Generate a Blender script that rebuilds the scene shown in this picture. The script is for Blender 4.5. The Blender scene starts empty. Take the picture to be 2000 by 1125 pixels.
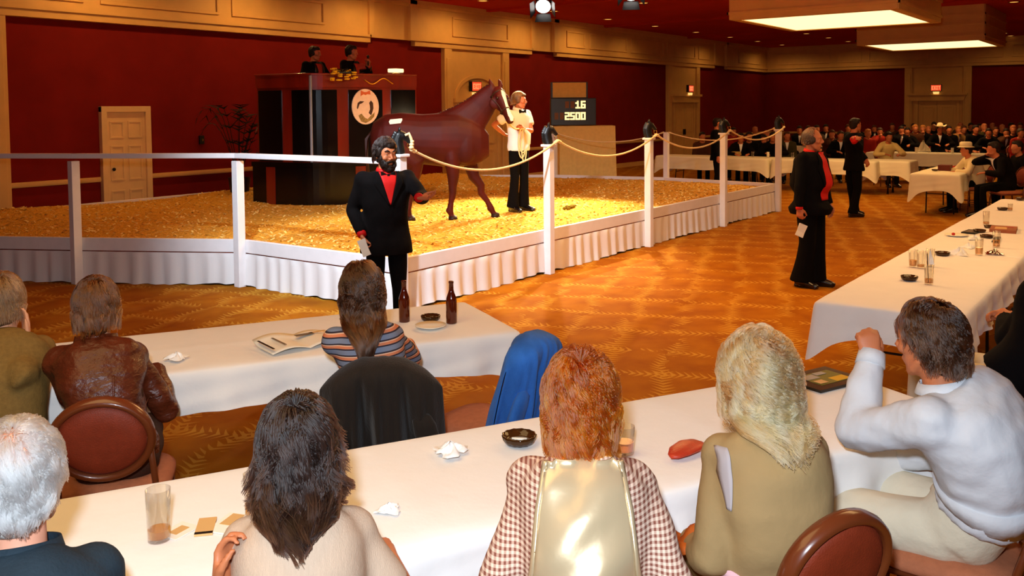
import bpy, bmesh, math, random
import numpy as np
from mathutils import Vector, Matrix, Euler
from mathutils.bvhtree import BVHTree
random.seed(7); np.random.seed(7)
C = bpy.context.scene.collection
SC = bpy.context.scene
PI = math.pi

# ---------------------------------------------------------------- camera, world, lights, exposure
FPX, CY, CAMZ = 1747.68, 300.0, 1.95
cam = bpy.data.cameras.new('camera'); camo = bpy.data.objects.new('camera', cam); C.objects.link(camo)
cam.sensor_width = 36; cam.lens = FPX/2000*36; cam.shift_y = -(562.5-CY)/2000
cam.clip_start = .05; cam.clip_end = 200
_p, _r, _y = 0.050237945, -0.008376657, 0.638051718
_fw = Vector((math.cos(_y)*math.cos(_p), math.sin(_y)*math.cos(_p), -math.sin(_p)))
_rt0 = Vector((math.sin(_y), -math.cos(_y), 0)); _up0 = _rt0.cross(_fw)
RT = math.cos(_r)*_rt0+math.sin(_r)*_up0; UP = -math.sin(_r)*_rt0+math.cos(_r)*_up0; FW = _fw
_m = Matrix((RT, UP, -FW)).transposed().to_4x4(); _m.translation = (0, 0, CAMZ)
camo.matrix_world = _m
SC.camera = camo
SC.view_settings.view_transform = 'Standard'; SC.view_settings.look = 'None'
SC.view_settings.exposure = 0.0; SC.view_settings.gamma = 1.0; SC.view_settings.use_curve_mapping = False
world = bpy.data.worlds.new('world'); SC.world = world; world.use_nodes = True
world.node_tree.nodes['Background'].inputs[0].default_value = (1.0, .42, .14, 1)
world.node_tree.nodes['Background'].inputs[1].default_value = .03

def light(name, kind, loc, energy, color, target=None, **kw):
    l = bpy.data.lights.new(name, kind); l.energy = energy; l.color = color
    for k, v in kw.items(): setattr(l, k, v)
    o = bpy.data.objects.new(name, l); C.objects.link(o); o.location = loc
    if target is not None:
        o.rotation_euler = (Vector(target)-Vector(loc)).to_track_quat('-Z', 'Y').to_euler()
    return o
WARM = (1.0, .50, .16)
# the photographer's flash, held just above the lens
light('camera_flash', 'SPOT', (-.08, .06, CAMZ+.26), 490, (.76, .88, 1.0), (4.2, 2.9, .55), spot_size=2.0, spot_blend=.9, shadow_soft_size=.06)
# cool stage lamps rigged on the ceiling over the front of the ring
light('stage_lamp_front_a', 'SPOT', (2.6, 4.6, 4.35), 2200, (.78, .89, 1.0), (8.2, 7.4, .3), spot_size=.95, spot_blend=.8, shadow_soft_size=.12)
light('stage_lamp_front_b', 'SPOT', (8.2, .6, 4.35), 2200, (.78, .89, 1.0), (10.8, 6.6, .3), spot_size=.95, spot_blend=.8, shadow_soft_size=.12)
light('stage_lamp_over_a', 'SPOT', (13.9, 9.6, 3.95), 2300, (1.0, .84, .52), (9.8, 7.7, .4), spot_size=.9, spot_blend=.7, shadow_soft_size=.1)
light('stage_lamp_over_b', 'SPOT', (14.1, 8.0, 3.95), 2300, (1.0, .84, .52), (10.4, 7.4, .4), spot_size=.9, spot_blend=.7, shadow_soft_size=.1)

light('casing_fill_spot', 'SPOT', (8.0, 6.6, 4.2), 1500, (1.0, .82, .58), (19.5, 5.4, 4.12), spot_size=.42, spot_blend=.7, shadow_soft_size=.1)  # added unseen spot that brightens the cream sides of the box lights
# ---------------------------------------------------------------- helpers
def P(px, py, z):
    d = FW*FPX + RT*(px-1000) - UP*(py-CY)
    return Vector((0, 0, CAMZ)) + d*((z-CAMZ)/d.z)

def lin(c):
    return tuple((x/12.92 if x <= .04045 else ((x+.055)/1.055)**2.4) for x in c)
def rgb(r, g, b): return lin((r/255, g/255, b/255))

def mat(name, col, rough=.6, spec=.3, metal=0, var=0, vscale=8, bump=0, bscale=60, emit=None, estr=0, coat=0, sheen=0, trans=0, ior=1.45, stretch=None, bdist=.01):
    m = bpy.data.materials.new(name); m.use_nodes = True
    nt = m.node_tree; b = nt.nodes['Principled BSDF']
    b.inputs['Base Color'].default_value = (*col[:3], 1); b.inputs['Roughness'].default_value = rough
    b.inputs['Specular IOR Level'].default_value = spec; b.inputs['Metallic'].default_value = metal
    b.inputs['IOR'].default_value = ior
    if coat: b.inputs['Coat Weight'].default_value = coat; b.inputs['Coat Roughness'].default_value = .08
    if sheen: b.inputs['Sheen Weight'].default_value = sheen
    if trans: b.inputs['Transmission Weight'].default_value = trans
    if emit: b.inputs['Emission Color'].default_value = (*emit[:3], 1); b.inputs['Emission Strength'].default_value = estr
    if var or bump:
        tc = nt.nodes.new('ShaderNodeTexCoord'); mp = nt.nodes.new('ShaderNodeMapping')
        nt.links.new(tc.outputs['Object'], mp.inputs[0])
        if stretch: mp.inputs['Scale'].default_value = stretch
    if var:
        n = nt.nodes.new('ShaderNodeTexNoise'); n.inputs['Scale'].default_value = vscale; n.inputs['Detail'].default_value = 4
        nt.links.new(mp.outputs[0], n.inputs['Vector'])
        r = nt.nodes.new('ShaderNodeValToRGB')
        r.color_ramp.elements[0].position = .3; r.color_ramp.elements[1].position = .7
        r.color_ramp.elements[0].color = (*[max(0, c*(1-var)) for c in col[:3]], 1)
        r.color_ramp.elements[1].color = (*[min(1, c*(1+var)) for c in col[:3]], 1)
        nt.links.new(n.outputs[0], r.inputs[0]); nt.links.new(r.outputs[0], b.inputs['Base Color'])
    if bump:
        n2 = nt.nodes.new('ShaderNodeTexNoise'); n2.inputs['Scale'].default_value = bscale; n2.inputs['Detail'].default_value = 5
        nt.links.new(mp.outputs[0], n2.inputs['Vector'])
        bp = nt.nodes.new('ShaderNodeBump'); bp.inputs['Strength'].default_value = bump; bp.inputs['Distance'].default_value = bdist
        nt.links.new(n2.outputs[0], bp.inputs['Height']); nt.links.new(bp.outputs[0], b.inputs['Normal'])
    return m

class MB:
    """collects boxes, tubes, lathes, ellipsoids as one mesh"""
    def __init__(s): s.v = []; s.f = []
    def add(s, v, f):
        o = len(s.v); s.v += [tuple(p) for p in v]; s.f += [tuple(i+o for i in q) for q in f]; return s
    def box(s, c, size, rot=None, rz=0):
        hx, hy, hz = [d/2 for d in size]
        v = [Vector((x*hx, y*hy, z*hz)) for x in (-1, 1) for y in (-1, 1) for z in (-1, 1)]
        M = rot if rot is not None else Matrix.Rotation(rz, 3, 'Z')
        v = [M @ p + Vector(c) for p in v]
        return s.add(v, [(0, 1, 3, 2), (4, 6, 7, 5), (0, 4, 5, 1), (2, 3, 7, 6), (0, 2, 6, 4), (1, 5, 7, 3)])
    def tube(s, pts, rad, n=10, side=None, caps=True):
        """rad: scalar or list of r or (r_side, r_depth); side: reference lateral axis"""
        pts = [Vector(p) for p in pts]; N = len(pts)
        if not isinstance(rad, (list, tuple)): rad = [rad]*N
        rr = [(r, r) if not isinstance(r, (list, tuple)) else r for r in rad]
        V = []; prev = Vector(side) if side is not None else None
        for i, p in enumerate(pts):
            t = (pts[min(i+1, N-1)]-pts[max(i-1, 0)])
            t = t.normalized() if t.length > 1e-9 else Vector((0, 0, 1))
            ref = Vector(side) if side is not None else (prev if prev is not None else (Vector((0, 0, 1)) if abs(t.z) < .9 else Vector((1, 0, 0))))
            a = ref - t*ref.dot(t)
            if a.length < 1e-6: a = t.orthogonal()
            a.normalize(); b = t.cross(a); prev = a
            for k in range(n):
                th = 2*PI*k/n
                V.append(p + a*(rr[i][0]*math.cos(th)) + b*(rr[i][1]*math.sin(th)))
        F = [(i*n+k, i*n+(k+1) % n, (i+1)*n+(k+1) % n, (i+1)*n+k) for i in range(N-1) for k in range(n)]
        if caps:
            F += [tuple(range(n-1, -1, -1)), tuple((N-1)*n+k for k in range(n))]
        return s.add(V, F)
    def ell(s, c, r, rot=None, nu=14, nv=10):
        c = Vector(c); M = rot if rot is not None else Matrix.Identity(3); V = []; F = []
        V.append(c + M @ Vector((0, 0, r[2])))
        for j in range(1, nv):
            ph = PI*j/nv
            for k in range(nu):
                th = 2*PI*k/nu
                V.append(c + M @ Vector((r[0]*math.sin(ph)*math.cos(th), r[1]*math.sin(ph)*math.sin(th), r[2]*math.cos(ph))))
        V.append(c + M @ Vector((0, 0, -r[2])))
        F += [(0, 1+k, 1+(k+1) % nu) for k in range(nu)]
        for j in range(nv-2):
            F += [(1+j*nu+k, 1+(j+1)*nu+k, 1+(j+1)*nu+(k+1) % nu, 1+j*nu+(k+1) % nu) for k in range(nu)]
        L = len(V)-1; b = 1+(nv-2)*nu
        F += [(L, b+(k+1) % nu, b+k) for k in range(nu)]
        return s.add(V, F)
    def lathe(s, prof, n=20, c=(0, 0, 0)):
        c = Vector(c); V = []; F = []
        for (r, z) in prof:
            for k in range(n):
                th = 2*PI*k/n; V.append(c+Vector((r*math.cos(th), r*math.sin(th), z)))
        for i in range(len(prof)-1):
            F += [(i*n+k, i*n+(k+1) % n, (i+1)*n+(k+1) % n, (i+1)*n+k) for k in range(n)]
        return s.add(V, F)
    def prism(s, poly, h0, h1, axes=None, o=(0, 0, 0)):
        """polygon in (u,v), extruded along w from h0 to h1; axes=(U,V,W)"""
        U, V_, W = [Vector(a) for a in (axes or ((1, 0, 0), (0, 1, 0), (0, 0, 1)))]; o = Vector(o); n = len(poly)
        v = [o+U*p[0]+V_*p[1]+W*h for h in (h0, h1) for p in poly]
        return s.add(v, [tuple(range(n-1, -1, -1)), tuple(range(n, 2*n))]+[(k, (k+1) % n, n+(k+1) % n, n+k) for k in range(n)])
    def grid(s, V, nu, nv, closed=False):
        F = [(i*nv+j, (i+1)*nv+j, (i+1)*nv+j+1, i*nv+j+1) for i in range(nu-1) for j in range(nv-1)]
        if closed: F += [((nu-1)*nv+j, j, j+1, (nu-1)*nv+j+1) for j in range(nv-1)]
        return s.add(V, F)
    def mesh(s, name='m'):
        me = bpy.data.meshes.new(name); me.from_pydata([tuple(p) for p in s.v], [], s.f); me.update(); return me
    def build(s, name, m, parent=None, smooth=False, bevel=0, fix=True, solid=0, sub=0):
        me = s.mesh(name)
        if fix:
            bm = bmesh.new(); bm.from_mesh(me); bmesh.ops.recalc_face_normals(bm, faces=bm.faces); bm.to_mesh(me); bm.free()
        o = bpy.data.objects.new(name, me); C.objects.link(o)
        for k in (m if isinstance(m, (list, tuple)) else [m]): me.materials.append(k)
        if smooth: me.polygons.foreach_set('use_smooth', [True]*len(me.polygons))
        if parent: o.parent = parent
        if bevel:
            b = o.modifiers.new('bevel', 'BEVEL'); b.width = bevel; b.segments = 2; b.limit_method = 'ANGLE'
        if solid:
            b = o.modifiers.new('solid', 'SOLIDIFY'); b.thickness = solid; b.offset = 0
        if sub:
            b = o.modifiers.new('sub', 'SUBSURF'); b.levels = b.render_levels = sub
        return o
    def blob(s, voxel=.012, smooth=4, factor=.5):
        """union of all pieces as one continuous skin (numpy verts, faces mesh)"""
        me = s.mesh('tmp')
        bm = bmesh.new(); bm.from_mesh(me); bmesh.ops.recalc_face_normals(bm, faces=bm.faces); bm.to_mesh(me); bm.free()
        o = bpy.data.objects.new('tmp', me); C.objects.link(o)
        r = o.modifiers.new('r', 'REMESH'); r.mode = 'VOXEL'; r.voxel_size = voxel
        if smooth:
            q = o.modifiers.new('s', 'SMOOTH'); q.factor = factor; q.iterations = smooth
        dg = bpy.context.evaluated_depsgraph_get(); dg.update()
        out = bpy.data.meshes.new_from_object(o.evaluated_get(dg))
        bpy.data.objects.remove(o); bpy.data.meshes.remove(me)
        out.polygons.foreach_set('use_smooth', [True]*len(out.polygons))
        return out

def link(me, name, m, parent=None):
    o = bpy.data.objects.new(name, me); C.objects.link(o); me.name = name
    me.materials.clear()
    for k in (m if isinstance(m, (list, tuple)) else [m]): me.materials.append(k)
    if parent: o.parent = parent
    return o
def tag(o, label=None, cat=None, group=None, kind=None):
    if label: o['label'] = label
    if cat: o['category'] = cat
    if group: o['group'] = group
    if kind: o['kind'] = kind
    return o
def thing(name, label, cat, loc=(0, 0, 0), rz=0, group=None):
    o = bpy.data.objects.new(name, None); C.objects.link(o); o.empty_display_size = .1
    o.location = loc; o.rotation_euler = (0, 0, rz)
    return tag(o, label, cat, group)
def struct(o): o['kind'] = 'structure'; return o
def copy_tree(o, parent=None):
    c = o.copy(); C.objects.link(c); c.parent = parent
    for ch in list(o.children): copy_tree(ch, c)
    return c
# ---------------------------------------------------------------- materials
def carpet_mat():
    m = bpy.data.materials.new('carpet'); m.use_nodes = True; nt = m.node_tree; N = nt.nodes.new; L = nt.links.new
    b = nt.nodes['Principled BSDF']; b.inputs['Roughness'].default_value = .95; b.inputs['Specular IOR Level'].default_value = .08
    tc = N('ShaderNodeTexCoord'); mp = N('ShaderNodeMapping'); mp.inputs['Rotation'].default_value = (0, 0, math.radians(-21)); L(tc.outputs['Object'], mp.inputs[0])
    def math_(op, a, c=None):
        n = N('ShaderNodeMath'); n.operation = op
        for i, v in enumerate((a, c)):
            if v is None: continue
            if isinstance(v, (int, float)): n.inputs[i].default_value = v
            else: L(v, n.inputs[i])
        return n.outputs[0]
    # leaf sprays: slanting leaflets on both sides of stems, two families of stems crossing
    sx = N('ShaderNodeSeparateXYZ'); L(mp.outputs[0], sx.inputs[0])
    wob = N('ShaderNodeTexNoise'); wob.inputs['Scale'].default_value = 1.7; L(mp.outputs[0], wob.inputs['Vector'])
    w = math_('MULTIPLY', math_('SUBTRACT', wob.outputs[0], .5), .32)
    brk = N('ShaderNodeTexNoise'); brk.inputs['Scale'].default_value = 3.4; L(tc.outputs['Object'], brk.inputs['Vector'])
    def fern(a, b, T, wd, p):
        t = math_('ABSOLUTE', math_('SUBTRACT', math_('MULTIPLY', math_('FRACT', math_('DIVIDE', math_('ADD', b, w), T)), T), T/2))
        q = math_('FRACT', math_('DIVIDE', math_('SUBTRACT', a, math_('MULTIPLY', t, .9)), p))
        wid = math_('MULTIPLY', math_('SUBTRACT', 1.0, math_('DIVIDE', t, wd)), .62)
        return math_('LESS_THAN', q, wid)
    msk = math_('MULTIPLY', math_('MAXIMUM', fern(sx.outputs[0], sx.outputs[1], .46, .10, .062), fern(sx.outputs[1], sx.outputs[0], .62, .09, .058)), math_('GREATER_THAN', brk.outputs[0], .43))
    # soft darker ground of the diamonds
    n1 = N('ShaderNodeTexNoise'); n1.inputs['Scale'].default_value = 3.2; n1.inputs['Detail'].default_value = 5; L(tc.outputs['Object'], n1.inputs['Vector'])
    g = N('ShaderNodeValToRGB'); g.color_ramp.elements[0].position = .34; g.color_ramp.elements[1].position = .66
    g.color_ramp.elements[0].color = (*rgb(146, 82, 8), 1); g.color_ramp.elements[1].color = (*rgb(166, 102, 13), 1); L(n1.outputs[0], g.inputs[0])
    mx = N('ShaderNodeMix'); mx.data_type = 'RGBA'; mx.inputs['B'].default_value = (*rgb(232, 186, 72), 1)
    L(g.outputs[0], mx.inputs['A']); L(math_('MULTIPLY', msk, .34), mx.inputs['Factor'])
    L(mx.outputs['Result'], b.inputs['Base Color'])
    n2 = N('ShaderNodeTexNoise'); n2.inputs['Scale'].default_value = 260; L(tc.outputs['Object'], n2.inputs['Vector'])
    bp = N('ShaderNodeBump'); bp.inputs['Strength'].default_value = .5; bp.inputs['Distance'].default_value = .004
    L(n2.outputs[0], bp.inputs['Height']); L(bp.outputs[0], b.inputs['Normal'])
    return m
M = {}
M['carpet'] = carpet_mat()
M['red_wall'] = mat('red wall cloth', rgb(122, 26, 20), .9, .1, var=.12, vscale=2, bump=.2, bscale=180)
M['cream'] = mat('cream painted wood', rgb(222, 176, 104), .5, .3, var=.06, vscale=3)
M['cream_door'] = mat('cream door paint', rgb(236, 200, 140), .3, .5, var=.05, vscale=5)
M['ceil'] = mat('dark red ceiling', rgb(190, 50, 24), .9, .1, var=.12, vscale=.6)
M['white'] = mat('white paint', rgb(232, 230, 232), .45, .4, var=.03, vscale=10)
M['skirt'] = mat('white pleated cloth', rgb(226, 224, 224), .85, .15, bump=.15, bscale=150, sheen=.2)
M['cloth'] = mat('white linen', rgb(240, 236, 232), .8, .2, var=.02, vscale=6, bump=.25, bscale=14, bdist=.012, sheen=.2)
M['cloth_far'] = mat('off white linen', rgb(238, 228, 196), .8, .2, var=.03, vscale=3, bump=.2, bscale=9)
M['shave'] = mat('wood shavings', rgb(244, 174, 66), .9, .1, var=.3, vscale=26, bump=1.0, bscale=55, bdist=.03)
M['chip'] = mat('wood shaving chips', rgb(250, 206, 120), .85, .15, var=.25, vscale=90)
M['wood_red'] = mat('mahogany stained wood', rgb(120, 30, 14), .22, .5, var=.3, vscale=3, stretch=(1, 1, .15), coat=.5)
M['black_gloss'] = mat('black gloss laminate', rgb(10, 7, 7), .16, .4)
M['glint'] = mat('pale corner highlight', rgb(150, 150, 158), .38, .6, metal=.5)
M['chrome'] = mat('chrome', (.75, .75, .78), .18, .5, metal=1)
M['brass'] = mat('brass', rgb(200, 150, 60), .25, .5, metal=1)
M['black'] = mat('black iron', rgb(16, 13, 12), .35, .5)
M['rope'] = mat('cream rope', rgb(238, 214, 160), .8, .2, bump=.6, bscale=120)
def thin_glass(name, tint, mix):
    m = bpy.data.materials.new(name); m.use_nodes = True; nt = m.node_tree; b = nt.nodes['Principled BSDF']
    b.inputs['Base Color'].default_value = (*tint, 1); b.inputs['Roughness'].default_value = .06; b.inputs['Specular IOR Level'].default_value = .7
    tr = nt.nodes.new('ShaderNodeBsdfTransparent'); tr.inputs[0].default_value = (*[.6+.4*c for c in tint], 1); mx = nt.nodes.new('ShaderNodeMixShader'); lw = nt.nodes.new('ShaderNodeLayerWeight'); lw.inputs[0].default_value = mix
    b = nt.nodes.new('ShaderNodeBsdfGlossy') if mix < .5 else b; b.inputs['Roughness'].default_value = .06
    nt.links.new(lw.outputs['Facing'], mx.inputs[0]); nt.links.new(tr.outputs[0], mx.inputs[1]); nt.links.new(b.outputs[0], mx.inputs[2]); nt.links.new(mx.outputs[0], nt.nodes['Material Output'].inputs[0]); return m
M['glass'] = thin_glass('clear glass', (.9, .88, .84), .14)
M['amber_glass'] = mat('amber bottle glass', rgb(90, 28, 8), .08, .6, trans=.35, coat=.3)
M['ash_glass'] = mat('smoky amber ashtray glass', rgb(84, 50, 20), .1, .6, trans=.55)
M['drink'] = thin_glass('watery whisky', rgb(222, 150, 40), .75)
M['pinkdrink'] = thin_glass('pink drink', rgb(240, 160, 140), .75)
M['paper'] = mat('white paper', rgb(240, 232, 216), .8, .2)
M['print'] = mat('grey print', rgb(120, 104, 88), .8, .2)
M['napkin'] = mat('paper napkin', rgb(245, 244, 244), .9, .1)
M['chair_vinyl'] = mat('rust brown vinyl', rgb(128, 46, 22), .55, .35, var=.08, vscale=30, bump=.25, bscale=220)
M['chair_seat'] = mat('dusty brown seat fabric', rgb(172, 104, 72), .8, .2, var=.08, vscale=40, bump=.2, bscale=300)
M['chair_frame'] = mat('brown enamelled frame', rgb(104, 48, 22), .28, .5, coat=.4)
M['lamp_panel'] = mat('lit lamp diffuser', rgb(255, 240, 190), .5, .2, emit=(1.0, .80, .38), estr=1.6)
M['downlight'] = mat('lit downlight', rgb(255, 200, 90), .5, .2, emit=(1.0, .50, .10), estr=1.3)
M['spot_glow'] = mat('lit stage lamp lens', (1, 1, 1), .4, .2, emit=(1, .95, .9), estr=5)
M['exit_red'] = mat('lit exit sign', rgb(230, 50, 20), .5, .2, emit=(1, .10, .03), estr=.75)
M['exit_pale'] = mat('pale lit letters', rgb(255, 150, 90), .5, .2, emit=(1, .36, .14), estr=.9)
M['sconce'] = mat('lit sconce glass', rgb(255, 200, 90), .5, .2, emit=(1, .55, .15), estr=1.2)
M['digit_on'] = mat('lit score digit', (1, .9, .6), .5, .2, emit=(1, .74, .28), estr=1.6)
M['digit_off'] = mat('unlit score window', rgb(120, 76, 34), .5, .3)
M['drape'] = mat('gold beige drape', rgb(222, 184, 108), .85, .15, bump=.25, bscale=90, var=.06, vscale=14)

# ---------------------------------------------------------------- the room
XE, YB, ZC, ZP = 38.3, 14.5, 4.5, 3.5
def plane(name, a, b, c, d, m):
    return struct(MB().add([a, b, c, d], [(0, 1, 2, 3)]).build(name, m, fix=False))
plane('floor', (-8, -16, 0), (XE, -16, 0), (XE, YB+.02, 0), (-8, YB+.02, 0), M['carpet'])
plane('ceiling', (-8, YB+.02, ZC), (XE, YB+.02, ZC), (XE, -16, ZC), (-8, -16, ZC), M['ceil'])
# shallow ceiling battens
for i, x in enumerate((18.3, 24.2, 30.1)):
    struct(MB().box((x, 5, ZC-.03), (.16, 30, .06)).build('trim_%d' % (i+1), M['ceil']))
wall_back = plane('wall_back', (-8, YB, 0), (XE, YB, 0), (XE, YB, ZC), (-8, YB, ZC), M['red_wall'])
wall_end = plane('wall_end', (XE, YB, 0), (XE, -16, 0), (XE, -16, ZC), (XE, YB, ZC), M['red_wall'])
plane('wall_left', (-8, -16, 0), (-8, YB, 0), (-8, YB, ZC), (-8, -16, ZC), M['red_wall'])
plane('wall_right', (XE, -16, 0), (-8, -16, 0), (-8, -16, ZC), (XE, -16, ZC), M['red_wall'])

def wall_dress(wall, A, B, inward, cols, gaps, rail_skip, tot):
    """frieze with raised panels, columns and chair rail on a wall; s runs from A along dir"""
    A = Vector(A); d = Vector(B)-A; L = d.length; d.normalize(); n = Vector(inward)
    ax = (d, Vector((0, 0, 1)), n)
    def slab(mb, s0, s1, z0, z1, t0, t1): mb.prism([(s0, z0), (s1, z0), (s1, z1), (s0, z1)], t0, t1, ax, A)
    f = MB(); slab(f, 0, L, ZP+.06, ZC, 0, .10); f.build('frieze', M['cream'], wall)
    # lower moulding, missing at the gaps where the wall cloth runs up
    segs = []; s = 0
    for g0, g1 in gaps+[(L, L)]:
        if g0 > s: segs.append((s, g0))
        s = g1
    for s0, s1 in segs:
        mb = MB(); slab(mb, s0, s1, ZP-.06, ZP+.06, 0, .13); slab(mb, s0, s1, ZP+.06, ZP+.11, .1, .17); mb.build('lower_moulding', M['cream'], wall)
    for g0, g1 in gaps:
        mb = MB()
        slab(mb, g0-.05, g0+.10, ZP+.05, ZC, .1, .17); slab(mb, g1-.22, g1+.03, ZP+.05, ZC, .1, .2); mb.build('frieze_pilaster', M['cream'], wall, bevel=.01)
    mb = MB(); slab(mb, 0, L, ZC-.10, ZC, .1, .2); slab(mb, 0, L, ZC-.16, ZC-.10, .1, .15); mb.build('crown_moulding', M['cream'], wall)
    # raised panel frames along the frieze
    s = .5; k = 0
    while s < L-1.2:
        w = (2.3, 1.0, 2.3, 2.3)[k % 4]; k += 1
        if not any(s < g1+.2 and s+w > g0-.2 for g0, g1 in gaps):
            mb = MB(); z0, z1, t = ZP+.24, ZC-.28, .05
            slab(mb, s, s+w, z0, z0+t, .1, .135); slab(mb, s, s+w, z1-t, z1, .1, .135)
            slab(mb, s, s+t, z0+t, z1-t, .1, .135); slab(mb, s+w-t, s+w, z0+t, z1-t, .1, .135)
            mb.build('frieze_panel', M['cream'], wall, bevel=.008)
        s += w+.28
    # broad cream columns
    for c0, c1 in cols:
        mb = MB(); slab(mb, c0, c1, 0, ZP-.06, 0, .06); mb.build('column_face', M['cream'], wall)
        for e in (c0, c1-.28):
            mb = MB(); slab(mb, e, e+.28, 0, ZP-.06, .06, .12); slab(mb, e+.06, e+.22, .3, ZP-.3, .12, .14); mb.build('column_pilaster', M['cream'], wall, bevel=.01)
    # chair rail and baseboard between columns and doors
    cuts = sorted(list(cols)+list(rail_skip)); s = 0; runs = []
    for c0, c1 in cuts+[(L, L)]:
        if c0 > s+.05: runs.append((s, c0))
        s = max(s, c1)
    for s0, s1 in runs:
        mb = MB(); slab(mb, s0, s1, .78, .86, 0, .04); slab(mb, s0, s1, .80, .84, .04, .055); mb.build('chair_rail', M['cream'], wall)
        mb = MB(); slab(mb, s0, s1, 0, .14, 0, .03); mb.build('baseboard', M['cream'], wall)
wall_dress(wall_back, (-8, YB, 0), (XE, YB, 0), (0, -1, 0),
           [(8+5.2, 8+6.45), (8+16.67, 8+19.31), (8+28.7, 8+31.3)], [(8+14.15, 8+15.6), (8+20.35, 8+21.6), (8+32.6, 8+33.8)], [(8+7.92, 8+8.84)], 1)
wall_dress(wall_end, (XE, YB, 0), (XE, -16, 0), (-1, 0, 0), [(YB-8.74, YB-6.33)], [], [], 2)

# panelled cream door in the back wall
def door(n, x0, x1, y, z1, label_knob):
    d = bpy.data.objects.new('door_%d' % n, None); C.objects.link(d); d.location = ((x0+x1)/2, y, 0); struct(d)
    w = x1-x0; h = z1
    mb = MB(); mb.box((-w/2+.05, -.05, h/2), (.10, .10, h)); mb.box((w/2-.05, -.05, h/2), (.10, .10, h)); mb.box((0, -.05, h-.05), (w, .102, .10)); mb.build('door_frame', M['cream_door'], d, bevel=.008)
    lw = w-.2; mb = MB(); mb.box((0, -.03, (h-.1)/2), (lw, .04, h-.1)); lf = mb.build('door_leaf', M['cream_door'], d)
    for (z0, zz) in ((.2, .62), (.78, 1.38), (1.5, h-.25)):
        for sx in (-1, 1):
            mb = MB(); cx = sx*lw*.235; ww = lw*.36; t = .03
            mb.box((cx, -.056, z0+t/2), (ww, .014, t)); mb.box((cx, -.056, zz-t/2), (ww, .014, t))
            mb.box((cx-ww/2+t/2, -.056, (z0+zz)/2), (t, .014, zz-z0-2*t)); mb.box((cx+ww/2-t/2, -.056, (z0+zz)/2), (t, .014, zz-z0-2*t))
            mb.build('door_panel', M['cream_door'], lf, bevel=.004)
    mb = MB(); mb.tube([(-lw/2+.09, -.05, .98), (-lw/2+.09, -.09, .98)], .012); mb.ell((-lw/2+.09, -.105, .98), (.03, .026, .03)); mb.build('door_knob', M['black'], lf, smooth=True)
    return d
door(1, 7.93, 8.83, YB, 2.045, '')

# arched double doors inside the columns of the back wall and the pedimented one at the far end
def niche_door(n, o, d, inward, w, arch, mcol):
    e = bpy.data.objects.new('door_%d' % n, None); C.objects.link(e); struct(e)
    o = Vector(o); ax = (Vector(d), Vector((0, 0, 1)), Vector(inward)); e.location = o
    mb = MB()
    for s in (-1, 1):
        mb.prism([(s*w/2-.05, 0), (s*w/2+.05, 0), (s*w/2+.05, 2.12), (s*w/2-.05, 2.12)], .06, .12, ax)
    mb.build('door_frame', mcol, e)
    for s in (-1, 1):
        x0, x1 = (-w/2+.06, -.01) if s < 0 else (.01, w/2-.06)
        mb = MB(); mb.prism([(x0, 0), (x1, 0), (x1, 2.1), (x0, 2.1)], .06, .085, ax); lf = mb.build('door_leaf', mcol, e)
        for z0, z1 in ((.2, .9), (1.05, 1.9)):
            mb = MB(); t = .04; a, b = x0+.12, x1-.12
            for q in ([(a, z0), (b, z0), (b, z0+t), (a, z0+t)], [(a, z1-t), (b, z1-t), (b, z1), (a, z1)], [(a, z0+t), (a+t, z0+t), (a+t, z1-t), (a, z1-t)], [(b-t, z0+t), (b, z0+t), (b, z1-t), (b-t, z1-t)]):
                mb.prism(q, .085, .10, ax)
            mb.build('door_panel', mcol, lf)
        mb = MB(); mb.prism([(s*.06-.03, .95), (s*.06+.03, .95), (s*.06+.03, 1.15), (s*.06-.03, 1.15)], .085, .12, ax); mb.build('push_plate', M['black'], lf)
    if arch:
        mb = MB(); R0, R1, cz = w/2-.02, w/2+.06, 2.22
        ang = [PI*i/20 for i in range(21)]
        for i in range(20):
            a, b = ang[i], ang[i+1]
            mb.prism([(R0*math.cos(a), cz+R0*math.sin(a)*.62), (R1*math.cos(a), cz+R1*math.sin(a)*.66), (R1*math.cos(b), cz+R1*math.sin(b)*.66), (R0*math.cos(b), cz+R0*math.sin(b)*.62)], .06, .10, ax)
        mb.prism([(-w/2-.1, 2.12), (w/2+.1, 2.12), (w/2+.1, 2.22), (-w/2-.1, 2.22)], .06, .14, ax)
        mb.build('arch_moulding', mcol, e)
    else:
        mb = MB(); mb.prism([(-w/2-.2, 2.12), (w/2+.2, 2.12), (w/2+.3, 2.34), (-w/2-.3, 2.34)], .06, .2, ax); mb.prism([(-w/2-.34, 2.34), (w/2+.34, 2.34), (w/2+.34, 2.42), (-w/2-.34, 2.42)], .06, .26, ax)
        mb.build('door_pediment', mcol, e)
    return e
niche_door(2, (17.99, YB, 0), (1, 0, 0), (0, -1, 0), 1.7, True, M['cream'])
niche_door(3, (30.0, YB, 0), (1, 0, 0), (0, -1, 0), 1.7, False, M['cream'])
niche_door(4, (XE, 7.53, 0), (0, -1, 0), (-1, 0, 0), 1.5, False, M['cream'])

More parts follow.
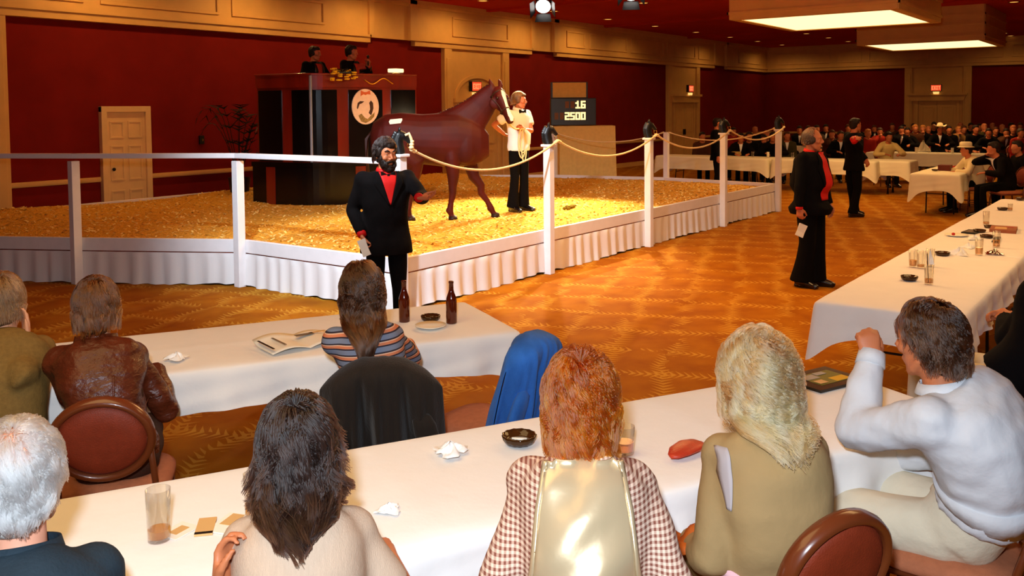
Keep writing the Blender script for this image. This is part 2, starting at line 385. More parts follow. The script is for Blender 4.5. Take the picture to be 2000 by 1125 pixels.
# lettering from blocks: strokes on a 3x5 grid
GLY = {'E': ['111', '100', '110', '100', '111'], 'X': ['101', '101', '010', '101', '101'], 'I': ['111', '010', '010', '010', '111'], 'T': ['111', '010', '010', '010', '010'],
       '1': ['010', '110', '010', '010', '111'], '2': ['111', '001', '111', '100', '111'], '5': ['111', '100', '111', '001', '111'], '0': ['111', '101', '101', '101', '111'], '6': ['111', '100', '111', '101', '111'], '8': ['111', '101', '111', '101', '111']}
def glyph(mb, ch, o, U, V_, W, w, h, t):
    """one character from 3x5 strokes, o = lower left corner"""
    cw, chh = w/3, h/5
    for r, row in enumerate(GLY[ch]):
        for c, b in enumerate(row):
            if b == '1':
                x, z = c*cw, (4-r)*chh
                mb.prism([(x, z), (x+cw*1.02, z), (x+cw*1.02, z+chh*1.02), (x, z+chh*1.02)], 0, t, (U, V_, W), o)

def exit_sign(loc, d, inward, label):
    t = thing('exit_sign', label, 'sign', loc)
    ax = (Vector(d), Vector((0, 0, 1)), Vector(inward))
    MB().prism([(-.2, -.13), (.2, -.13), (.2, .13), (-.2, .13)], .0, .10, ax).build('housing', M['black'], t, bevel=.006)
    MB().prism([(-.18, -.11), (.18, -.11), (.18, .11), (-.18, .11)], .10, .106, ax).build('lit_face', M['exit_red'], t)
    mb = MB()
    for i, ch in enumerate('EXIT'):
        glyph(mb, ch, Vector(d)*(-.15+i*.08)+Vector((0, 0, -.07))+Vector(inward)*.106, Vector(d), Vector((0, 0, 1)), Vector(inward), .06, .14, .004)
    mb.build('lettering', M['exit_pale'], t)
    mb = MB(); mb.prism([(-.09, -.24), (.09, -.24), (.11, -.15), (-.11, -.15)], .02, .1, ax); mb.build('lower_lamp', M['sconce'], t)
    return t
exit_sign((17.77, YB-.13, 2.52), (1, 0, 0), (0, -1, 0), 'lit red exit sign on the cream column above the horse back')
exit_sign((30.0, YB-.27, 2.62), (1, 0, 0), (0, -1, 0), 'lit red exit sign on the narrow column left of the corner')
exit_sign((XE-.27, 7.53, 2.62), (0, -1, 0), (-1, 0, 0), 'lit red exit sign over the far end wall doorway')
so = thing('wall_switch', 'small black switch box on the red wall right of the cream door', 'switch', (9.88, YB-.02, 1.42))
MB().box((0, 0, 0), (.10, .04, .16)).build('box', M['black'], so, bevel=.008); MB().box((0, -.03, .0), (.02, .03, .04)).build('toggle', M['brass'], so)

# ceiling: box lights and downlights
def box_light(x0, x1, y0, y1, zb, label, glow=95):
    t = thing('box_chandelier', label, 'ceiling light', ((x0+x1)/2, (y0+y1)/2, zb), 0, 'box lights down the room')
    w, d = (x1-x0)/2, (y1-y0)/2; o = .15; H = ZC-zb
    mb = MB()
    for (cx, cy, sx, sy) in ((-w-o, 0, .05, 2*d+2*o), (w+o, 0, .05, 2*d+2*o), (0, -d-o, 2*w+2*o, .05), (0, d+o, 2*w+2*o, .05)):
        mb.box((cx, cy, H/2+.0), (sx, sy, H))
    mb.build('casing', M['cream'], t)
    for zz in (.12, .42, .66):
        mb = MB()
        for (cx, cy, sx, sy) in ((-w-o-.035, 0, .03, 2*d+2*o+.1), (w+o+.035, 0, .03, 2*d+2*o+.1), (0, -d-o-.035, 2*w+2*o+.1, .03), (0, d+o+.035, 2*w+2*o+.1, .03)):
            mb.box((cx, cy, zz), (sx, sy, .05))
        mb.build('casing_moulding', M['cream'], t)
    mb = MB()
    for (cx, cy, sx, sy) in ((-w-o/2, 0, o, 2*d+2*o), (w+o/2, 0, o, 2*d+2*o), (0, -d-o/2, 2*w, o), (0, d+o/2, 2*w, o)):
        mb.box((cx, cy, .01), (sx, sy, .03))
    mb.build('lower_rim', M['cream'], t)
    MB().box((0, 0, .02), (2*w, 2*d, .02)).build('diffuser', M['lamp_panel'], t)
    light('box_light_glow', 'AREA', ((x0+x1)/2, (y0+y1)/2, zb-.02), glow, WARM, ((x0+x1)/2, (y0+y1)/2, 0), shape='RECTANGLE', size=2*w, size_y=2*d)
box_light(16.4, 19.5, 4.0, 6.7, 3.6, 'nearer cream box light with a glowing underside below the red ceiling')
box_light(25.6, 28.7, 4.1, 6.9, 3.6, 'farther cream box light with a glowing underside near the end wall')
box_light(7.2, 10.3, 4.0, 6.7, 3.72, 'cream box light over the carpet above the picture', 190)
box_light(-.8, 2.3, 1.4, 4.1, 3.72, 'cream box light over the front tables above the picture', 34)
box_light(6.0, 9.0, -.4, 1.8, 4.1, 'cream box light over the right-hand row above the picture', 60)
box_light(12.4, 15.4, -.4, 1.8, 4.1, 'cream box light past the right-hand row above the picture', 85)
dl = [(x, 13.2) for x in (7.7, 10.7, 13.7, 16.7, 19.7, 22.5, 25.4, 28.4, 31.3, 34.0, 36.7)]+[(x, 10.5) for x in (19.6, 31.6, 34.1, 36.6)]+[(25.5, 3.3), (36.4, 5.0), (37.9, 5.0), (19.6, 1.9), (31.5, 1.9)]
ORD = 'first second third fourth fifth sixth seventh eighth ninth tenth eleventh twelfth thirteenth fourteenth fifteenth sixteenth seventeenth eighteenth nineteenth twentieth'.split()
ORD += ['twenty-'+o for o in ORD[:9]]+['thirtieth']+['thirty-'+o for o in ORD[:9]]+['fortieth']
for i, (x, y) in enumerate(dl):
    row_ = [q for q in dl if q[1] == y] if y > 9 else [q for q in dl if q[1] < 9]; where = 'along the back wall' if y > 13 else 'in the middle ceiling row' if y > 9 else 'beyond the box lights at the right'
    labd = 'small amber ceiling downlight, %s from the camera %s' % (ORD[row_.index((x, y))], where)
    t = thing('downlight', labd, 'ceiling light', (x, y, ZC), 0, 'amber downlights in the ceiling')
    MB().lathe([(.10, -.005), (.13, -.012), (.15, 0), (.10, 0)], 18).build('trim_ring', M['brass'], t, smooth=True)
    MB().lathe([(.001, -.004), (.10, -.004)], 18).build('lit_lens', M['downlight'], t)
    if i < 6 or i % 2 == 0: light('downlight_glow', 'SPOT', (x, y, ZC-.03), (105 if i < 6 else 45), (1, .56, .18), (x, y+(.6 if i < 6 else 0), 0), spot_size=2.9, spot_blend=.6, shadow_soft_size=.1)
# stage lamps hanging under the ceiling
for x, y, zl, lab in ((14.42, 9.9, 3.98, 'glaring white stage lamp on the ceiling over the horse handler'), (14.64, 8.1, 4.10, 'black stage lamp at the top edge right of the glaring one')):
    t = thing('stage_lamp', lab, 'stage light', (x, y, zl))
    tgt = Vector((-4.2, -2.4, -3.2)).normalized()
    mb = MB(); mb.tube([-tgt*.28, -tgt*.2, tgt*.0, tgt*.12], [.05, .12, .14, .16], 16); mb.build('housing', M['black'], t, smooth=False)
    mb = MB(); mb.tube([tgt*.121, tgt*.128], [.145, .14], 16); mb.build('lens', M['spot_glow'], t)
    mb = MB(); mb.tube([(0, .17, 0), (0, .17, .25), (0, -.17, .25), (0, -.17, 0)], .014, 6); mb.tube([(0, 0, .25), (0, 0, ZC-zl)], .02, 6); mb.build('yoke', M['black'], t)
    b = tgt.cross(Vector((0, 0, 1))).normalized(); u = b.cross(tgt)
    for s, ax_ in ((1, b), (-1, b), (1, u), (-1, u)):
        q = MB(); o2 = b if ax_ is u else u
        q.add([tgt*.12+ax_*s*.16-o2*.13, tgt*.12+ax_*s*.16+o2*.13, tgt*.3+ax_*s*.24+o2*.16, tgt*.3+ax_*s*.24-o2*.16], [(0, 1, 2, 3)])
        q.build('barn_door', M['black'], t, solid=.006, fix=False)
# ---------------------------------------------------------------- the sale ring
def wob(x, y, seed=0):
    r = np.random.RandomState(seed); z = 0*x
    for i in range(14):
        a = r.rand()*2*PI; f = 1.2*1.35**i*.8; z = z+np.sin((x*math.cos(a)+y*math.sin(a))*f+r.rand()*6.28)/(1.2**i)
    return z/4
RING = [(6.2, 5.95), (16.25, 5.95), (16.55, 8.38), (16.0, 10.75), (14.6, 12.9), (11.5, 13.7), (5.2, 13.7), (4.36, 11.68), (5.22, 10.02), (6.17, 8.32)]
stage = thing('sale_ring_stage', 'raised sale ring platform with white fascia and pleated skirt', 'stage', (0, 0, 0))
dk = MB(); dk.prism(RING, .36, .40); dk.build('deck', M['wood_red'], stage)
nR = len(RING); ctr = Vector((11, 9.5, 0))
for i in range(nR):
    a = Vector((*RING[i], 0)); b = Vector((*RING[(i+1) % nR], 0)); d = (b-a).normalized(); L = (b-a).length
    n = Vector((d.y, -d.x, 0))
    MB().prism([(-.01, .375), (L+.01, .375), (L+.01, .52), (-.01, .52)], -.035, .012, (d, Vector((0, 0, 1)), n), a).build('fascia_board', M['white'], stage, bevel=.006)
    if i in (4, 5, 6): continue
    nu = int(L/.022); V = []
    hs = [.365, .35, .30, .2, .1, .045, .012]
    rs = np.random.RandomState(i); ph = np.cumsum(rs.uniform(.35, .95, nu+1))
    for k in range(nu+1):
        s = L*k/nu; wv = math.sin(ph[k])*.5+.5
        for j, h in enumerate(hs):
            q = j/(len(hs)-1)
            V.append(a+d*(s+.008*math.sin(ph[k]*.5)*q)+n*(.004+(.006+.03*q**.7)*wv+.012*q*math.sin(s*2.1+i))+Vector((0, 0, h+(.012*math.sin(s*3.3+i)+.006*math.sin(s*17)) * (1 if j == len(hs)-1 else 0))))
    mb = MB(); mb.grid(V, nu+1, len(hs)); mb.build('pleated_skirt', M['skirt'], stage, smooth=True, fix=False)

def inpoly(x, y, poly):
    c = np.zeros(x.shape, bool); j = len(poly)-1
    for i in range(len(poly)):
        xi, yi = poly[i]; xj, yj = poly[j]
        c ^= ((yi > y) != (yj > y)) & (x < (xj-xi)*(y-yi)/(yj-yi+1e-12)+xi); j = i
    return c
def inset(poly, d):
    c = np.array(poly).mean(0); out = []
    for i in range(len(poly)):
        p0, p1, p2 = [Vector(poly[k % len(poly)]) for k in (i-1, i, i+1)]
        e1 = (p1-p0).normalized(); e2 = (p2-p1).normalized(); n1 = Vector((-e1.y, e1.x)); n2 = Vector((-e2.y, e2.x))
        b = (n1+n2); b = b/ b.length_squared*2; out.append(tuple(p1+b*d*.5*2/1.0*.5*2*.5) if False else tuple(p1+b*d))
    return out
def shave_h(x, y):
    m = .455+.022*wob(x*1.6, y*1.6, 3)+.010*wob(x*6, y*6, 5)
    m = m+.13*np.exp(-((y-12.9)/1.0)**2)*(.7+.3*np.sin(x*1.3+.5))+.05*np.exp(-(((x-5.9)/1.0)**2+((y-11.2)/1.6)**2))
    return m
RI = inset(RING, .03)
xs = np.linspace(4.3, 16.7, 250); ys = np.linspace(5.9, 13.8, 160)
X, Y = np.meshgrid(xs, ys, indexing='ij'); Zs = shave_h(X, Y)
inside = inpoly(X, Y, RI)
idx = -np.ones(X.shape, int); idx[inside] = np.arange(inside.sum())
V = np.stack([X[inside], Y[inside], Zs[inside]], 1)
F = []
for i in range(len(xs)-1):
    for j in range(len(ys)-1):
        q = (idx[i, j], idx[i+1, j], idx[i+1, j+1], idx[i, j+1])
        if min(q) >= 0: F.append(q)
sm = MB(); sm.v = [tuple(p) for p in V]; sm.f = [tuple(int(k) for k in q) for q in F]
# border strip out to the fascia
nb = 60
bord = []
for i in range(nR):
    a = Vector(RI[i]); b = Vector(RI[(i+1) % nR])
    for k in range(nb): bord.append(a.lerp(b, k/nb))
n_ = Vector((0, 0, 1)); VV = []
for p in bord:
    q = p.lerp(Vector((11, 9.7)), .02)
    VV += [(p.x, p.y, .44), (q.x, q.y, float(shave_h(np.array(q.x), np.array(q.y)))+.004)]
sm.grid(VV, len(bord), 2, closed=True)
sh = sm.build('wood_shavings', M['shave'], None, smooth=True, fix=False)
tag(sh, 'thick bed of golden wood shavings covering the sale ring', 'wood shavings', None, 'stuff')
rs = np.random.RandomState(5); cb = MB(); cnt = 0
while cnt < 9000:
    x, y = rs.uniform(4.5, 16.4), 5.95+7.6*rs.rand()**1.3
    if not inpoly(np.array([x]), np.array([y]), inset(RING, .07))[0]: continue
    cnt += 1; z = float(shave_h(np.array(x), np.array(y)))+.004
    a = rs.rand()*6.28; l, w = rs.uniform(.012, .035), rs.uniform(.006, .014)
    u = Vector((math.cos(a), math.sin(a), rs.uniform(-.5, .5))).normalized()*l; v = Vector((-math.sin(a), math.cos(a), rs.uniform(-.3, .3))).normalized()*w
    p = Vector((x, y, z+abs(u.z)*.6)); cb.add([p-u-v, p+u-v, p+u*.9+v, p-u*.8+v], [(0, 1, 2, 3)])
tag(cb.build('shaving_flakes', M['chip'], None, fix=False), 'loose pale shaving flakes lying over the ring bedding', 'wood shavings', None, 'stuff')
mn = MB(); p0 = P(1113, 404, .47)
for k in range(16):
    u = rs.uniform(-.20, .20); mn.ell((u, .25*u+rs.uniform(-.04, .04), .01+rs.rand()*.03*(1-abs(u)*4)), (rs.uniform(.025, .045), rs.uniform(.02, .035), .022), Euler((0, 0, rs.rand()*3)).to_matrix(), 8, 6)
mo = mn.build('manure_clump', mat('olive manure', rgb(122, 96, 14), .9, .1, var=.3, vscale=40), None, smooth=True)
mo.location = (p0.x, p0.y, float(shave_h(np.array(p0.x), np.array(p0.y)))+.0); tag(mo, 'small olive clump of manure on the shavings right of the handler', 'manure')

# posts with black horse head finials
def finial_mesh():
    mb = MB()
    mb.tube([(0, 0, -.005), (-.012, 0, .06), (-.02, 0, .12), (0, 0, .18), (.02, 0, .205)], [(.042, .055), (.036, .058), (.034, .055), (.032, .045), (.022, .03)], 12, side=(0, 1, 0))
    mb.tube([(-.005, 0, .195), (.035, 0, .175), (.075, 0, .135), (.10, 0, .105)], [(.03, .036), (.031, .038), (.022, .026), (.02, .022)], 12, side=(0, 1, 0))
    mb.ell((.03, 0, .165), (.03, .03, .034))
    for s in (-1, 1): mb.tube([(-.005, s*.016, .2), (0, s*.02, .235), (.008, s*.02, .262)], [.014, .012, .003], 8)
    for k in range(8):
        t = k/7; mb.ell((-.058+.05*max(0, t-.6)-.012*math.sin(t*3), 0, .03+.17*t), (.022, .012, .022), None, 8, 6)
    return mb.blob(.006, 3)
FIN = finial_mesh()
def post(x, y, top, label, fin=True, grp=None, rz=0):
    t = thing('ring_post', label, 'post', (x, y, 0), rz, grp)
    MB().box((0, 0, (top-.03)/2), (.095, .095, top-.03)).build('shaft', M['white'], t, bevel=.005)
    if fin:
        MB().box((0, 0, top-.015), (.14, .14, .03)).build('cap', M['white'], t, bevel=.008)
        f = link(FIN.copy(), 'horse_head_finial', M['black'], t); f.location = (0, 0, top); f.rotation_euler = (0, 0, math.radians(-42)-rz)
        r = MB(); rr = Matrix.Rotation(math.radians(-42)-rz, 3, 'Z')
        r.tube([rr @ Vector((.095+.024*math.sin(a), 0, top+.078+.026*math.cos(a))) for a in np.linspace(0, 2*PI, 14)], .004, 6); r.build('tie_ring', M['brass'], t, smooth=True)
    return t
PT = 1.53
POSTS = [((6.17, 5.9), 'white corner post behind the bearded man with a black horse head finial'), ((8.665, 5.89), 'white post with black horse head finial right of the horse handler'),
         ((11.15, 5.89), 'white post with black horse head finial, third along the long side'), ((13.72, 5.89), 'white post with black horse head finial, fourth along the long side'),
         ((16.22, 5.89), 'white post with black horse head finial at the far end of the long side')]
for (x, y), lab in POSTS: post(x, y, PT, lab)
post(6.11, 8.30, 1.43, 'plain white post carrying the top rail at the bend of the ring', False)
post(5.16, 10.0, 1.43, 'plain white post carrying the top rail in front of the cream door', False)
post(4.30, 11.70, 1.43, 'plain white post at the left end of the ring railing', False)
post(16.62, 8.38, 1.47, 'plain white post at the far side of the ring before the end tables', False)
post(16.08, 10.78, 1.47, 'plain white post at the far side of the ring before the scoreboard stand', False)
def rail(a, b, label):
    a = Vector(a); b = Vector(b); d = (b-a); L = d.length; d.normalize(); n = Vector((d.y, -d.x, 0))
    o = MB().prism([(-.05, -.055), (.05, -.055), (.05, 0), (-.05, 0)], -.03, L+.03, (n, Vector((0, 0, 1)), d), (0, 0, 0)).build('top_rail', M['white'], None, bevel=.008)
    o.location = a; return tag(o, label, 'rail')
rail((6.11, 8.30, 1.485), (6.17, 5.98, 1.485), 'white top rail running behind the bearded man to the corner post')
rail((5.16, 10.0, 1.485), (6.11, 8.30, 1.485), 'white top rail between the two plain posts before the cream door')
rail((4.30, 11.70, 1.485), (5.16, 10.0, 1.485), 'white top rail at the far left of the ring')
def rope(a, b, sag, label, r=.0125):
    a = Vector(a); b = Vector(b); N = 26
    pts = [a.lerp(b, i/N)-Vector((0, 0, sag*4*(i/N)*(1-i/N))) for i in range(N+1)]
    mb = MB(); mb.tube(pts, r, 8)
    # tie knots at both ends
    for e, o in ((pts[0], pts[1]), (pts[-1], pts[-2])):
        d = (o-e).normalized()
        for k in range(3): mb.ell(e+d*(.02+.022*k), (r*1.9, r*1.9, r*1.5), None, 8, 6)
    o = mb.build('ring_rope', M['rope'], None, smooth=True); return tag(o, label, 'rope')
ex, ey = .095*math.cos(math.radians(-42)), .095*math.sin(math.radians(-42))
ring_pt = [(x+ex, y+ey-.01, PT+.045) for (x, y), _ in POSTS]
labs = ['cream rope sagging in front of the horse from the corner post', 'cream rope sagging in front of the scoreboard stand', 'cream rope sagging along the long side before the end tables', 'cream rope on the last bay of the long side']
for i in range(4):
    rope(ring_pt[i], (ring_pt[i+1][0]-.0, ring_pt[i+1][1]-.012, ring_pt[i+1][2]), (.27, .24, .24, .2)[i], labs[i])
rope((16.28, 5.95, 1.56), (16.62, 8.33, 1.44), .2, 'cream rope across the far end of the ring, nearer bay', .011)
rope((16.62, 8.43, 1.44), (16.08, 10.75, 1.42), .2, 'cream rope across the far end of the ring, bay by the scoreboard stand', .011)
# knotted rope tail on the corner finial
kb = MB(); q = Vector(ring_pt[0]); kb.tube([q+Vector((-.05, .02, .13)), q+Vector((-.02, 0, .15)), q+Vector((.0, -.01, .1)), q+Vector((.012, -.012, .04)), q], [.012, .014, .014, .013, .012], 8)
for k in range(3): kb.ell(q+Vector((.004*k, -.012, .015+.028*k)), (.026-.003*k, .024, .018), None, 8, 6)
tag(kb.build('tether_knot', M['rope'], None, smooth=True), 'cream knotted rope tail tied round the corner post finial', 'rope')

# ---------------------------------------------------------------- auctioneers' stand
BL, BN, BR = Vector((9.12, 12.2, 0)), Vector((9.36, 10.86, 0)), Vector((10.95, 10.08, 0))
def booth_path(off):
    """plan of the stand front: left wing, rounded nose, right wing; off pushes outwards"""
    d1 = (BN-BL).normalized(); d2 = (BR-BN).normalized(); R = .28
    n1 = Vector((d1.y, -d1.x, 0)); n2 = Vector((d2.y, -d2.x, 0))
    pts = []; a = BN-d1*R; b = BN+d2*R
    L1 = (a-BL).length
    for k in range(13): pts.append(BL.lerp(a, k/12)+n1*off)
    for k in range(1, 12):
        t = k/12; p = a*(1-t)**2+BN*2*t*(1-t)+b*t*t; n = (n1*(1-t)+n2*t).normalized(); pts.append(p+n*off)
    for k in range(13): pts.append(b.lerp(BR, k/12)+n2*off)
    return pts
_bp = booth_path(0); _bl = [0]
for i in range(1, len(_bp)): _bl.append(_bl[-1]+(_bp[i]-_bp[i-1]).length)
BT = _bl[-1]
def bpt(s, off):
    pts = booth_path_cache.setdefault(round(off, 4), booth_path(off)); s = max(0, min(BT, s))
    for i in range(1, len(_bl)):
        if s <= _bl[i]+1e-9:
            t = (s-_bl[i-1])/(_bl[i]-_bl[i-1]); return pts[i-1].lerp(pts[i], t)
    return pts[-1]
booth_path_cache = {}
def s_of_px(px, off=0):
    best = min(range(400), key=lambda k: abs(((bpt(BT*k/399, off)).xy.to_3d()-Vector((0, 0, 0))).xy.normalized().cross((RT*(px-1000)+FW*FPX).xy.normalized())))
    return BT*best/399
def bslab(mb, s0, s1, z0, z1, o0, o1):
    n = max(2, int((s1-s0)/.08)); V = []
    for k in range(n+1):
        s = s0+(s1-s0)*k/n; a = bpt(s, o0); b = bpt(s, o1)
        V += [(a.x, a.y, z0), (a.x, a.y, z1), (b.x, b.y, z1), (b.x, b.y, z0)]
    F = []
    for k in range(n):
        for j in range(4): F.append((k*4+j, k*4+(j+1) % 4, (k+1)*4+(j+1) % 4, (k+1)*4+j))
    F += [(0, 1, 2, 3), (n*4+3, n*4+2, n*4+1, n*4)]
    mb.add(V, F)
booth = thing('auctioneer_stand', 'dark mahogany and black auctioneer stand with rounded corner in the ring', 'auction stand', (0, 0, 0))
S = lambda px: s_of_px(px)
s505, s555, s572, s661, s681, s748, s765, s798 = [S(v) for v in (508, 553, 573, 660, 682, 748, 765, 800)]
mb = MB(); bslab(mb, s505-.12, BT, .42, 1.06, -.5, .05); mb.build('base', M['black_gloss'], booth)
for a, b in ((S(524), S(541)), (S(692), S(712))):
    mb = MB(); bslab(mb, a, b, .44, 1.05, .05, .062); mb.build('base_strip', M['wood_red'], booth)
mb = MB(); bslab(mb, s505-.12, BT, 1.06, 1.13, -.5, .075); mb.build('base_ledge', M['black_gloss'], booth, bevel=.01)
mb = MB(); bslab(mb, s505-.04, BT, 1.13, 2.31, -.06, .0); mb.build('carcass', M['wood_red'], booth)
for a, b in ((s505, s555), (s573 if False else s572, s661), (s681, s748), (s765, BT-.02)):
    mb = MB(); bslab(mb, a, b, 1.14, 2.27, .0, .02); mb.build('panel', M['black_gloss'], booth, bevel=.004)
mb = MB(); bslab(mb, s505-.04, BT, 2.31, 2.50, -.06, .03); mb.build('top_band', M['wood_red'], booth)
mb = MB(); bslab(mb, s505-.04, BT, 2.50, 2.53, -.35, .06); mb.build('counter_top', M['wood_red'], booth, bevel=.006)
mb = MB(); sn = S(610); bslab(mb, sn-.022, sn+.022, 1.13, 2.50, .02, .045); mb.build('corner_highlight', M['glint'], booth, bevel=.015)  # highlight of the glossy black curve, built as a pale strip
mb = MB(); mb.prism([(9.35, 12.2), (9.55, 11.05), (10.95, 10.3), (12.6, 11.4), (11.3, 13.3)], 1.2, 1.26); mb.build('platform', M['black'], booth)
mb = MB()
for (x, y) in ((9.7, 12.1), (10.9, 10.6), (12.4, 11.5), (11.3, 13.1)): mb.box((x, y, .8), (.08, .08, .8))
mb.build('platform_legs', M['black'], booth)
# oval crest on the right wing
so_ = S(714); c0 = bpt(so_, .022); d_ = (BR-BN).normalized(); n_ = Vector((d_.y, -d_.x, 0)); UPz = Vector((0, 0, 1)); zc_ = 2.0
crest = thing('oval_crest', 'cream oval crest with orange bow mounted on the auctioneer stand', 'emblem', (c0.x, c0.y, zc_))
ax = (d_, UPz, n_)
def ov(rx, rz, cx=0, cz=0, n=36): return [(cx+rx*math.cos(2*PI*k/n), cz+rz*math.sin(2*PI*k/n)) for k in range(n)]
crm = mat('cream enamel', rgb(240, 206, 170), .4, .4, var=.05, vscale=20); org = mat('orange enamel', rgb(216, 100, 44), .4, .4); drk = mat('dark brown enamel', rgb(66, 36, 20), .4, .4); olv = mat('olive brown enamel', rgb(150, 120, 60), .5, .3, var=.4, vscale=40)
MB().prism(ov(.225, .285), -.005, .022, ax).build('oval_plate', crm, crest, bevel=.006)
MB().prism([(-.075, .26), (-.02, .235), (.02, .235), (.075, .26), (.085, .195), (.03, .20), (0, .185), (-.03, .20), (-.08, .17)], .022, .028, ax).build('bow', org, crest)
mb = MB(); mb.prism([(-.13, .06), (-.09, .09), (-.02, .085), (-.06, .055), (-.10, .04), (-.13, -.04), (-.145, -.02)], .022, .026, ax); mb.prism([(.06, .06), (.09, .10), (.125, .06), (.13, -.03), (.11, -.09), (.09, -.14), (.05, -.10), (.075, -.04), (.07, .02)], .022, .026, ax); mb.build('dark_sleeves', drk, crest)
mb = MB(); mb.prism([(-.12, -.14), (-.07, -.11), (-.02, -.17), (.03, -.20), (.08, -.15), (.15, -.09), (.14, -.16), (.08, -.22), (0, -.262), (-.08, -.235)], .022, .025, ax); mb.build('foliage_motif', olv, crest)
# flowers, gold ribbon and lamp on the stand
fl = thing('flower_arrangement', 'low bunch of yellow flowers on the auctioneer stand counter', 'flowers', tuple(bpt(S(668), .10).xy)+(2.50,))
ylw = mat('yellow petals', rgb(236, 186, 40), .7, .2, var=.2, vscale=60); grn = mat('dark foliage', rgb(16, 18, 8), .6, .3, var=.3, vscale=30)
mb = MB(); mb.box(-n_*.06+Vector((0, 0, .045)), (.3, .12, .03), rz=math.atan2(d_.y, d_.x)); mb.build('tray', M['black'], fl)
for k in range(26):
    u, w, h = rs.uniform(-.2, .2), rs.uniform(-.07, .10), rs.uniform(-.16, .08); c = d_*u+n_*(w)+Vector((0, 0, .03+h*(1-abs(u)*1.8)))
    mb = MB()
    for j in range(5): mb.ell(c+Vector((.022*math.cos(j*1.26), .022*math.sin(j*1.26), .008)), (.024, .018, .014), None, 6, 4)
    mb.build('flower', ylw, fl, smooth=True)
mb = MB()
for k in range(14):
    a = rs.rand()*6.28; mb.tube([(0, 0, .05), (.08*math.cos(a), .08*math.sin(a), .09), (.17*math.cos(a), .12*math.sin(a), .06)], [.004, .012, .002], 5)
mb.build('leaves', grn, fl)
pts = []
for k in range(40):
    t = k/39; s = S(712)+(S(768)-S(712))*t; p = bpt(s, .045); pts.append(Vector((p.x, p.y, 2.41+.045*math.sin(-t*8+.6))))
mb = MB(); mb.tube(pts, .013, 8); tag(mb.build('gold_cord', M['brass'], None, smooth=True), 'wavy gold cord pinned along the top band of the stand', 'cord')
lp = thing('desk_lamp', 'yellow glowing shade of a low lamp at the right end of the stand', 'lamp', tuple(bpt(S(776), -.02).xy)+(2.53,))
MB().lathe([(.001, 0), (.07, 0), (.06, .012), (.012, .02), (.012, .06)], 16).build('base', M['brass'], lp, smooth=True)
mb = MB(); mb.tube([(-d_*.13+Vector((0, 0, .055))), Vector((0, 0, .055)), (d_*.13+Vector((0, 0, .055)))], [(.03, .02), (.035, .03), (.03, .02)], 14, side=(0, 0, 1)); mb.build('shade', M['lamp_panel'], lp, smooth=True)

# scoreboard on its draped stand
bx, by = 17.0, 10.66
st = thing('draped_stand', 'tall stand draped in gold beige cloth under the scoreboard', 'stand', (bx, by, 0), math.radians(-53.5))
# local: x along the front, y away from the viewer side is +
def drape_box(w, d, h, z0):
    V = []; n = 160; per = []
    for k in range(n):
        t = k/n*4; e = int(t); u = t-e
        c = [(-w/2+w*u, -d/2), (w/2, -d/2+d*u), (w/2-w*u, d/2), (-w/2, d/2-d*u)][e]; per.append(c)
    for k, (x, y) in enumerate(per):
        r = math.hypot(x, y)
        for j in range(7):
            q = j/6; wv = 1+(.02*math.sin(k*1.1)+.012*math.sin(k*2.3))*q+.04*q
            V.append((x*wv, y*wv, h+(z0-h)*q))
    mb = MB(); mb.grid(V, n, 7, closed=True); mb.add([(-w/2, -d/2, h), (w/2, -d/2, h), (w/2, d/2, h), (-w/2, d/2, h)], [(0, 1, 2, 3)]); return mb
drape_box(1.42, .7, 1.555, .02).build('drape', M['drape'], st, smooth=False, fix=False)
MB().box((0, 0, .78), (1.36, .64, 1.53)).build('frame', M['black'], st)
sb = thing('scoreboard', 'black lit scoreboard reading 16 and 2500 on the draped stand', 'scoreboard', (bx, by, 1.56), math.radians(-53.5))
bw = .84; x0 = -.70
MB().box((x0+bw/2+.08, .0, .31), (bw+.16, .5, .60)).build('housing', M['black'], sb, bevel=.01)
MB().box((x0+bw/2, .02, .79), (bw-.02, .3, .36)).build('upper_box', M['black'], sb, bevel=.008)
MB().box((x0+bw/2, -.14, .79), (bw-.10, .02, .33)).build('upper_panel', M['drape'], sb)
xx, yy, zz = Vector((1, 0, 0)), Vector((0, -1, 0)), Vector((0, 0, 1))
for row, (txt, z) in enumerate((('  16', .38), ('  2500', .13))):
    nn = len(txt)
    for i, ch in enumerate(txt):
        w = .105; cx = x0+bw-.06-(nn-i)*.118
        if ch == ' ':
            MB().box((cx+w/2, -.252, z+.085), (.085, .01, .15)).build('blank_window', M['digit_off'], sb)
        else:
            g = MB(); glyph(g, ch, Vector((cx, -.25, z)), xx, zz, yy, w, .17, .012); g.build('digit', M['digit_on'], sb)
for z in (.38, .13):
    g = MB(); glyph(g, '0', Vector((x0+bw+.162, -.1, z)), Vector((0, 1, 0)), zz, Vector((1, 0, 0)), .08, .15, .008); g.build('side_digit', M['exit_red'], sb)

# potted palms in the shade behind the stand
def palm(x, y, z, label, n=11, L=1.0):
    t = thing('potted_palm', label, 'plant', (x, y, z))
    MB().lathe([(.001, 0), (.15, 0), (.19, .3), (.17, .3), (.16, .26), (.001, .26)], 18).build('pot', M['black'], t, smooth=False)
    for k in range(n):
        a = k*2.4; h = rs.uniform(.7, 1.15)*L; r = rs.uniform(.35, .7)*L; pts = [Vector((r*q*math.cos(a), r*q*math.sin(a), .26+h*math.sin(q*2.1)/.87)) for q in np.linspace(0, 1, 9)]
        mb = MB(); mb.tube(pts, [.008*(1-i/10) for i in range(9)], 5)
        for i in range(2, 9):
            for s in (-1, 1):
                side = Vector((-math.sin(a), math.cos(a), 0))*s; d = (pts[i]-pts[i-1]).normalized(); tip = pts[i]+side*.16*L+d*.12-Vector((0, 0, .05))
                mb.add([pts[i]-d*.016, pts[i]+d*.016, tip], [(0, 1, 2)])
        mb.build('frond', grn, t)
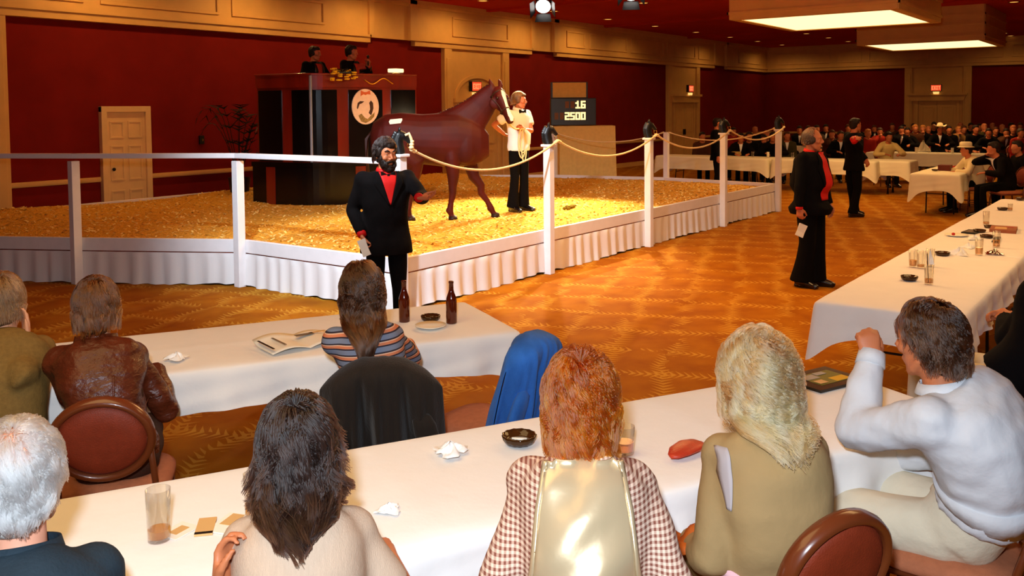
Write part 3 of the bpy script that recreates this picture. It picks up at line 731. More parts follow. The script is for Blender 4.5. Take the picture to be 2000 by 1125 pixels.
palm(9.6, 13.0, .5, 'dark potted palm in the shade left of the auctioneer stand')
# ---------------------------------------------------------------- tables
def table(x, y, rz, L, W, label, legs=True, h=.735, group=None):
    """origin at the near right corner region centre; x along the length"""
    t = thing('banquet_table', label, 'table', (x, y, 0), rz, group)
    MB().box((0, 0, h-.012), (L-.01, W-.01, .024)).build('tabletop', M['chair_frame'], t, bevel=.006)
    if legs:
        for sx in (-1, 1):
            for sy in (-1, 1):
                MB().tube([(sx*(L/2-.50), sy*(W/2-.16), h-.02), (sx*(L/2-.44), sy*(W/2-.16), .0)], .012, 8).build('leg', M['black'], t, smooth=True)
            MB().tube([(sx*(L/2-.48), -(W/2-.16), .35), (sx*(L/2-.48), W/2-.16, .35)], .008, 6).build('brace', M['black'], t, smooth=True)
    return t
def cloth(x, y, rz, L, W, drop, label, m, h=.742, seed=1, corner=.45, step=.05, fold=.03, ends=(1, 1), group=None):
    rr = np.random.RandomState(seed)
    nu = int(L/step); nv = max(8, int(W/step))
    V = []; px = [rr.uniform(0, 6.28) for _ in range(8)]
    def topz(u, v):
        z = .0025*math.sin(u*3.1+px[0]+v*2)+.002*math.sin(v*7+px[1]+u*1.3)+.0014*math.sin(u*9+v*5+px[2])
        for c in np.arange(-4, 4.1, .61):                        # ironed fold creases
            z += .006*math.exp(-((u-c*1.0-.1)/.014)**2)
        z += .006*math.exp(-((v)/.014)**2)
        return h+.004+z
    us = [-L/2+L*i/nu for i in range(nu+1)]; vs = [-W/2+W*j/nv for j in range(nv+1)]
    for u in us:
        for v in vs:
            e = min(L/2-abs(u), W/2-abs(v)); V.append((u, v, topz(u, v)*min(1, e/.04)+h*(1-min(1, e/.04)) if e < .04 else topz(u, v)))
    mb = MB(); mb.grid(V, nu+1, nv+1)
    B = [(i, 0) for i in range(nu)]+[(nu, j) for j in range(nv)]+[(i, nv) for i in range(nu, 0, -1)]+[(0, j) for j in range(nv, 0, -1)]
    # outward normals, softened at the corners
    per = []; s = 0
    for k, (i, j) in enumerate(B):
        u, v = us[i], vs[j]; nx = ny = 0
        if i == nu: nx = 1
        if i == 0: nx = -1
        if j == 0: ny = -1
        if j == nv: ny = 1
        cw = 0
        for cu in (-1, 1):
            for cv in (-1, 1):
                dd = abs(u-cu*L/2)+abs(v-cv*W/2); cw = max(cw, math.exp(-(dd/.10)**1.4)); 
                if dd < .2 and not (nx and ny):
                    f = .55*(1-dd/.2)
                    if nx: ny = cv*f
                    else: nx = cu*f
        n = Vector((nx, ny)); n.normalize(); per.append((u, v, n, cw, s)); s += step
    T = s; hs = [0, .012, .035, .08, .15, .24, .34, .46]
    K = 11; off = len(mb.v); n = len(per)
    kk = max(3, int(T/.42))
    amps = [rr.uniform(.3, 1) for _ in range(12)]
    for (u, v, nn, cw, s) in per:
        dr = drop*(1+corner*cw)+.012*math.sin(s*2.7+px[3])+.008*math.sin(s*6.1+px[4])
        for j in range(1, K+1):
            q = j/K; dz = dr*q
            w = math.sin(2*PI*kk*s/T+px[5]+1.3*math.sin(s*1.9+px[6]))*.6+math.sin(2*PI*int(kk*2.3)*s/T+px[7])*.4
            o = .012*min(1, dz/.03)+fold*q**1.2*(w+.6)*(1-.3*cw)+.05*cw*q
            wr = .004*math.sin(dz*60+s*9)*q
            mb.v.append((u+nn.x*(o+wr), v+nn.y*(o+wr), h-dz-(.0 if j > 1 else -.004)))
    def top_i(k): i, j = B[k]; return i*(nv+1)+j
    for k in range(n):
        k2 = (k+1) % n
        mb.f.append((top_i(k), off+k*K, off+k2*K, top_i(k2)))
        for j in range(K-1): mb.f.append((off+k*K+j, off+k*K+j+1, off+k2*K+j+1, off+k2*K+j))
    o = mb.build('tablecloth', m, None, smooth=True, fix=True)
    o.location = (x, y, 0); o.rotation_euler = (0, 0, rz)
    sb_ = o.modifiers.new('sub', 'SUBSURF'); sb_.levels = sb_.render_levels = 1
    return tag(o, label, 'tablecloth', group)
TABLE_H = .74
def run(p0, ang, L, W, nT, drop, lab_t, lab_c, m, seed, **kw):
    """row of nT tables; corner = far right top corner, ang = direction towards the left end, width to the near side"""
    u = Vector((math.cos(ang), math.sin(ang), 0)); w = Vector((u.y, -u.x, 0)) if kw.pop('flip', False) else Vector((-u.y, u.x, 0))
    c = Vector((p0[0], p0[1], 0))+u*(L/2)+w*(W/2)
    for k in range(nT):
        p = Vector((p0[0], p0[1], 0))+u*(L/nT*(k+.5))+w*(W/2)
        table(p.x, p.y, ang, L/nT-.01, W, lab_t[k])
    return cloth(c.x, c.y, ang, L, W, drop, lab_c, m, seed=seed, **kw)
# front row, middle row, right-hand row
A1 = PI-math.radians(28.4)
run((4.16, 1.27), A1, 4.9, .79, 2, .19, ['folding table at the right half of the front row', 'folding table at the left half of the front row'],
    'long white tablecloth over the front row of tables', M['cloth'], 11, corner=.35)
A2 = PI-math.radians(29.4)
run((4.30, 3.57), A2, 4.9, .84, 2, .20, ['folding table at the right half of the middle row', 'folding table at the left half of the middle row'],
    'long white tablecloth on the middle row, under the beer bottles', M['cloth'], 12, corner=.3)
for k, (x0, x1, lab, labc, zz) in enumerate(((5.55, 7.99, 'nearest folding table of the right-hand row', 'white tablecloth with a pointed corner on the nearest right-hand table', .742),
                                       (8.0, 10.44, 'second folding table of the right-hand row', 'white tablecloth on the second right-hand table, under ashtrays and glasses', .746),
                                       (10.45, 12.9, 'third folding table of the right-hand row', 'yellowish tablecloth on the third right-hand table', .742))):
    table((x0+x1)/2, 1.36, 0, x1-x0-.01, .82, lab); cloth((x0+x1)/2, 1.36, 0, x1-x0+.03, .83, .20, labc, M['cloth'], seed=20+k, corner=.9 if k == 0 else .3, h=zz)
table(14.6, .55, 0, 2.4, .8, 'folding table behind the right-hand row at the picture edge'); cloth(14.6, .55, 0, 2.44, .82, .3, 'white tablecloth at the right picture edge behind the right-hand row', M['cloth_far'], seed=31)
# far tables
table(18.2, 3.37, 0, 2.4, .78, 'folding table in front of the man in the white hat', True); cloth(18.2, 3.37, 0, 2.44, .80, .30, 'white tablecloth with pointed corners before the man in the white hat', M['cloth_far'], seed=32, corner=.75)
far = [(20.6, 9.05, PI/2, 2.9, 'draped far table left of the last ring posts'), (20.6, 6.35, PI/2, 2.3, 'draped far table behind the two men in dinner jackets'),
       (20.9, 5.05, PI/2, .95, 'small draped far table of the man in the yellow shirt'), (24.5, 5.0, PI/2, 2.9, 'draped far table before the white cowboy hat'), (25.4, 1.6, PI/2, 2.6, 'draped far table in the dim right corner'), (27.5, 8.2, PI/2, 3.2, 'draped far table deep in the crowd')]
for k, (x, y, a, L, lab) in enumerate(far):
    table(x, y, a, L-.04, .76, 'folding table under the cloth: '+lab); cloth(x, y, a, L, .78, .31, 'off-white cloth on the '+lab, M['cloth_far'], seed=40+k, corner=.6, step=.08)

# ---------------------------------------------------------------- chairs
def make_chair(name='banquet_chair', detail=True):
    t = thing(name, 'banquet chair', 'chair')
    a = math.radians(14); U = Vector((math.sin(-a), 0, math.cos(a))); N = Vector((math.cos(a), 0, math.sin(a)))   # back plane: U up, N forward
    c = Vector((-.27, 0, .705))
    V = []; n = 40; prof = [(0, .034), (.5, .034), (.85, .028), (.96, .016), (1, 0)]
    mb = MB(); V = []; rx, rz = .164, .150
    for sgn in (1, -1):
        Vg = []
        for k in range(n):
            th = 2*PI*k/n
            for q, d in prof: Vg.append(c+Vector((0, 1, 0))*(rx*q*math.cos(th))+U*(rz*q*math.sin(th))+N*(sgn*d))
        mb.grid(Vg, n, len(prof), closed=True)
    mb.build('backrest', M['chair_vinyl'], t, smooth=True)
    ring = [c+Vector((0, 1, 0))*((rx+.012)*math.cos(2*PI*k/48))+U*((rz+.012)*math.sin(2*PI*k/48)) for k in range(49)]
    mb = MB(); mb.tube(ring, [(.03, .017)]*49, 8, side=tuple(N), caps=False); mb.build('back_frame', M['chair_frame'], t, smooth=True)
    # seat pad: rounded square, domed
    mb = MB(); Vg = []; m = 36
    for k in range(m):
        th = 2*PI*k/m; cx, sy = math.cos(th), math.sin(th); r = (abs(cx)**4+abs(sy)**4)**-.25
        for q, z in ((0, .485), (.6, .483), (.9, .472), (1, .45), (1, .43), (.95, .42), (0, .42)): Vg.append((.215*q*cx*r+.0, .215*q*sy*r, z))
    mb.grid(Vg, m, 7, closed=True); mb.build('seat', M['chair_seat'], t, smooth=True)
    for s in (-1, 1):
        MB().tube([(.17, s*.18, .42), (.20, s*.2, 0)], .0125, 8).build('leg', M['chair_frame'], t, smooth=True)
        MB().tube([c+Vector((0, s*.165, 0)), (-.21, s*.175, .5), (-.19, s*.18, .42), (-.25, s*.2, 0)], .0125, 8).build('leg', M['chair_frame'], t, smooth=True)
        MB().tube([(.18, s*.185, .41), (-.19, s*.185, .41)], .012, 8).build('seat_rail', M['chair_frame'], t, smooth=True)
        MB().tube([(.185, s*.19, .2), (-.22, s*.19, .2)], .009, 6).build('stretcher', M['chair_frame'], t, smooth=True)
    MB().tube([(.18, -.19, .41), (.18, .19, .41)], .012, 8).build('seat_rail', M['chair_frame'], t, smooth=True)
    return t
chair0 = make_chair(); chair_used = [False]
def chair(x, y, rz, label, group=None):
    o = chair0 if not chair_used[0] else copy_tree(chair0); chair_used[0] = True
    o.location = (x, y, 0); o.rotation_euler = (0, 0, rz); o['label'] = label
    if group: o['group'] = group
    elif 'group' in o: del o['group']
    return o
def chair_by_back(px, py, rz, label, group=None):
    """place so that the middle of the oval back sits at the picture point"""
    p = P(px, py, .705); return chair(p.x+.27*math.cos(rz), p.y+.27*math.sin(rz), rz, label, group)
D2R = math.radians
CH = {}
CH['leather'] = chair_by_back(200, 858, D2R(50), 'empty-backed brown oval chair behind the man in the leather jacket')
CH['striped'] = chair_by_back(746, 800, D2R(40), 'oval banquet chair under the dark jacket behind the striped sweater')
_q = P(942, 822, .46); CH['denim'] = chair(_q.x, _q.y, D2R(92), 'banquet chair with a dusty brown seat under the denim jacket')
CH['front'] = chair_by_back(1630, 1112, D2R(62), 'rust brown oval chair of the blonde woman in khaki')
CH['red'] = chair_by_back(1105, 1232, D2R(40), 'oval chair of the red-haired woman at the bottom edge')

def draped_jacket(ch, label, m, w=.235, drop=.40, seed=0, thick=.075, seam=None, wild=1.0):
    rz = ch.rotation_euler.z; rr = np.random.RandomState(seed); ph = rr.uniform(0, 6.28, 8)
    t = thing('jacket', label, 'jacket', tuple(ch.location), rz)
    a = math.radians(14); U = Vector((math.sin(-a), 0, math.cos(a))); N = Vector((math.cos(a), 0, math.sin(a))); c = Vector((-.27, 0, .705))
    V = []; nu, nv = 60, 27
    for i in range(nu+1):
        y = -1+2*i/nu                                  # across
        topz = .215*math.sqrt(max(0, 1-(abs(y)*.86)**2.2))
        for j in range(nv):
            q = (j-(nv-1)/2)/((nv-1)/2); aq = abs(q); sgn = 1 if q > 0 else -1    # q<0 behind, q>0 before the back
            z = topz+.012-(drop+.03*math.sin(y*2+ph[0])+ (0 if q < 0 else -.06))*max(0, aq-.1)/.9 - (.03*abs(y)**2)
            wd = (w*(1+.10*min(1, aq*1.5)-.05*aq))*y
            f = (.022*math.sin(y*9+ph[1]+aq*1.5)+.012*math.sin(y*19+ph[2]+aq*3)+.007*math.sin(y*37+ph[3]))*wild*min(1, aq*1.6)
            dp = sgn*(thick*min(1, (aq/.16)**.6)+.02*aq)*(1-.97*abs(y)**3.5)+f*(1-.6*abs(y)**3)
            V.append(c+Vector((0, wd, 0))+U*z+N*dp)
    mb = MB(); mb.grid(V, nu+1, nv)
    mb.build('body', m, t, smooth=True, solid=.006, fix=False, sub=1)
    # empty sleeves hanging at the sides
    for s in (-1, 1):
        pts = [c+Vector((0, s*w*.62, 0))+U*.03+N*(-thick*.9), c+Vector((0, s*w*.80, 0))+U*(-.1)+N*(-thick*.95), c+Vector((0, s*w*.78, 0))+U*(-.28)+N*(-thick*.7), c+Vector((0, s*w*.72, 0))+U*(-.40)+N*(-thick*.6)]
        mb = MB(); mb.tube(pts, [(.05, .03), (.055, .034), (.05, .03), (.045, .026)], 12, side=(0, 1, 0)); mb.build('sleeve', m, t, smooth=True, sub=1)
    return t, c, U, N
M['dark_cloth'] = mat('dark brown black wool', rgb(34, 26, 20), .85, .2, var=.3, vscale=5, bump=.3, bscale=140, sheen=.1, stretch=(1, 1, .3))
M['denim'] = mat('blue denim', rgb(44, 98, 176), .85, .15, var=.34, vscale=9, bump=.4, bscale=320, sheen=.1, stretch=(1, 1, .35))
M['stitch'] = mat('pale stitching', rgb(130, 160, 196), .8, .2)
dj = draped_jacket(CH['striped'], 'dark brown jacket draped over the chair behind the striped sweater', M['dark_cloth'], .25, .50, 3, wild=1.6)
de, dc, dU, dN = draped_jacket(CH['denim'], 'blue denim jacket draped over the chair back beside the dusty seat', M['denim'], .215, .48, 5, wild=1.0)
for q in (-.16, -.27):
    mb = MB(); mb.tube([dc+Vector((0, y, 0))+dU*(q+.03*math.sin(y*9))+dN*(-.115-.018*math.sin(y*22)) for y in np.linspace(-.17, .17, 20)], .004, 6); mb.build('seam', M['stitch'], de)

# ---------------------------------------------------------------- things on the tables
ZT = .7475
def at(px, py, z=ZT): return P(px, py, z)
def place(o, px, py, z=ZT, rz=0): p = at(px, py, z); o.location = (p.x, p.y, z+.003); o.rotation_euler = (0, 0, rz); return o
def bottle(px, py, label):
    t = thing('beer_bottle', label, 'bottle')
    MB().lathe([(.001, 0), (.029, 0), (.0305, .006), (.0305, .125), (.028, .145), (.017, .175), (.0135, .19), (.0128, .225), (.0145, .226), (.0145, .236), (.012, .238), (.001, .237)], 24).build('glass_body', M['amber_glass'], t, smooth=True)
    return place(t, px, py)
bottle(790, 630, 'brown beer bottle half behind the striped sweater sleeve'); bottle(882, 632, 'brown beer bottle standing free beside the ashtray on the middle table')
def ashtray_mesh(r=.055):
    mb = MB(); n = 40; V = []
    for k in range(n):
        th = 2*PI*k/n; sc = 1+.045*math.cos(th*13)
        for (q, z) in ((0, .001), (.78*sc, .001), (.92*sc, .012), (1.0*sc, .030), (.93*sc, .031), (.80, .012), (.7, .007), (0, .006)): V.append((r*q*math.cos(th), r*q*math.sin(th), z))
    return mb.grid(V, n, 8, closed=True)
def ashtray(px, py, label, r=.055, butt=True, group=None):
    t = thing('ashtray', label, 'ashtray', group=group)
    ashtray_mesh(r).build('bowl', M['ash_glass'], t, smooth=True)
    mb = MB(); mb.lathe([(.001, .0075), (r*.68, .0075)], 20); mb.build('ash', M['print'], t)
    if butt:
        for k in range(2): MB().tube([(.01+.01*k, -.02, .012), (-.012, .012+.012*k, .014)], .004, 6).build('cigarette_butt', M['paper'], t, smooth=True)
    return place(t, px, py)
ashtray(841, 627, 'smoky amber ashtray between the two beer bottles'); ashtray(1014, 866, 'large scalloped amber ashtray left of the red-haired woman', .062)
ashtray(1776, 548, 'amber ashtray at the near end of the right-hand table'); ashtray(1841, 500, 'amber ashtray behind the group of three tumblers')
ashtray(1913, 455, 'dark ashtray full of butts in the middle of the right-hand row'); ashtray(1958, 411, 'dark ashtray far down the right-hand row'); ashtray(1993, 391, 'dark ashtray at the far end of the right-hand row'); ashtray(1934, 447, 'dark ashtray under the tall tumbler on the second right-hand table')
ashtray(1927, 466, 'dark low ashtray before the snack plate glasses')
def tumbler(px, py, label, r=.031, h=.13, fill=.03, m='drink', straw=False):
    t = thing('drinking_glass', label, 'glass')
    MB().lathe([(.001, 0), (r*.88, 0), (r, h), (r-.002, h), (r*.88-.003, .010), (.001, .009)], 24).build('glass_body', M['glass'], t, smooth=True)
    if fill: MB().lathe([(.001, .011), (r*.86, .011), (r*.86+.001, .011+fill), (.001, .011+fill)], 20).build('drink', M[m], t, smooth=False)
    if straw: MB().tube([(-.012, 0, .012), (.035, .02, h+.07)], .003, 6).build('straw', M['black'], t)
    return place(t, px, py)
tumbler(311, 1056, 'tall tumbler with a little whisky beside the white-haired man', .034, .145, .022)
tumbler(1783, 522, 'leftmost of three tumblers on the right-hand table, with amber dregs', .03, .13, .04); tumbler(1799, 524, 'middle one of three tumblers on the right-hand table', .03, .13, .012); tumbler(1817, 520, 'rightmost of three tumblers, with a crumpled napkin in it', .03, .13, .02)
tumbler(1814, 556, 'tumbler with a black stirring straw beside the near ashtray', .03, .13, .025, 'drink', True)
tumbler(1912, 499, 'tall amber-tinted tumbler beside the foil ashtray', .031, .14, .05); tumbler(1946, 484, 'tall tumbler behind the foil ashtray on the right-hand table', .031, .14, .05); tumbler(1926, 440, 'tall tumbler at the middle of the right-hand row', .031, .14, .02)
tumbler(1973, 412, 'small bright tumbler far down the right-hand row', .026, .08, .02)
tumbler(497, 1010, 'tumbler half hidden by the dark-haired woman', .03, .13, .03)
tumbler(1220, 886, 'short glass with pink drink beside the red-haired woman', .036, .095, .03, 'pinkdrink')
# plate, snack dish
t = thing('plate', 'white saucer with a clear rim beside the striped sweater sleeve', 'plate'); MB().lathe([(.001, .002), (.05, .002), (.085, .014), (.085, .018), (.05, .006), (.001, .006)], 32).build('dish', M['paper'], t, smooth=True); place(t, 841, 641)
t = thing('plate', 'white snack plate with a red cherry on the right-hand row', 'plate'); MB().lathe([(.001, .002), (.06, .002), (.10, .016), (.10, .019), (.06, .006), (.001, .006)], 28).build('dish', M['paper'], t, smooth=True); MB().ell((-.03, .02, .022), (.016, .016, .014)).build('cherry', M['exit_red'] if False else mat('cherry', rgb(190, 30, 20), .3, .5), t, smooth=True); place(t, 1868, 462)
def crumple(px, py, label, r=.05, name='napkin', m='napkin', h=.6, seed=0, cat='napkin', z=ZT):
    rr = np.random.RandomState(seed); mb = MB(); n, k = 22, 12; V = []
    ph = rr.uniform(0, 6.28, 6)
    for i in range(n):
        th = 2*PI*i/n
        for j in range(k):
            q = j/(k-1); rad = r*q*(1+.28*math.sin(th*3+ph[0])+.16*math.sin(th*7+ph[1]+q*4)); zz = r*h*(1-q)**.7*(.6+.5*math.sin(th*4+ph[2]+q*5))+.003+.006*abs(math.sin(th*5+q*9))
            V.append((rad*math.cos(th), rad*math.sin(th), zz))
    mb.grid(V, n, k, closed=True); o = mb.build(name, M[m] if isinstance(m, str) else m, None, smooth=True, fix=False); place(o, px, py, z); return tag(o, label, cat)
crumple(880, 886, 'crumpled white paper napkin on the front table', .055, seed=1); crumple(1873, 499, 'crumpled white napkin beside the amber tumblers', .075, seed=2, h=.8)
crumple(1892, 486, 'smaller crumpled napkin behind the larger one', .05, seed=3, h=.8); crumple(1903, 469, 'flat white napkin behind the plate with the cherry', .06, seed=4); crumple(345, 703, 'white tissue right of the leather sleeve on the middle table', .05, seed=5); crumple(760, 1002, 'white tissue right of the dark-haired woman', .035, seed=7); crumple(1817, 519, 'white napkin stuffed in the rightmost of three tumblers', .021, seed=9, h=5.5, z=.757)
crumple(1942, 497, 'crumpled cellophane and foil beside the tall tumblers', .06, 'foil_scrap', 'ash_glass', .6, 12, 'scrap')
def sheet(px, py, w, d, rz, label, name, cat, m, parts=(), th=.004, z=ZT):
    t = thing(name, label, cat); MB().box((0, 0, th/2+.001), (w, d, th)).build('cover', m, t)
    for k_, (u, v, a, b, mm) in enumerate(parts): MB().box((u, v, th+.0015+.0008*k_), (a, b, .001)).build('print', mm, t)
    return place(t, px, py, z, rz)
pm = {k: mat('print '+k, rgb(*c), .5, .3) for k, c in dict(yellow=(222, 170, 30), olive=(120, 110, 40), grey=(170, 160, 150), dark=(24, 18, 16), tan=(214, 170, 110), red=(160, 50, 20)).items()}
sheet(1607, 745, .30, .225, D2R(-22), 'black glossy sale catalogue with yellow photograph on the front table', 'catalogue', 'book', mat('black cover', rgb(22, 18, 16), .15, .5), ((.01, -.0, .2, .14, pm['olive']), (.06, -.04, .09, .05, pm['yellow']), (-.05, .03, .08, .05, pm['grey']), (.03, .045, .06, .03, pm['grey']), (-.06, -.04, .05, .04, pm['tan'])), .012)
# open newspaper curling off the middle table edge
def newspaper():
    t = thing('newspaper', 'open white leaflet with grey print left of the striped sweater', 'paper')
    V = []
    for i in range(15):
        for j in range(9):
            x = -.2+.4*i/14; y = -.13+.26*j/8; V.append((x, y, .004+.018*abs(math.sin(i/14*PI*2))+.022*max(0, (j-5)/3)**2*(1 if i < 8 else .3)))
    mb = MB(); mb.grid(V, 15, 9); mb.build('page', M['paper'], t, smooth=True, solid=.0015, fix=False)
    for (u, v, a, b, q) in ((-.11, .02, .012, .20, M['print']), (.05, .05, .10, .035, M['print']), (.13, .06, .09, .02, pm['tan']), (-.19, -.02, .012, .2, pm['dark'])):
        MB().box((u, v, .03), (a, b, .001)).build('print', q, t)
    return place(t, 585, 672, ZT, D2R(-15))
newspaper()
sheet(402, 1033, .105, .05, D2R(48), 'tan matchbook cover lying right of the whisky tumbler', 'matchbook', 'matchbook', pm['tan'], ((-.045, 0, .012, .05, pm['dark']),), .006)
sheet(446, 1026, .12, .07, D2R(20), 'folded paper slip beside the tan matchbook', 'paper_slip', 'paper', M['paper'], ((.02, 0, .07, .04, pm['tan']),))
sheet(350, 1040, .09, .07, D2R(10), 'white drink coaster behind the whisky tumbler', 'coaster', 'coaster', M['paper'], ((.0, .0, .05, .03, pm['tan']),), .003)
sheet(75, 730, .30, .22, D2R(-30), 'cream paper between the khaki and leather jackets', 'paper_sheet', 'paper', M['paper'])
sheet(1960, 452, .34, .22, D2R(5), 'stack of reddish brown folders on the right-hand row', 'folder', 'folder', mat('rust folder', rgb(150, 84, 50), .6, .3, var=.2, vscale=12), ((-.02, .02, .16, .1, pm['tan']), (.08, -.05, .1, .06, pm['red'])), .03)
sheet(1946, 470, .32, .05, D2R(4), 'dark flat case edge before the reddish folders', 'flat_case', 'case', pm['dark'], (), .012)
sheet(1898, 455, .24, .12, D2R(-6), 'dark open notebook beside the snack plate', 'notebook', 'notebook', pm['dark'], ((0, .01, .16, .06, M['print']),), .014)
po_ = thing('eyeglass_pouch', 'red leather eyeglass pouch lying on the front table', 'pouch'); rl = mat('red leather', rgb(186, 58, 34), .35, .4, var=.15, vscale=20, bump=.2, bscale=120)
MB().tube([(-.095, 0, .010), (-.08, .0, .012), (-.04, .004, .016), (.02, .004, .018), (.06, 0, .016), (.08, -.004, .012)], [(.004, .004), (.024, .009), (.042, .014), (.048, .016), (.040, .013), (.026, .008)], 16, side=(0, 1, 0)).build('pouch_body', rl, po_, smooth=True)
MB().tube([(.076, -.03, .014), (.083, -.004, .016), (.076, .022, .014)], .004, 6).build('pouch_rim', rl, po_, smooth=True); place(po_, 1342, 886, ZT, D2R(-8))
# far table things
sheet(1846, 333, .26, .2, D2R(0), 'dark red box on the table of the man in the white hat', 'box', 'box', mat('maroon box', rgb(96, 34, 20), .6, .3), (), .10)
ashtray(1826, 334, 'small dark ashtray on the table of the man in the white hat')
crumple(1872, 330, 'red cloth bundle beside the arms of the man in the white hat', .12, 'cloth_bundle', mat('red bundle', rgb(160, 30, 16), .8, .2), .6, 23, 'cloth')
crumple(1803, 296, 'tall white folded napkin on the far table left of the cowboy hat', .16, 'folded_napkin', 'cloth_far', 1.7, 25, 'napkin')
sheet(1436, 303, .42, .3, 0, 'yellowish flat box on the far table behind the ring posts', 'flat_box', 'box', M['drape'], (), .09)
# ---------------------------------------------------------------- people
V3 = Vector
def lerp(a, b, t): return a.lerp(b, t)
def noise3(v, f, seed, n=7):
    r = np.random.RandomState(seed); o = np.zeros(len(v))
    for i in range(n):
        d = r.normal(size=3); d /= np.linalg.norm(d); o += np.sin(v @ d*f*(1+.35*i)+r.rand()*6.28)/(1+.3*i)
    return o/2.2
def displace(me, amp, f, seed, stretch=(1, 1, 1)):
    n = len(me.vertices); co = np.empty(n*3, 'f'); no = np.empty(n*3, 'f')
    me.vertices.foreach_get('co', co); me.vertices.foreach_get('normal', no); co = co.reshape(-1, 3); no = no.reshape(-1, 3)
    co = co+no*(amp*noise3(co*np.array(stretch), f, seed))[:, None]
    me.vertices.foreach_set('co', co.astype('f').ravel()); me.update()
def loft(mb, secs, n=20, ex=2.3):
    """secs: (centre, side vector, forward vector, half width, half depth)"""
    V = []
    for c, sd, fw, hw, hd in secs:
        sd = V3(sd); fw = V3(fw)
        for k in range(n):
            th = 2*PI*k/n; cx, sy = math.cos(th), math.sin(th); r = (abs(cx)**ex+abs(sy)**ex)**(-1/ex)
            V.append(V3(c)+sd*(hw*cx*r)+fw*(hd*sy*r))
    N = len(secs); F = [(i*n+k, i*n+(k+1) % n, (i+1)*n+(k+1) % n, (i+1)*n+k) for i in range(N-1) for k in range(n)]
    F += [tuple(range(n-1, -1, -1)), tuple((N-1)*n+k for k in range(n))]
    mb.add(V, F)
def ik(a, c, l1, l2, pole):
    a, c = V3(a), V3(c); d = c-a; L = min(d.length, (l1+l2)*.999); d.normalize()
    x = (l1*l1-l2*l2+L*L)/(2*L); h = math.sqrt(max(0, l1*l1-x*x))
    p = V3(pole)-d*V3(pole).dot(d); p.normalize()
    return a+d*x+p*h, a+d*L
def headM(yaw=0, pitch=0, roll=0):
    return Euler((math.radians(roll), math.radians(pitch), math.radians(yaw)), 'XYZ').to_matrix()
def head(mb, c, R, s=1.0, fem=False, ears=True):
    E = lambda p, r, rot=None: mb.ell(c+R @ (V3(p)*s), tuple(k*s for k in r), R if rot is None else R @ rot, 18, 12)
    T = lambda pts, rr: mb.tube([c+R @ (V3(p)*s) for p in pts], [tuple(k*s for k in r) if isinstance(r, tuple) else r*s for r in rr], 10, side=tuple(R @ V3((0, 1, 0))))
    E((-.012, 0, .028), (.098, .077, .093)); E((.030, 0, .012), (.062, .066, .085))
    E((.030, 0, -.055), (.058, .052, .062)); E((.062, 0, -.098), (.024, .026, .018))       # jaw, chin
    T([(.0, .052, -.045), (.035, .044, -.085), (.062, .018, -.105)], [.018, .016, .014]); T([(.0, -.052, -.045), (.035, -.044, -.085), (.062, -.018, -.105)], [.018, .016, .014])
    T([(.090, 0, .022), (.104, 0, -.004), (.116, 0, -.026)], [(.008, .010), (.010, .010), (.014, .011)])    # nose
    E((.100, .011, -.030), (.010, .008, .007)); E((.100, -.011, -.030), (.010, .008, .007))
    T([(.066, .048, .028), (.085, .026, .036), (.089, 0, .031), (.085, -.026, .036), (.066, -.048, .028)], [.010, .011, .009, .011, .010])    # brow
    for q in (1, -1):
        E((.066, q*.040, -.020), (.022, .022, .020)); E((.080, q*.031, .018), (.010, .017, .007)); E((.079, q*.031, -.002), (.009, .016, .005))
        if ears:
            E((-.008, q*.076, .0), (.019, .008, .030), Euler((0, .25, q*.35)).to_matrix()); E((-.004, q*.077, -.022), (.011, .007, .013))
    E((.088, 0, -.058), (.010, .023, .0065)); E((.086, 0, -.070), (.010, .019, .007))
def hand(mb, w, d, pn, th, curl=.5, s=1.0, spread=.10, thumb=.6, fold=None):
    """wrist w, finger direction d, palm normal pn (curl side), th towards the thumb; five fingers"""
    w, d, pn, th = V3(w), V3(d).normalized(), V3(pn), V3(th)
    pn = (pn-d*pn.dot(d)).normalized(); th = (th-d*th.dot(d)-pn*th.dot(pn)).normalized()
    loft(mb, [(w-d*.015*s, th, pn, .026*s, .019*s), (w+d*.03*s, th, pn, .036*s, .017*s), (w+d*.07*s, th, pn, .041*s, .014*s), (w+d*.095*s, th, pn, .039*s, .011*s)], 14)
    for i in range(4):
        k = w+d*((.090, .096, .091, .080)[i]*s)+th*((.030-.0205*i)*s); L = (.074, .082, .076, .058)[i]*s
        cv = curl if fold is None else fold[i]
        dd = (d+th*(spread*(1.2-.8*i))).normalized(); pts = [k-d*.02*s, k]; a = 0
        ax = dd.cross(pn)
        for f, q in ((.45, .75), (.30, 1.0), (.25, .75)):
            a += q*cv; dn = dd*math.cos(a)+pn*math.sin(a); pts.append(pts[-1]+dn*(L*f))
        mb.tube(pts, [.0105*s, .0105*s, .0095*s, .0085*s, .0065*s], 8, side=tuple(th)); mb.ell(pts[-1], (.0068*s,)*3, None, 8, 6)
    b = w+d*.022*s+th*.026*s; t1 = (d*.55+th*.80*(1-.5*thumb)+pn*.55*thumb).normalized(); t2 = (d*.85+th*.25*(1-thumb)+pn*.6*thumb).normalized()
    pts = [b, b+t1*.044*s, b+t1*.044*s+t2*.030*s, b+t1*.044*s+t2*.030*s+(t2+pn*.3*thumb).normalized()*.024*s]
    mb.tube(pts, [.015*s, .0125*s, .011*s, .0085*s], 8); mb.ell(pts[-1], (.0085*s,)*3, None, 8, 6)
    return w+d*.07*s+pn*.02*s

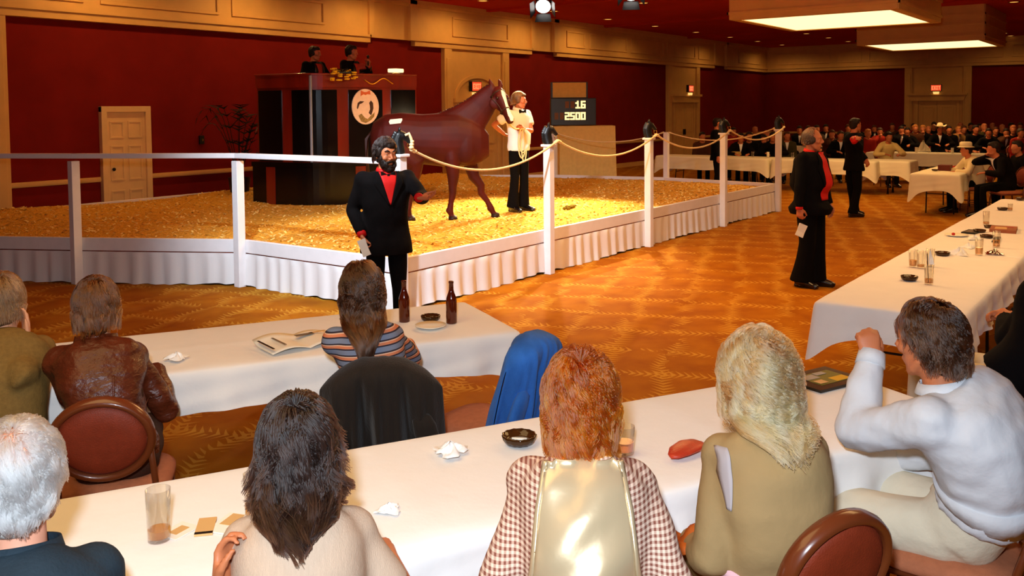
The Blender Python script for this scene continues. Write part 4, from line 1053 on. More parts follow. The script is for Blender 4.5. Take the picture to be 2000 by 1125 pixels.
def hair_mat(name, c0, c1, rough=.32):
    m = bpy.data.materials.new(name); m.use_nodes = True; nt = m.node_tree
    for n in list(nt.nodes):
        if n.type == 'BSDF_PRINCIPLED': nt.nodes.remove(n)
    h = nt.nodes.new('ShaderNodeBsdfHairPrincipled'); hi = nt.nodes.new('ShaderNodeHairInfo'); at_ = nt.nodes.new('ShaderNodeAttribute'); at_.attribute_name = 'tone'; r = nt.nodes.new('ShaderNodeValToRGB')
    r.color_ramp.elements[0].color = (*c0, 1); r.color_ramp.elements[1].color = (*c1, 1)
    rr_ = nt.nodes.new('ShaderNodeValToRGB'); rr_.color_ramp.elements[0].color = (.4, .4, .4, 1); rr_.color_ramp.elements[1].position = .4; nt.links.new(hi.outputs['Intercept'], rr_.inputs[0])  # dark roots, with self-shadow near the scalp put into the colour
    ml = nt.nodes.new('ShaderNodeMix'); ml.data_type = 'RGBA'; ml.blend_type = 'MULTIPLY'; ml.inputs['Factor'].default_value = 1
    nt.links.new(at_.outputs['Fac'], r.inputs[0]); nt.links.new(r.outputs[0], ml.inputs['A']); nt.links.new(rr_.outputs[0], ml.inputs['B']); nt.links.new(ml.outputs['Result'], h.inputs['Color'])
    h.inputs['Roughness'].default_value = rough; h.inputs['Radial Roughness'].default_value = .45
    nt.links.new(h.outputs[0], nt.nodes['Material Output'].inputs[0]); return m
def strands(parent, m, hc, R, n=4000, length=.12, lenvar=.25, vol=.12, lift=.5, grav=6.0, wave=(0, 0), steps=10, rad=.0011, seed=0, region=None, bodies=(), part=None, clump=0, flip=0, s=1.0, back=0.0, hs=1.0, taper=.35, hug=.85, locks=0, tight=.7):
    rr = np.random.RandomState(seed); Rm = np.array(R); c = np.array(hc)
    sr = np.array((.103, .083, .108))*s*hs; off = np.array((-.012, 0, .026))*s
    u = rr.normal(size=(n*4, 3)); u /= np.linalg.norm(u, axis=1)[:, None]
    if region is None: region = lambda f, l, z: (z > -.62) & ~((f > .30) & (z < .55)) & ~((f > .02) & (z < -.05))
    u = u[region(u[:, 0], u[:, 1], u[:, 2])][:n]; n = len(u)
    p = u*sr
    down = Rm.T @ np.array((0, 0, -1.0))
    crown = np.array((-.45, 0, .9)); crown /= np.linalg.norm(crown)
    if part is not None: crown = np.array(part, float); crown /= np.linalg.norm(crown)
    fl = u-crown*(u @ crown)[:, None]; fl /= (np.linalg.norm(fl, axis=1)[:, None]+1e-6); fl = fl+np.array((-back, 0, 0))
    fl = fl-u*(fl*u).sum(1)[:, None]; fl /= (np.linalg.norm(fl, axis=1)[:, None]+1e-6)
    d = u*lift+fl; d += rr.normal(size=d.shape)*.12; d /= np.linalg.norm(d, axis=1)[:, None]
    L = length*(1+lenvar*rr.uniform(-1, 1, n))*(.45+.55*np.clip((u[:, 2]+.6)/1.6, 0, 1)**.8)
    if callable(clump): L = L*clump(u)
    h = (L/steps)[:, None]; layer = (1+vol*rr.rand(n)**.8)[:, None]
    out = [p.copy()]
    bl = [((np.array(bc)-c) @ Rm-off, np.array(br), (Rm.T @ np.array(bR))) for bc, br, bR in bodies]
    for k in range(steps):
        d = d+down*(grav*h)+rr.normal(size=d.shape)*.03
        d /= np.linalg.norm(d, axis=1)[:, None]; p = p+d*h
        q = p/(sr*layer); r = np.linalg.norm(q, axis=1); ins = r < 1
        p[ins] = p[ins]/r[ins][:, None]
        up_ = (r > 1) & (q[:, 2] > -.15); p[up_] = p[up_]*(1-hug+hug/r[up_])[:, None]
        lo_ = (q[:, 2] <= -.15); rad_ = np.hypot(q[:, 0], q[:, 1]); lo_ &= rad_ > 1; p[lo_, :2] = p[lo_, :2]*(1-.5*hug*(1-1/rad_[lo_]))[:, None]
        for bc, br, bR in bl:
            x = (p-bc) @ bR; q = x/br/(1+(layer-1)*.5); r = np.linalg.norm(q, axis=1); ins = r < 1
            if ins.any():
                ly = (br*(1+(layer-1)*.4)); qy = np.clip(1-(x[:, 1]/ly[:, 1])**2-(x[:, 2]/ly[:, 2])**2, 0, 1)**.5
                nx = np.where(x[:, 0] < .35*br[0], -1, 1)*ly[:, 0]*qy; x[ins, 0] = nx[ins]; p = x @ bR.T+bc
        out.append(p.copy())
        d2 = out[-1]-out[-2]; d = d2/(np.linalg.norm(d2, axis=1)[:, None]+1e-9)
    pts = np.stack(out, 1)                                # n, steps+1, 3
    lk = None
    if locks:
        gi = rr.choice(n, min(locks, n), replace=False); lk = np.argmax(u @ u[gi].T, 1); gp = pts[gi][lk]; t_ = np.linspace(0, 1, steps+1)[None, :, None]
        w_ = tight*np.minimum(1, t_*2.2)*(1-.15*rr.rand(n))[:, None, None]; pts = pts*(1-w_)+(gp+(pts[:, :1]-gp[:, :1])*(1-.8*t_))*w_
    if flip:
        o_ = pts[:, -1]*np.array((1, 1, 0)); o_ /= np.linalg.norm(o_, axis=1)[:, None]+1e-6; o_[:, 1] += np.sign(o_[:, 1])*.6
        am = flip*(.2+1.1*rr.rand(len(gi) if lk is not None else n)); am = am[lk] if lk is not None else am
        tt_ = np.clip((np.linspace(0, 1, steps+1)-.5)/.5, 0, 1)[None, :, None]; pts = pts+o_[:, None, :]*am[:, None, None]*tt_**2+np.array((0, 0, .45))*am[:, None, None]*tt_**3
    if wave[0]:
        sarc = np.linspace(0, 1, steps+1)[None, :]*L[:, None]; ph = np.round(rr.rand(n)*14)/14*6.28; wf = wave[1]
        if lk is not None: ph = (rr.rand(len(gi))*6.28)[lk]+rr.normal(size=n)*.25; wf = (wave[1]*(.7+.6*rr.rand(len(gi))))[lk][:, None]
        a1 = wave[0]*np.minimum(1, sarc/.03)*np.sin(wf*sarc+ph[:, None]); a2 = wave[0]*np.minimum(1, sarc/.03)*np.cos(wf*sarc+ph[:, None])
        side = np.cross(u, fl); pts = pts+side[:, None, :]*a1[:, :, None]+u[:, None, :]*(a2*.7+wave[0]*.6)[:, :, None]
    W = (pts+off) @ Rm.T+c
    hcv = bpy.data.hair_curves.new('hair_strands'); hcv.add_curves([steps+1]*n)
    hcv.attributes['position'].data.foreach_set('vector', W.reshape(-1).astype('f'))
    ra = hcv.attributes.get('radius') or hcv.attributes.new('radius', 'FLOAT', 'POINT')
    ra.data.foreach_set('value', (np.tile(np.linspace(1, taper, steps+1), n)*rad).astype('f'))
    tn = hcv.attributes.new('tone', 'FLOAT', 'CURVE'); tv = rr.rand(n)
    if lk is not None: tv = .3*tv+.7*rr.rand(len(gi))[lk]
    tn.data.foreach_set('value', tv.astype('f'))
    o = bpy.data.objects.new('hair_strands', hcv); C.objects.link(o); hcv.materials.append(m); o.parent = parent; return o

def bvh_of(me): return BVHTree.FromPolygons([v.co.copy() for v in me.vertices], [tuple(p.vertices) for p in me.polygons])
def strip(bvh, O, U, W, D, A, B, off, nS=14, nT=5):
    """patch between polylines A and B in the (U, W) plane, dropped along D onto the garment and lifted by off"""
    O, U, W, D = V3(O), V3(U), V3(W), V3(D); V = []
    def samp(Pl, t):
        q = t*(len(Pl)-1); i = min(int(q), len(Pl)-2); f = q-i; return (Pl[i][0]*(1-f)+Pl[i+1][0]*f, Pl[i][1]*(1-f)+Pl[i+1][1]*f)
    raw = []
    for i in range(nS+1):
        a, b = samp(A, i/nS), samp(B, i/nS)
        for j in range(nT+1):
            t = j/nT; x, z = a[0]*(1-t)+b[0]*t, a[1]*(1-t)+b[1]*t
            p = O+U*x+W*z-D*.6; h = bvh.ray_cast(p, D); V.append(None if h[0] is None else h[0]-D*off); raw.append(p)
    for i in range(nS+1):
        for j in range(nT+1):
            k = i*(nT+1)+j
            if V[k] is None:
                ok = [m for m in range(nS+1) if V[m*(nT+1)+j] is not None]
                if ok:
                    m = min(ok, key=lambda q: abs(q-i))*(nT+1)+j; V[k] = V[m]+(raw[k]-raw[m])
                else: V[k] = raw[k]+D*.6
    mb = MB(); mb.grid(V, nS+1, nT+1); return mb
class Fig: pass
SKIN = mat('fair skin', rgb(214, 150, 112), .55, .3, var=.06, vscale=14)
SKIN_TAN = mat('ruddy tanned skin', rgb(190, 112, 72), .5, .35, var=.08, vscale=14)
EYE_W = mat('eye white', rgb(225, 220, 210), .2, .5); EYE_D = mat('dark iris', rgb(40, 24, 16), .15, .5)
LIP = mat('lips', rgb(170, 84, 70), .45, .3)

def stand_pose(H=1.72, legs=None):
    s = H/1.75; J = {}
    for n, q in (('L', 1), ('R', -1)):
        J['hip'+n] = V3((0, q*.088, .92))*s; J['kn'+n] = V3((.015, q*.10, .50))*s; J['an'+n] = V3((-.02, q*.11, .085))*s; J['to'+n] = V3((.15, q*.14, .03))*s
        J['sh'+n] = V3((-.01, q*.185, 1.435))*s
    J['pelvis'] = V3((0, 0, .95))*s; J['neck'] = V3((-.01, 0, 1.50))*s; J['head'] = V3((.02, 0, 1.635))*s; J['s'] = s
    return J
def sit_pose(head, s=.97, hunch=.5, shz=None, knee=.42, lean_back=0, kw=.10, hiphalf=.09, shw=.168):
    J = {'s': s}; hd = V3(head); J['pelvis'] = V3((-.03, 0, .56)); J['head'] = hd
    J['neck'] = hd+V3((-.045, 0, -.135))*s
    for n, q in (('L', 1), ('R', -1)):
        J['hip'+n] = V3((0, q*hiphalf, .535)); J['kn'+n] = V3((knee, q*kw, .52)); J['an'+n] = V3((knee-.02, q*kw, .085)); J['to'+n] = V3((knee+.14, q*(kw+.02), .03))
        J['sh'+n] = J['neck']+V3((-.005, q*shw*s, -.075*s))
    J['hunch'] = hunch
    return J
def spine(J, t):
    """0 pelvis .. 1 neck, bowed backwards by hunch"""
    a, b = J['pelvis'], J['neck']; p = a.lerp(b, t); d = (b-a).normalized(); bk = V3((-d.z, 0, d.x)); 
    return p+bk*(J.get('hunch', 0)*.16*math.sin(PI*min(1, t**.8)))
def torso_secs(J, infl=0, w=1.0, dep=1.0, low=0.0, hem=None, top=True, belly=0, nohunch=False):
    s = J['s']; secs = []
    side = (J['shL']-J['shR']).normalized(); side0 = (J['hipL']-J['hipR']).normalized()
    prof = [(-.10, .160, .118), (0.02, .165, .12), (.18, .152, .112), (.34, .145, .108+belly), (.52, .160, .118+belly*.6), (.70, .176, .122), (.84, .180, .112), (.93, .150, .088), (1.0, .075, .064)]
    for t, hw, hd in prof:
        if t < low: continue
        if not top and t > .9: continue
        tt = max(0, min(1, t)); c = spine(J, tt) if t >= 0 else J['pelvis']+(J['pelvis']-spine(J, .15)).normalized()*(-t)*.5
        a = spine(J, max(0, tt-.06)); b = spine(J, min(1, tt+.06)); d = (b-a).normalized()
        sd = side0.lerp(side, tt).normalized(); sd = (sd-d*sd.dot(d)).normalized(); fw = sd.cross(d)*1.0
        secs.append((c, sd, fw, hw*s*w+infl, hd*s*dep+infl))
    return secs
def arm_pts(J, n):
    a, b, c = J['sh'+n], J['el'+n], J['wr'+n]
    return [a, a.lerp(b, .5), b+(a-b).normalized()*.03+(c-b).normalized()*.0, b+((a-b).normalized()+(c-b).normalized())*.0, b+(c-b).normalized()*.03, b.lerp(c, .55), c]
def set_arm(J, n, wrist, pole, l1=.285, l2=.255):
    s = J['s']; J['el'+n], J['wr'+n] = ik(J['sh'+n], wrist, l1*s, l2*s, pole)

def build_person(label, loc, rz, J, hm, hands, skin=SKIN, top=None, bottom=None, shoes=None, voxel=.008, cvox=.013, fem=False, wid=1.0, dep=1.0, belly=0, group=None, eyes=True,
                 sleeve='long', jacket_hem=None, thick=.018, folds=.006, leg_r=(.088, .062, .060), bell=0, ears=True, hscale=1.0, sl_r=(.066, .060, .052, .046), foldf=16, neck_r=.055, top_low=-.10, skin_vox_smooth=3, hem_flare=1.0):
    t = thing('person', label, 'person', loc, rz, group); s = J['s']; f = Fig(); f.t = t; f.J = J
    R = hm; f.R = R; hc = J['head']; f.hc = hc
    # one continuous body
    mb = MB(); head(mb, hc, R, s*hscale, fem, ears)
    mb.tube([J['neck']+V3((-.0, 0, -.04)), J['neck']+(hc-J['neck'])*.3, hc+R @ V3((-.015, 0, -.03))], [neck_r*1.08*s, neck_r*s, neck_r*.98*s], 14)
    loft(mb, torso_secs(J, -.012, .92*wid, .92*dep, belly=belly*.8))
    for n in 'LR':
        mb.ell(J['sh'+n], (.045*s,)*3)
        loft(mb, [(spine(J, .86), V3((1, 0, 0)), V3((0, 0, 1)), .05, .06), (J['sh'+n], V3((1, 0, 0)), V3((0, 0, 1)), .04, .045)], 10)
        mb.tube(arm_pts(J, n), [k*s for k in (.045, .043, .037, .036, .036, .034, .025)], 12)
        h = hands[n]
        hd_, pn_ = V3(h[0]), V3(h[1]); th_ = pn_.cross(hd_) if n == 'L' else hd_.cross(pn_)
        f.__dict__['grip'+n] = hand(mb, J['wr'+n], hd_, pn_, th_, s=s, **(h[2] if len(h) > 2 else {}))
        a, b, c, e = J['hip'+n], J['kn'+n], J['an'+n], J['to'+n]
        mb.tube([a.lerp(J['pelvis'], .3), a, a.lerp(b, .5), b, b.lerp(c, .35), c], [k*s for k in (.08, .076, .066, .05, .05, .034)], 12)
        mb.tube([c+(c-e)*.12*V3((1, 1, 0)) if False else c-V3((e.x-c.x, e.y-c.y, 0))*.25-V3((0, 0, .035)), c.lerp(e, .5)+V3((0, 0, .0)), e], [(.032*s, .035*s), (.038*s, .033*s), (.034*s, .018*s)], 10, side=tuple(V3((-(e.y-c.y), e.x-c.x, 0)).normalized()))
    f.body = link(mb.blob(voxel, skin_vox_smooth), 'body', skin, t)
    if eyes:
        for q in (1, -1):
            e = MB(); e.ell(hc+R @ (V3((.077, q*.031, .009))*s*hscale), tuple(k*s*hscale for k in (.0095, .0125, .0075)), R, 10, 8); eo = e.build('eye', EYE_W, t, smooth=True)
            e = MB(); e.ell(hc+R @ (V3((.0845, q*.031, .0095))*s*hscale), tuple(k*s*hscale for k in (.003, .0058, .0058)), R, 8, 6); e.build('iris', EYE_D, eo, smooth=True)
            e = MB(); e.tube([hc+R @ (V3((x, q*y, z))*s*hscale) for x, y, z in ((.0965, .012, .032), (.0945, .032, .042), (.080, .050, .036))], [.0035, .0055, .0025], 6)
    # upper garment
    if top is not None:
        mb = MB(); secs = torso_secs(J, thick, wid, dep, belly=belly, low=top_low)
        if jacket_hem is not None:
            d = V3((0, 0, -1)); c0 = J['pelvis']; sd = (J['hipL']-J['hipR']).normalized(); fw = sd.cross(V3((0, 0, 1)))
            hw, hd = .172*s*wid+thick, .128*s*dep+thick
            secs = [(c0+d*jacket_hem, sd, fw, hw*1.05*hem_flare, hd*1.10*hem_flare+belly*.6), (c0+d*(jacket_hem*.5), sd, fw, hw*1.02, hd*1.04+belly*.8)]+[q for q in secs[1:]]
        loft(mb, secs, 24)
        for n in 'LR':
            mb.ell(J['sh'+n], ((.056+thick)*s,)*3)
            loft(mb, [(spine(J, .86), V3((1, 0, 0)), V3((0, 0, 1)), .062+thick, .07), (J['sh'+n], V3((1, 0, 0)), V3((0, 0, 1)), .05+thick, .052+thick*.6)], 12)
            pts = arm_pts(J, n); r0, r1, r2, r3 = [k*s for k in sl_r]
            if sleeve == 'long': mb.tube(pts, [r0, r0*.95, r1, r1*.98, r1*.97, r2, r3], 14)
            elif sleeve == 'short': mb.tube([pts[0], pts[1], pts[1].lerp(pts[2], .35)], [r0, r0*1.05, r0*1.08], 14)
        me = mb.blob(cvox, 5)
        if folds: displace(me, folds, foldf, sum(map(ord, label)) % 1000, (1, 1, 1.4)); 
        f.top = link(me, 'jacket' if jacket_hem is not None else 'shirt', top, t); f.bv = bvh_of(me)
    if bottom is not None:
        mb = MB(); r0, r1, r2 = [k*s for k in leg_r]
        sd = (J['hipL']-J['hipR']).normalized()
        loft(mb, torso_secs(J, .004, wid, dep, belly=belly*.9)[:4], 20)
        sitv = J['knL'].z-J['hipL'].z > -.2
        for n in 'LR':
            a, b, c = J['hip'+n], J['kn'+n], J['an'+n]
            mb.ell(a.lerp(J['pelvis'], .35)+V3((-.03 if sitv else -.02, 0, -.02 if sitv else 0)), (.10*s, .095*s, .10*s) if not sitv else (.125*s, .11*s, .085*s))
            mb.tube([a.lerp(J['pelvis'], .35), a, a.lerp(b, .5), b, b.lerp(c, .45), c.lerp(b, .12), c+V3((0, 0, -.02))], [r0*1.02, r0, (r0+r1)*.52, r1, (r1+r2)*.5, r2*(1+bell*.6), r2*(1+bell)], 14)
        me = mb.blob(cvox, 4); displace(me, folds*.8, 14, 7, (1, 1, 1)); f.bottom = link(me, 'trousers', bottom, t)
    if shoes is not None:
        for n in 'LR':
            c, e = J['an'+n], J['to'+n]; d = V3((e.x-c.x, e.y-c.y, 0)).normalized(); c2 = V3((c.x, c.y, 0))
            mb = MB(); sd = V3((-d.y, d.x, 0))
            mb.tube([c2-d*.075+V3((0, 0, .05)), c2+V3((0, 0, .062)), c2+d*.09+V3((0, 0, .046)), c2+d*.17+V3((0, 0, .032)), c2+d*.205+V3((0, 0, .026))], [(.034, .048), (.045, .060), (.047, .044), (.042, .030), (.022, .018)], 14, side=tuple(sd)); mb.box(c2+d*.06+V3((0, 0, .008)), (.26, .075, .016), rz=math.atan2(d.y, d.x)); mb.box(c2-d*.045+V3((0, 0, .014)), (.06, .07, .026), rz=math.atan2(d.y, d.x))
            link(mb.blob(.008, 2), 'shoe', shoes, t)
    return f
def hair_cap(f, m, pieces, voxel=.010, disp=.003, name='hair', seed=1):
    mb = MB(); s = f.J['s']
    for p, r in pieces: mb.ell(f.hc+f.R @ (V3(p)*s), tuple(k*s for k in r), f.R, 18, 12)
    me = mb.blob(voxel, 2); 
    if disp: displace(me, disp, 60, seed)
    return link(me, name, m, f.t)
def bodies_of(f, wid=1.0, thick=.02):
    J = f.J; s = J['s']; I = np.eye(3); n = np.array
    c = spine(J, .80); side = (J['shL']-J['shR']).normalized()
    out = [(c, (.125*s+thick, .20*s*wid+thick, .13*s), I), (spine(J, .5), (.13*s+thick, .17*s*wid+thick, .2*s), I), (J['neck'].lerp(f.hc, .3), (.06, .062, .08), I)]
    for q in 'LR': out.append((J['sh'+q], (.075*s+thick, .075*s+thick, .07*s+thick), I))
    return out
CAP_SHORT = [((-.022, 0, .036), (.098, .086, .096)), ((.024, 0, .082), (.066, .066, .040)), ((-.055, 0, -.02), (.055, .070, .06))]
def shirt_v(f, z0, z1, wtop, m, name='shirt_front', lapel=None, belly=False, off=.006, lw=.045, tilt=0):
    s = f.J['s']; fw = V3((1, 0, 0)); 
    A = [(wtop, z0), (wtop*.72, z0-(z0-z1)*.35), (.004, z1)]; B = [(-a, b) for a, b in A]
    O = V3((.0, 0, 0)); U = V3((0, 1, 0)); W = V3((0, 0, 1)); D = V3((-1, 0, 0))
    o = strip(f.bv, O, U, W, D, A, B, off, 16, 8).build(name, m, f.t, smooth=True, fix=False, solid=.003)
    if lapel is not None:
        for q in (1, -1):
            I_ = [(q*a, b) for a, b in A]; X = [(q*(wtop+lw*.5), z0+.004), (q*(wtop*.72+lw*1.5), z0-(z0-z1)*.38), (q*.012, z1-.01)]
            strip(f.bv, O, U, W, D, I_, X, off+.003, 16, 4).build('lapel', lapel, f.t, smooth=True, fix=False, solid=.004)
    return o
def bow_tie(f, m, p, sc=1.0, R=None):
    mb = MB(); R = R or Matrix.Identity(3); p = V3(p)
    for q in (1, -1):
        pts = [(0, .004), (.012, .010), (.035, .024), (.052, .026), (.052, -.026), (.035, -.024), (.012, -.010), (0, -.004)]
        mb.prism([(q*a*sc, b*sc) for a, b in pts], -.006, .008, (R @ V3((0, 1, 0)), R @ V3((0, 0, 1)), R @ V3((1, 0, 0))), p)
    mb.box(p+R @ V3((.004, 0, 0)), (.02*sc, .018*sc, .022*sc), R)
    return mb.build('bow_tie', m, f.t, bevel=.003)
def ring_collar(f, m, r=.06, h=.035, name='collar', drop=.03, tilt=.25):
    J = f.J; s = J['s']; c = J['neck']+V3((.0, 0, -drop+.03)); V = []
    for k in range(33):
        a = 2*PI*k/32; x, y = math.cos(a), math.sin(a)
        for q, e in ((0, .010), (.5, .004), (1, -.002)):
            V.append(c+V3(((r+e)*x, (r+e)*1.08*y, h*q-tilt*r*x)))
    mb = MB(); mb.grid(V, 33, 3); return mb.build(name, m, f.t, smooth=True, fix=False, solid=.005)
# ---------------------------------------------------------------- the people and the horse
def wp(px, py, dep): return V3((0, 0, CAMZ))+FW*dep+RT*((px-1000)/FPX*dep)-UP*((py-CY)/FPX*dep)
class Fr:
    """a person's own frame: world points and directions into local ones"""
    def __init__(s, x, y, rz, z=0): s.o = V3((x, y, z)); s.rz = D2R(rz); s.M = Matrix.Rotation(-s.rz, 3, 'Z')
    def p(s, w): return s.M @ (V3(w)-s.o)
    def d(s, w): return s.M @ V3(w)
    def px(s, px, py, dep): return s.p(wp(px, py, dep))
FW2 = V3((FW.x, FW.y, 0)).normalized(); RT2 = V3((FW2.y, -FW2.x, 0)); UZ = V3((0, 0, 1))
tux = mat('black dinner jacket wool', rgb(12, 8, 8), .9, .12, var=.25, vscale=14, bump=.2, bscale=200)
tux2 = mat('dark navy black wool', rgb(10, 8, 10), .9, .12, bump=.2, bscale=200)
trou = mat('black trousers wool', rgb(9, 7, 7), .9, .12, bump=.2, bscale=200)
satin_b = mat('black satin', rgb(10, 8, 8), .3, .5)
red_shirt = mat('scarlet dress shirt', rgb(206, 22, 18), .6, .3, bump=.15, bscale=60)
shoe_b = mat('black polished shoe', rgb(14, 10, 10), .25, .5, coat=.4)
white_sh = mat('white shirt cotton', rgb(240, 236, 232), .8, .2, bump=.3, bscale=22, bdist=.012)
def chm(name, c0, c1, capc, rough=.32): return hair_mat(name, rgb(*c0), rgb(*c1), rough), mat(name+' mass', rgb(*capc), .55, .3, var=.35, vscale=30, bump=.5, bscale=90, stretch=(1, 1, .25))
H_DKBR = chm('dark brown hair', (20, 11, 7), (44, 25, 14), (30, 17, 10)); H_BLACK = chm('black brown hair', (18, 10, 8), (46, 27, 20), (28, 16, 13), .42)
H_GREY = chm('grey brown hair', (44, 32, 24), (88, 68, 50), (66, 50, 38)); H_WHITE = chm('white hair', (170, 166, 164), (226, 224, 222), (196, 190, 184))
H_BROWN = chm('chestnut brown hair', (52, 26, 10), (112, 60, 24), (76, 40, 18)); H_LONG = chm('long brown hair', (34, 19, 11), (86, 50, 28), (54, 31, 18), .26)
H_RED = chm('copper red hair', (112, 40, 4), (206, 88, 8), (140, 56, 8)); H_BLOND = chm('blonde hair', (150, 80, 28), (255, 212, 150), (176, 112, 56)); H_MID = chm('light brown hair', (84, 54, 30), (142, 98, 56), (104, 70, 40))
DN = (V3((0, 0, -1)))
hang = lambda q: ((.08, 0, -1), (0, -q, 0), dict(curl=.45))

# bearded man in front of the corner post
q0 = wp(752, 300, 7.2); rz = 238; fr = Fr(q0.x, q0.y, rz)
J = stand_pose(1.70); set_arm(J, 'R', fr.px(706, 456, 7.08), (-1, -.35, 0)); set_arm(J, 'L', fr.px(818, 386, 6.85), (-.2, 1, -.9))
hR = (fr.d(-UZ*1+RT2*.25), fr.d(-RT2*.2-FW2*.9+UZ*0) if False else fr.d(RT2*1), dict(curl=.9, thumb=.9)); hL = (fr.d(RT2*.9-FW2*.35+UZ*.05), fr.d(UZ*.9-FW2*.4), dict(curl=.5, spread=.22, thumb=.2))
m1 = build_person('bearded man in black dinner jacket and red shirt standing before the corner post', (q0.x, q0.y, 0), D2R(rz), J, headM(14, 4), dict(L=hL, R=hR), SKIN_TAN, tux, trou, shoe_b, voxel=.0065, jacket_hem=.13, wid=1.12, dep=1.12, belly=.02, folds=.005)
strands(m1.t.children[0], H_DKBR[0], m1.hc, m1.R, 10, .02) if False else None
shirt_v(m1, 1.455, 1.20, .072, red_shirt, lapel=tux, off=.008)
bow_tie(m1, satin_b, V3((.085, 0, 1.47))*J['s']+V3((.015, 0, 0)), 1.15); ring_collar(m1, red_shirt, .058, .03)
cap = hair_cap(m1, H_DKBR[1], CAP_SHORT+[((.052, 0, .092), (.036, .060, .026)), ((-.0, .070, .03), (.05, .026, .06)), ((0, -.070, .03), (.05, .026, .06))], .009, .006)
strands(cap, H_DKBR[0], m1.hc, m1.R, 2600, .075, .3, .16, .35, 45, (.008, 110), 9, .0016, 2, s=J['s'], back=1.6, locks=90, tight=.6)
mb = MB(); 
for p, r in (((.050, .048, -.068), (.038, .018, .045)), ((.050, -.048, -.068), (.038, .018, .045)), ((.074, 0, -.105), (.032, .045, .034)), ((.098, .018, -.046), (.010, .022, .010)), ((.098, -.018, -.046), (.010, .022, .010)), ((.088, .034, -.075), (.014, .014, .03)), ((.088, -.034, -.075), (.014, .014, .03)), ((.098, 0, -.082), (.012, .02, .008)), ((.03, .066, -.03), (.03, .012, .045)), ((.03, -.066, -.03), (.03, .012, .045))):
    mb.ell(m1.hc+m1.R @ V3(p), r, m1.R, 12, 8)
me = mb.blob(.006, 1); displace(me, .003, 110, 4); link(me, 'beard', H_DKBR[1], m1.t)
mb = MB()
for q in (1, -1): mb.tube([m1.hc+m1.R @ V3(p) for p in ((.097, q*.012, .034), (.094, q*.034, .044), (.078, q*.052, .036))], [.004, .007, .003], 6)
mb.build('eyebrows', H_DKBR[1], m1.t, smooth=True)
def held_paper(f, fr, px, py, dep, w, h, label, tilt, name='bid_slip'):
    p = wp(px, py, dep); mb = MB(); u = (RT2*math.cos(tilt)+UZ*math.sin(tilt)); v = (UZ*math.cos(tilt)-RT2*math.sin(tilt)); nrm = u.cross(v)
    mb.prism([(-w/2, -h/2), (w/2, -h/2), (w/2, h/2), (-w/2, h/2)], -.0015, .0015, (u, v, nrm)); mb.prism([(-w/2, -h/2), (w/2, -h/2), (w/2, h/2), (-w/2, h/2)], -.001, .001, (u, (v*.96-nrm*.28).normalized(), nrm), -nrm*.004)
    o = mb.build(name, M['paper'], None); o.location = p; return tag(o, label, 'paper')
held_paper(m1, fr, 711, 484, 6.93, .062, .135, 'white folded bid slip in the lowered hand of the bearded man', .38)
# red cuffs
def cuff(f, n, m, r=.040, L=.035):
    a, b = f.J['el'+n], f.J['wr'+n]; d = (b-a).normalized(); s = f.J['s']
    mb = MB(); mb.tube([b-d*.012, b+d*(L-.012)], [r*s, r*.9*s], 14); return mb.build('cuff', m, f.t, smooth=True)
cuff(m1, 'R', red_shirt); cuff(m1, 'L', red_shirt)

# grey haired man with the red shirt on the carpet
q0 = wp(1584, 300, 9.62); rz = 264; fr = Fr(q0.x, q0.y, rz)
J = stand_pose(1.70); J['anL'] += V3((.05, -.03, 0)); J['toL'] += V3((.06, -.02, 0)); J['knL'] += V3((.03, -.02, 0)); J['anR'] += V3((-.04, .03, 0)); J['toR'] += V3((-.05, .03, 0)); J['knR'] += V3((-.01, .02, 0))
set_arm(J, 'R', fr.px(1560, 422, 9.42), (-1, -.6, 0)); set_arm(J, 'L', V3((.12, .22, .86)), (-.6, 1, 0))
m2 = build_person('grey haired stout man in black suit and red shirt standing on the carpet', (q0.x, q0.y, 0), D2R(rz), J, headM(14, 2), dict(L=hang(1), R=((.1, 0, -1), (0, 1, 0), dict(curl=.9, thumb=.9))), SKIN_TAN, tux2, trou, shoe_b, voxel=.0075, jacket_hem=.13, wid=1.2, dep=1.25, belly=.06, hem_flare=.90, leg_r=(.115, .092, .095), bell=.35, folds=.005)
O_, U_, W_, D_ = V3((0, 0, 0)), V3((0, 1, 0)), V3((0, 0, 1)), V3((-1, 0, 0))
strip(m2.bv, O_, U_, W_, D_, [(-.055, 1.46), (-.085, 1.3), (-.095, 1.1), (-.075, .95)], [(.055, 1.46), (.085, 1.3), (.095, 1.1), (.075, .95)], .010, 18, 10).build('shirt_front', red_shirt, m2.t, smooth=True, fix=False, solid=.003)
for q in (1, -1): strip(m2.bv, O_, U_, W_, D_, [(q*.05, 1.47), (q*.082, 1.3), (q*.09, 1.1)], [(q*.085, 1.46), (q*.15, 1.28), (q*.10, 1.09)], .014, 14, 4).build('lapel', tux2, m2.t, smooth=True, fix=False, solid=.004)
0; bow_tie(m2, satin_b, V3((.075, 0, 1.455))*J['s']+V3((.02, 0, 0)), 1.1); ring_collar(m2, red_shirt, .058, .03)
cap = hair_cap(m2, H_GREY[1], [((-.035, 0, .012), (.086, .084, .080)), ((-.0, .066, .0), (.045, .022, .05)), ((-.0, -.066, .0), (.045, .022, .05))], .009, .003)
strands(cap, H_GREY[0], m2.hc, m2.R, 1500, .06, .25, .05, .12, 45, (.003, 90), 7, .0014, 3, s=J['s'], back=1.2, region=lambda f, l, z: (z > -.6) & (f < .42) & ~((f > 0) & (z < -.02)))
cuff(m2, 'R', red_shirt)
held_paper(m2, fr, 1565, 450, 9.36, .085, .135, 'white card in the lowered hand of the grey haired man', -.42)

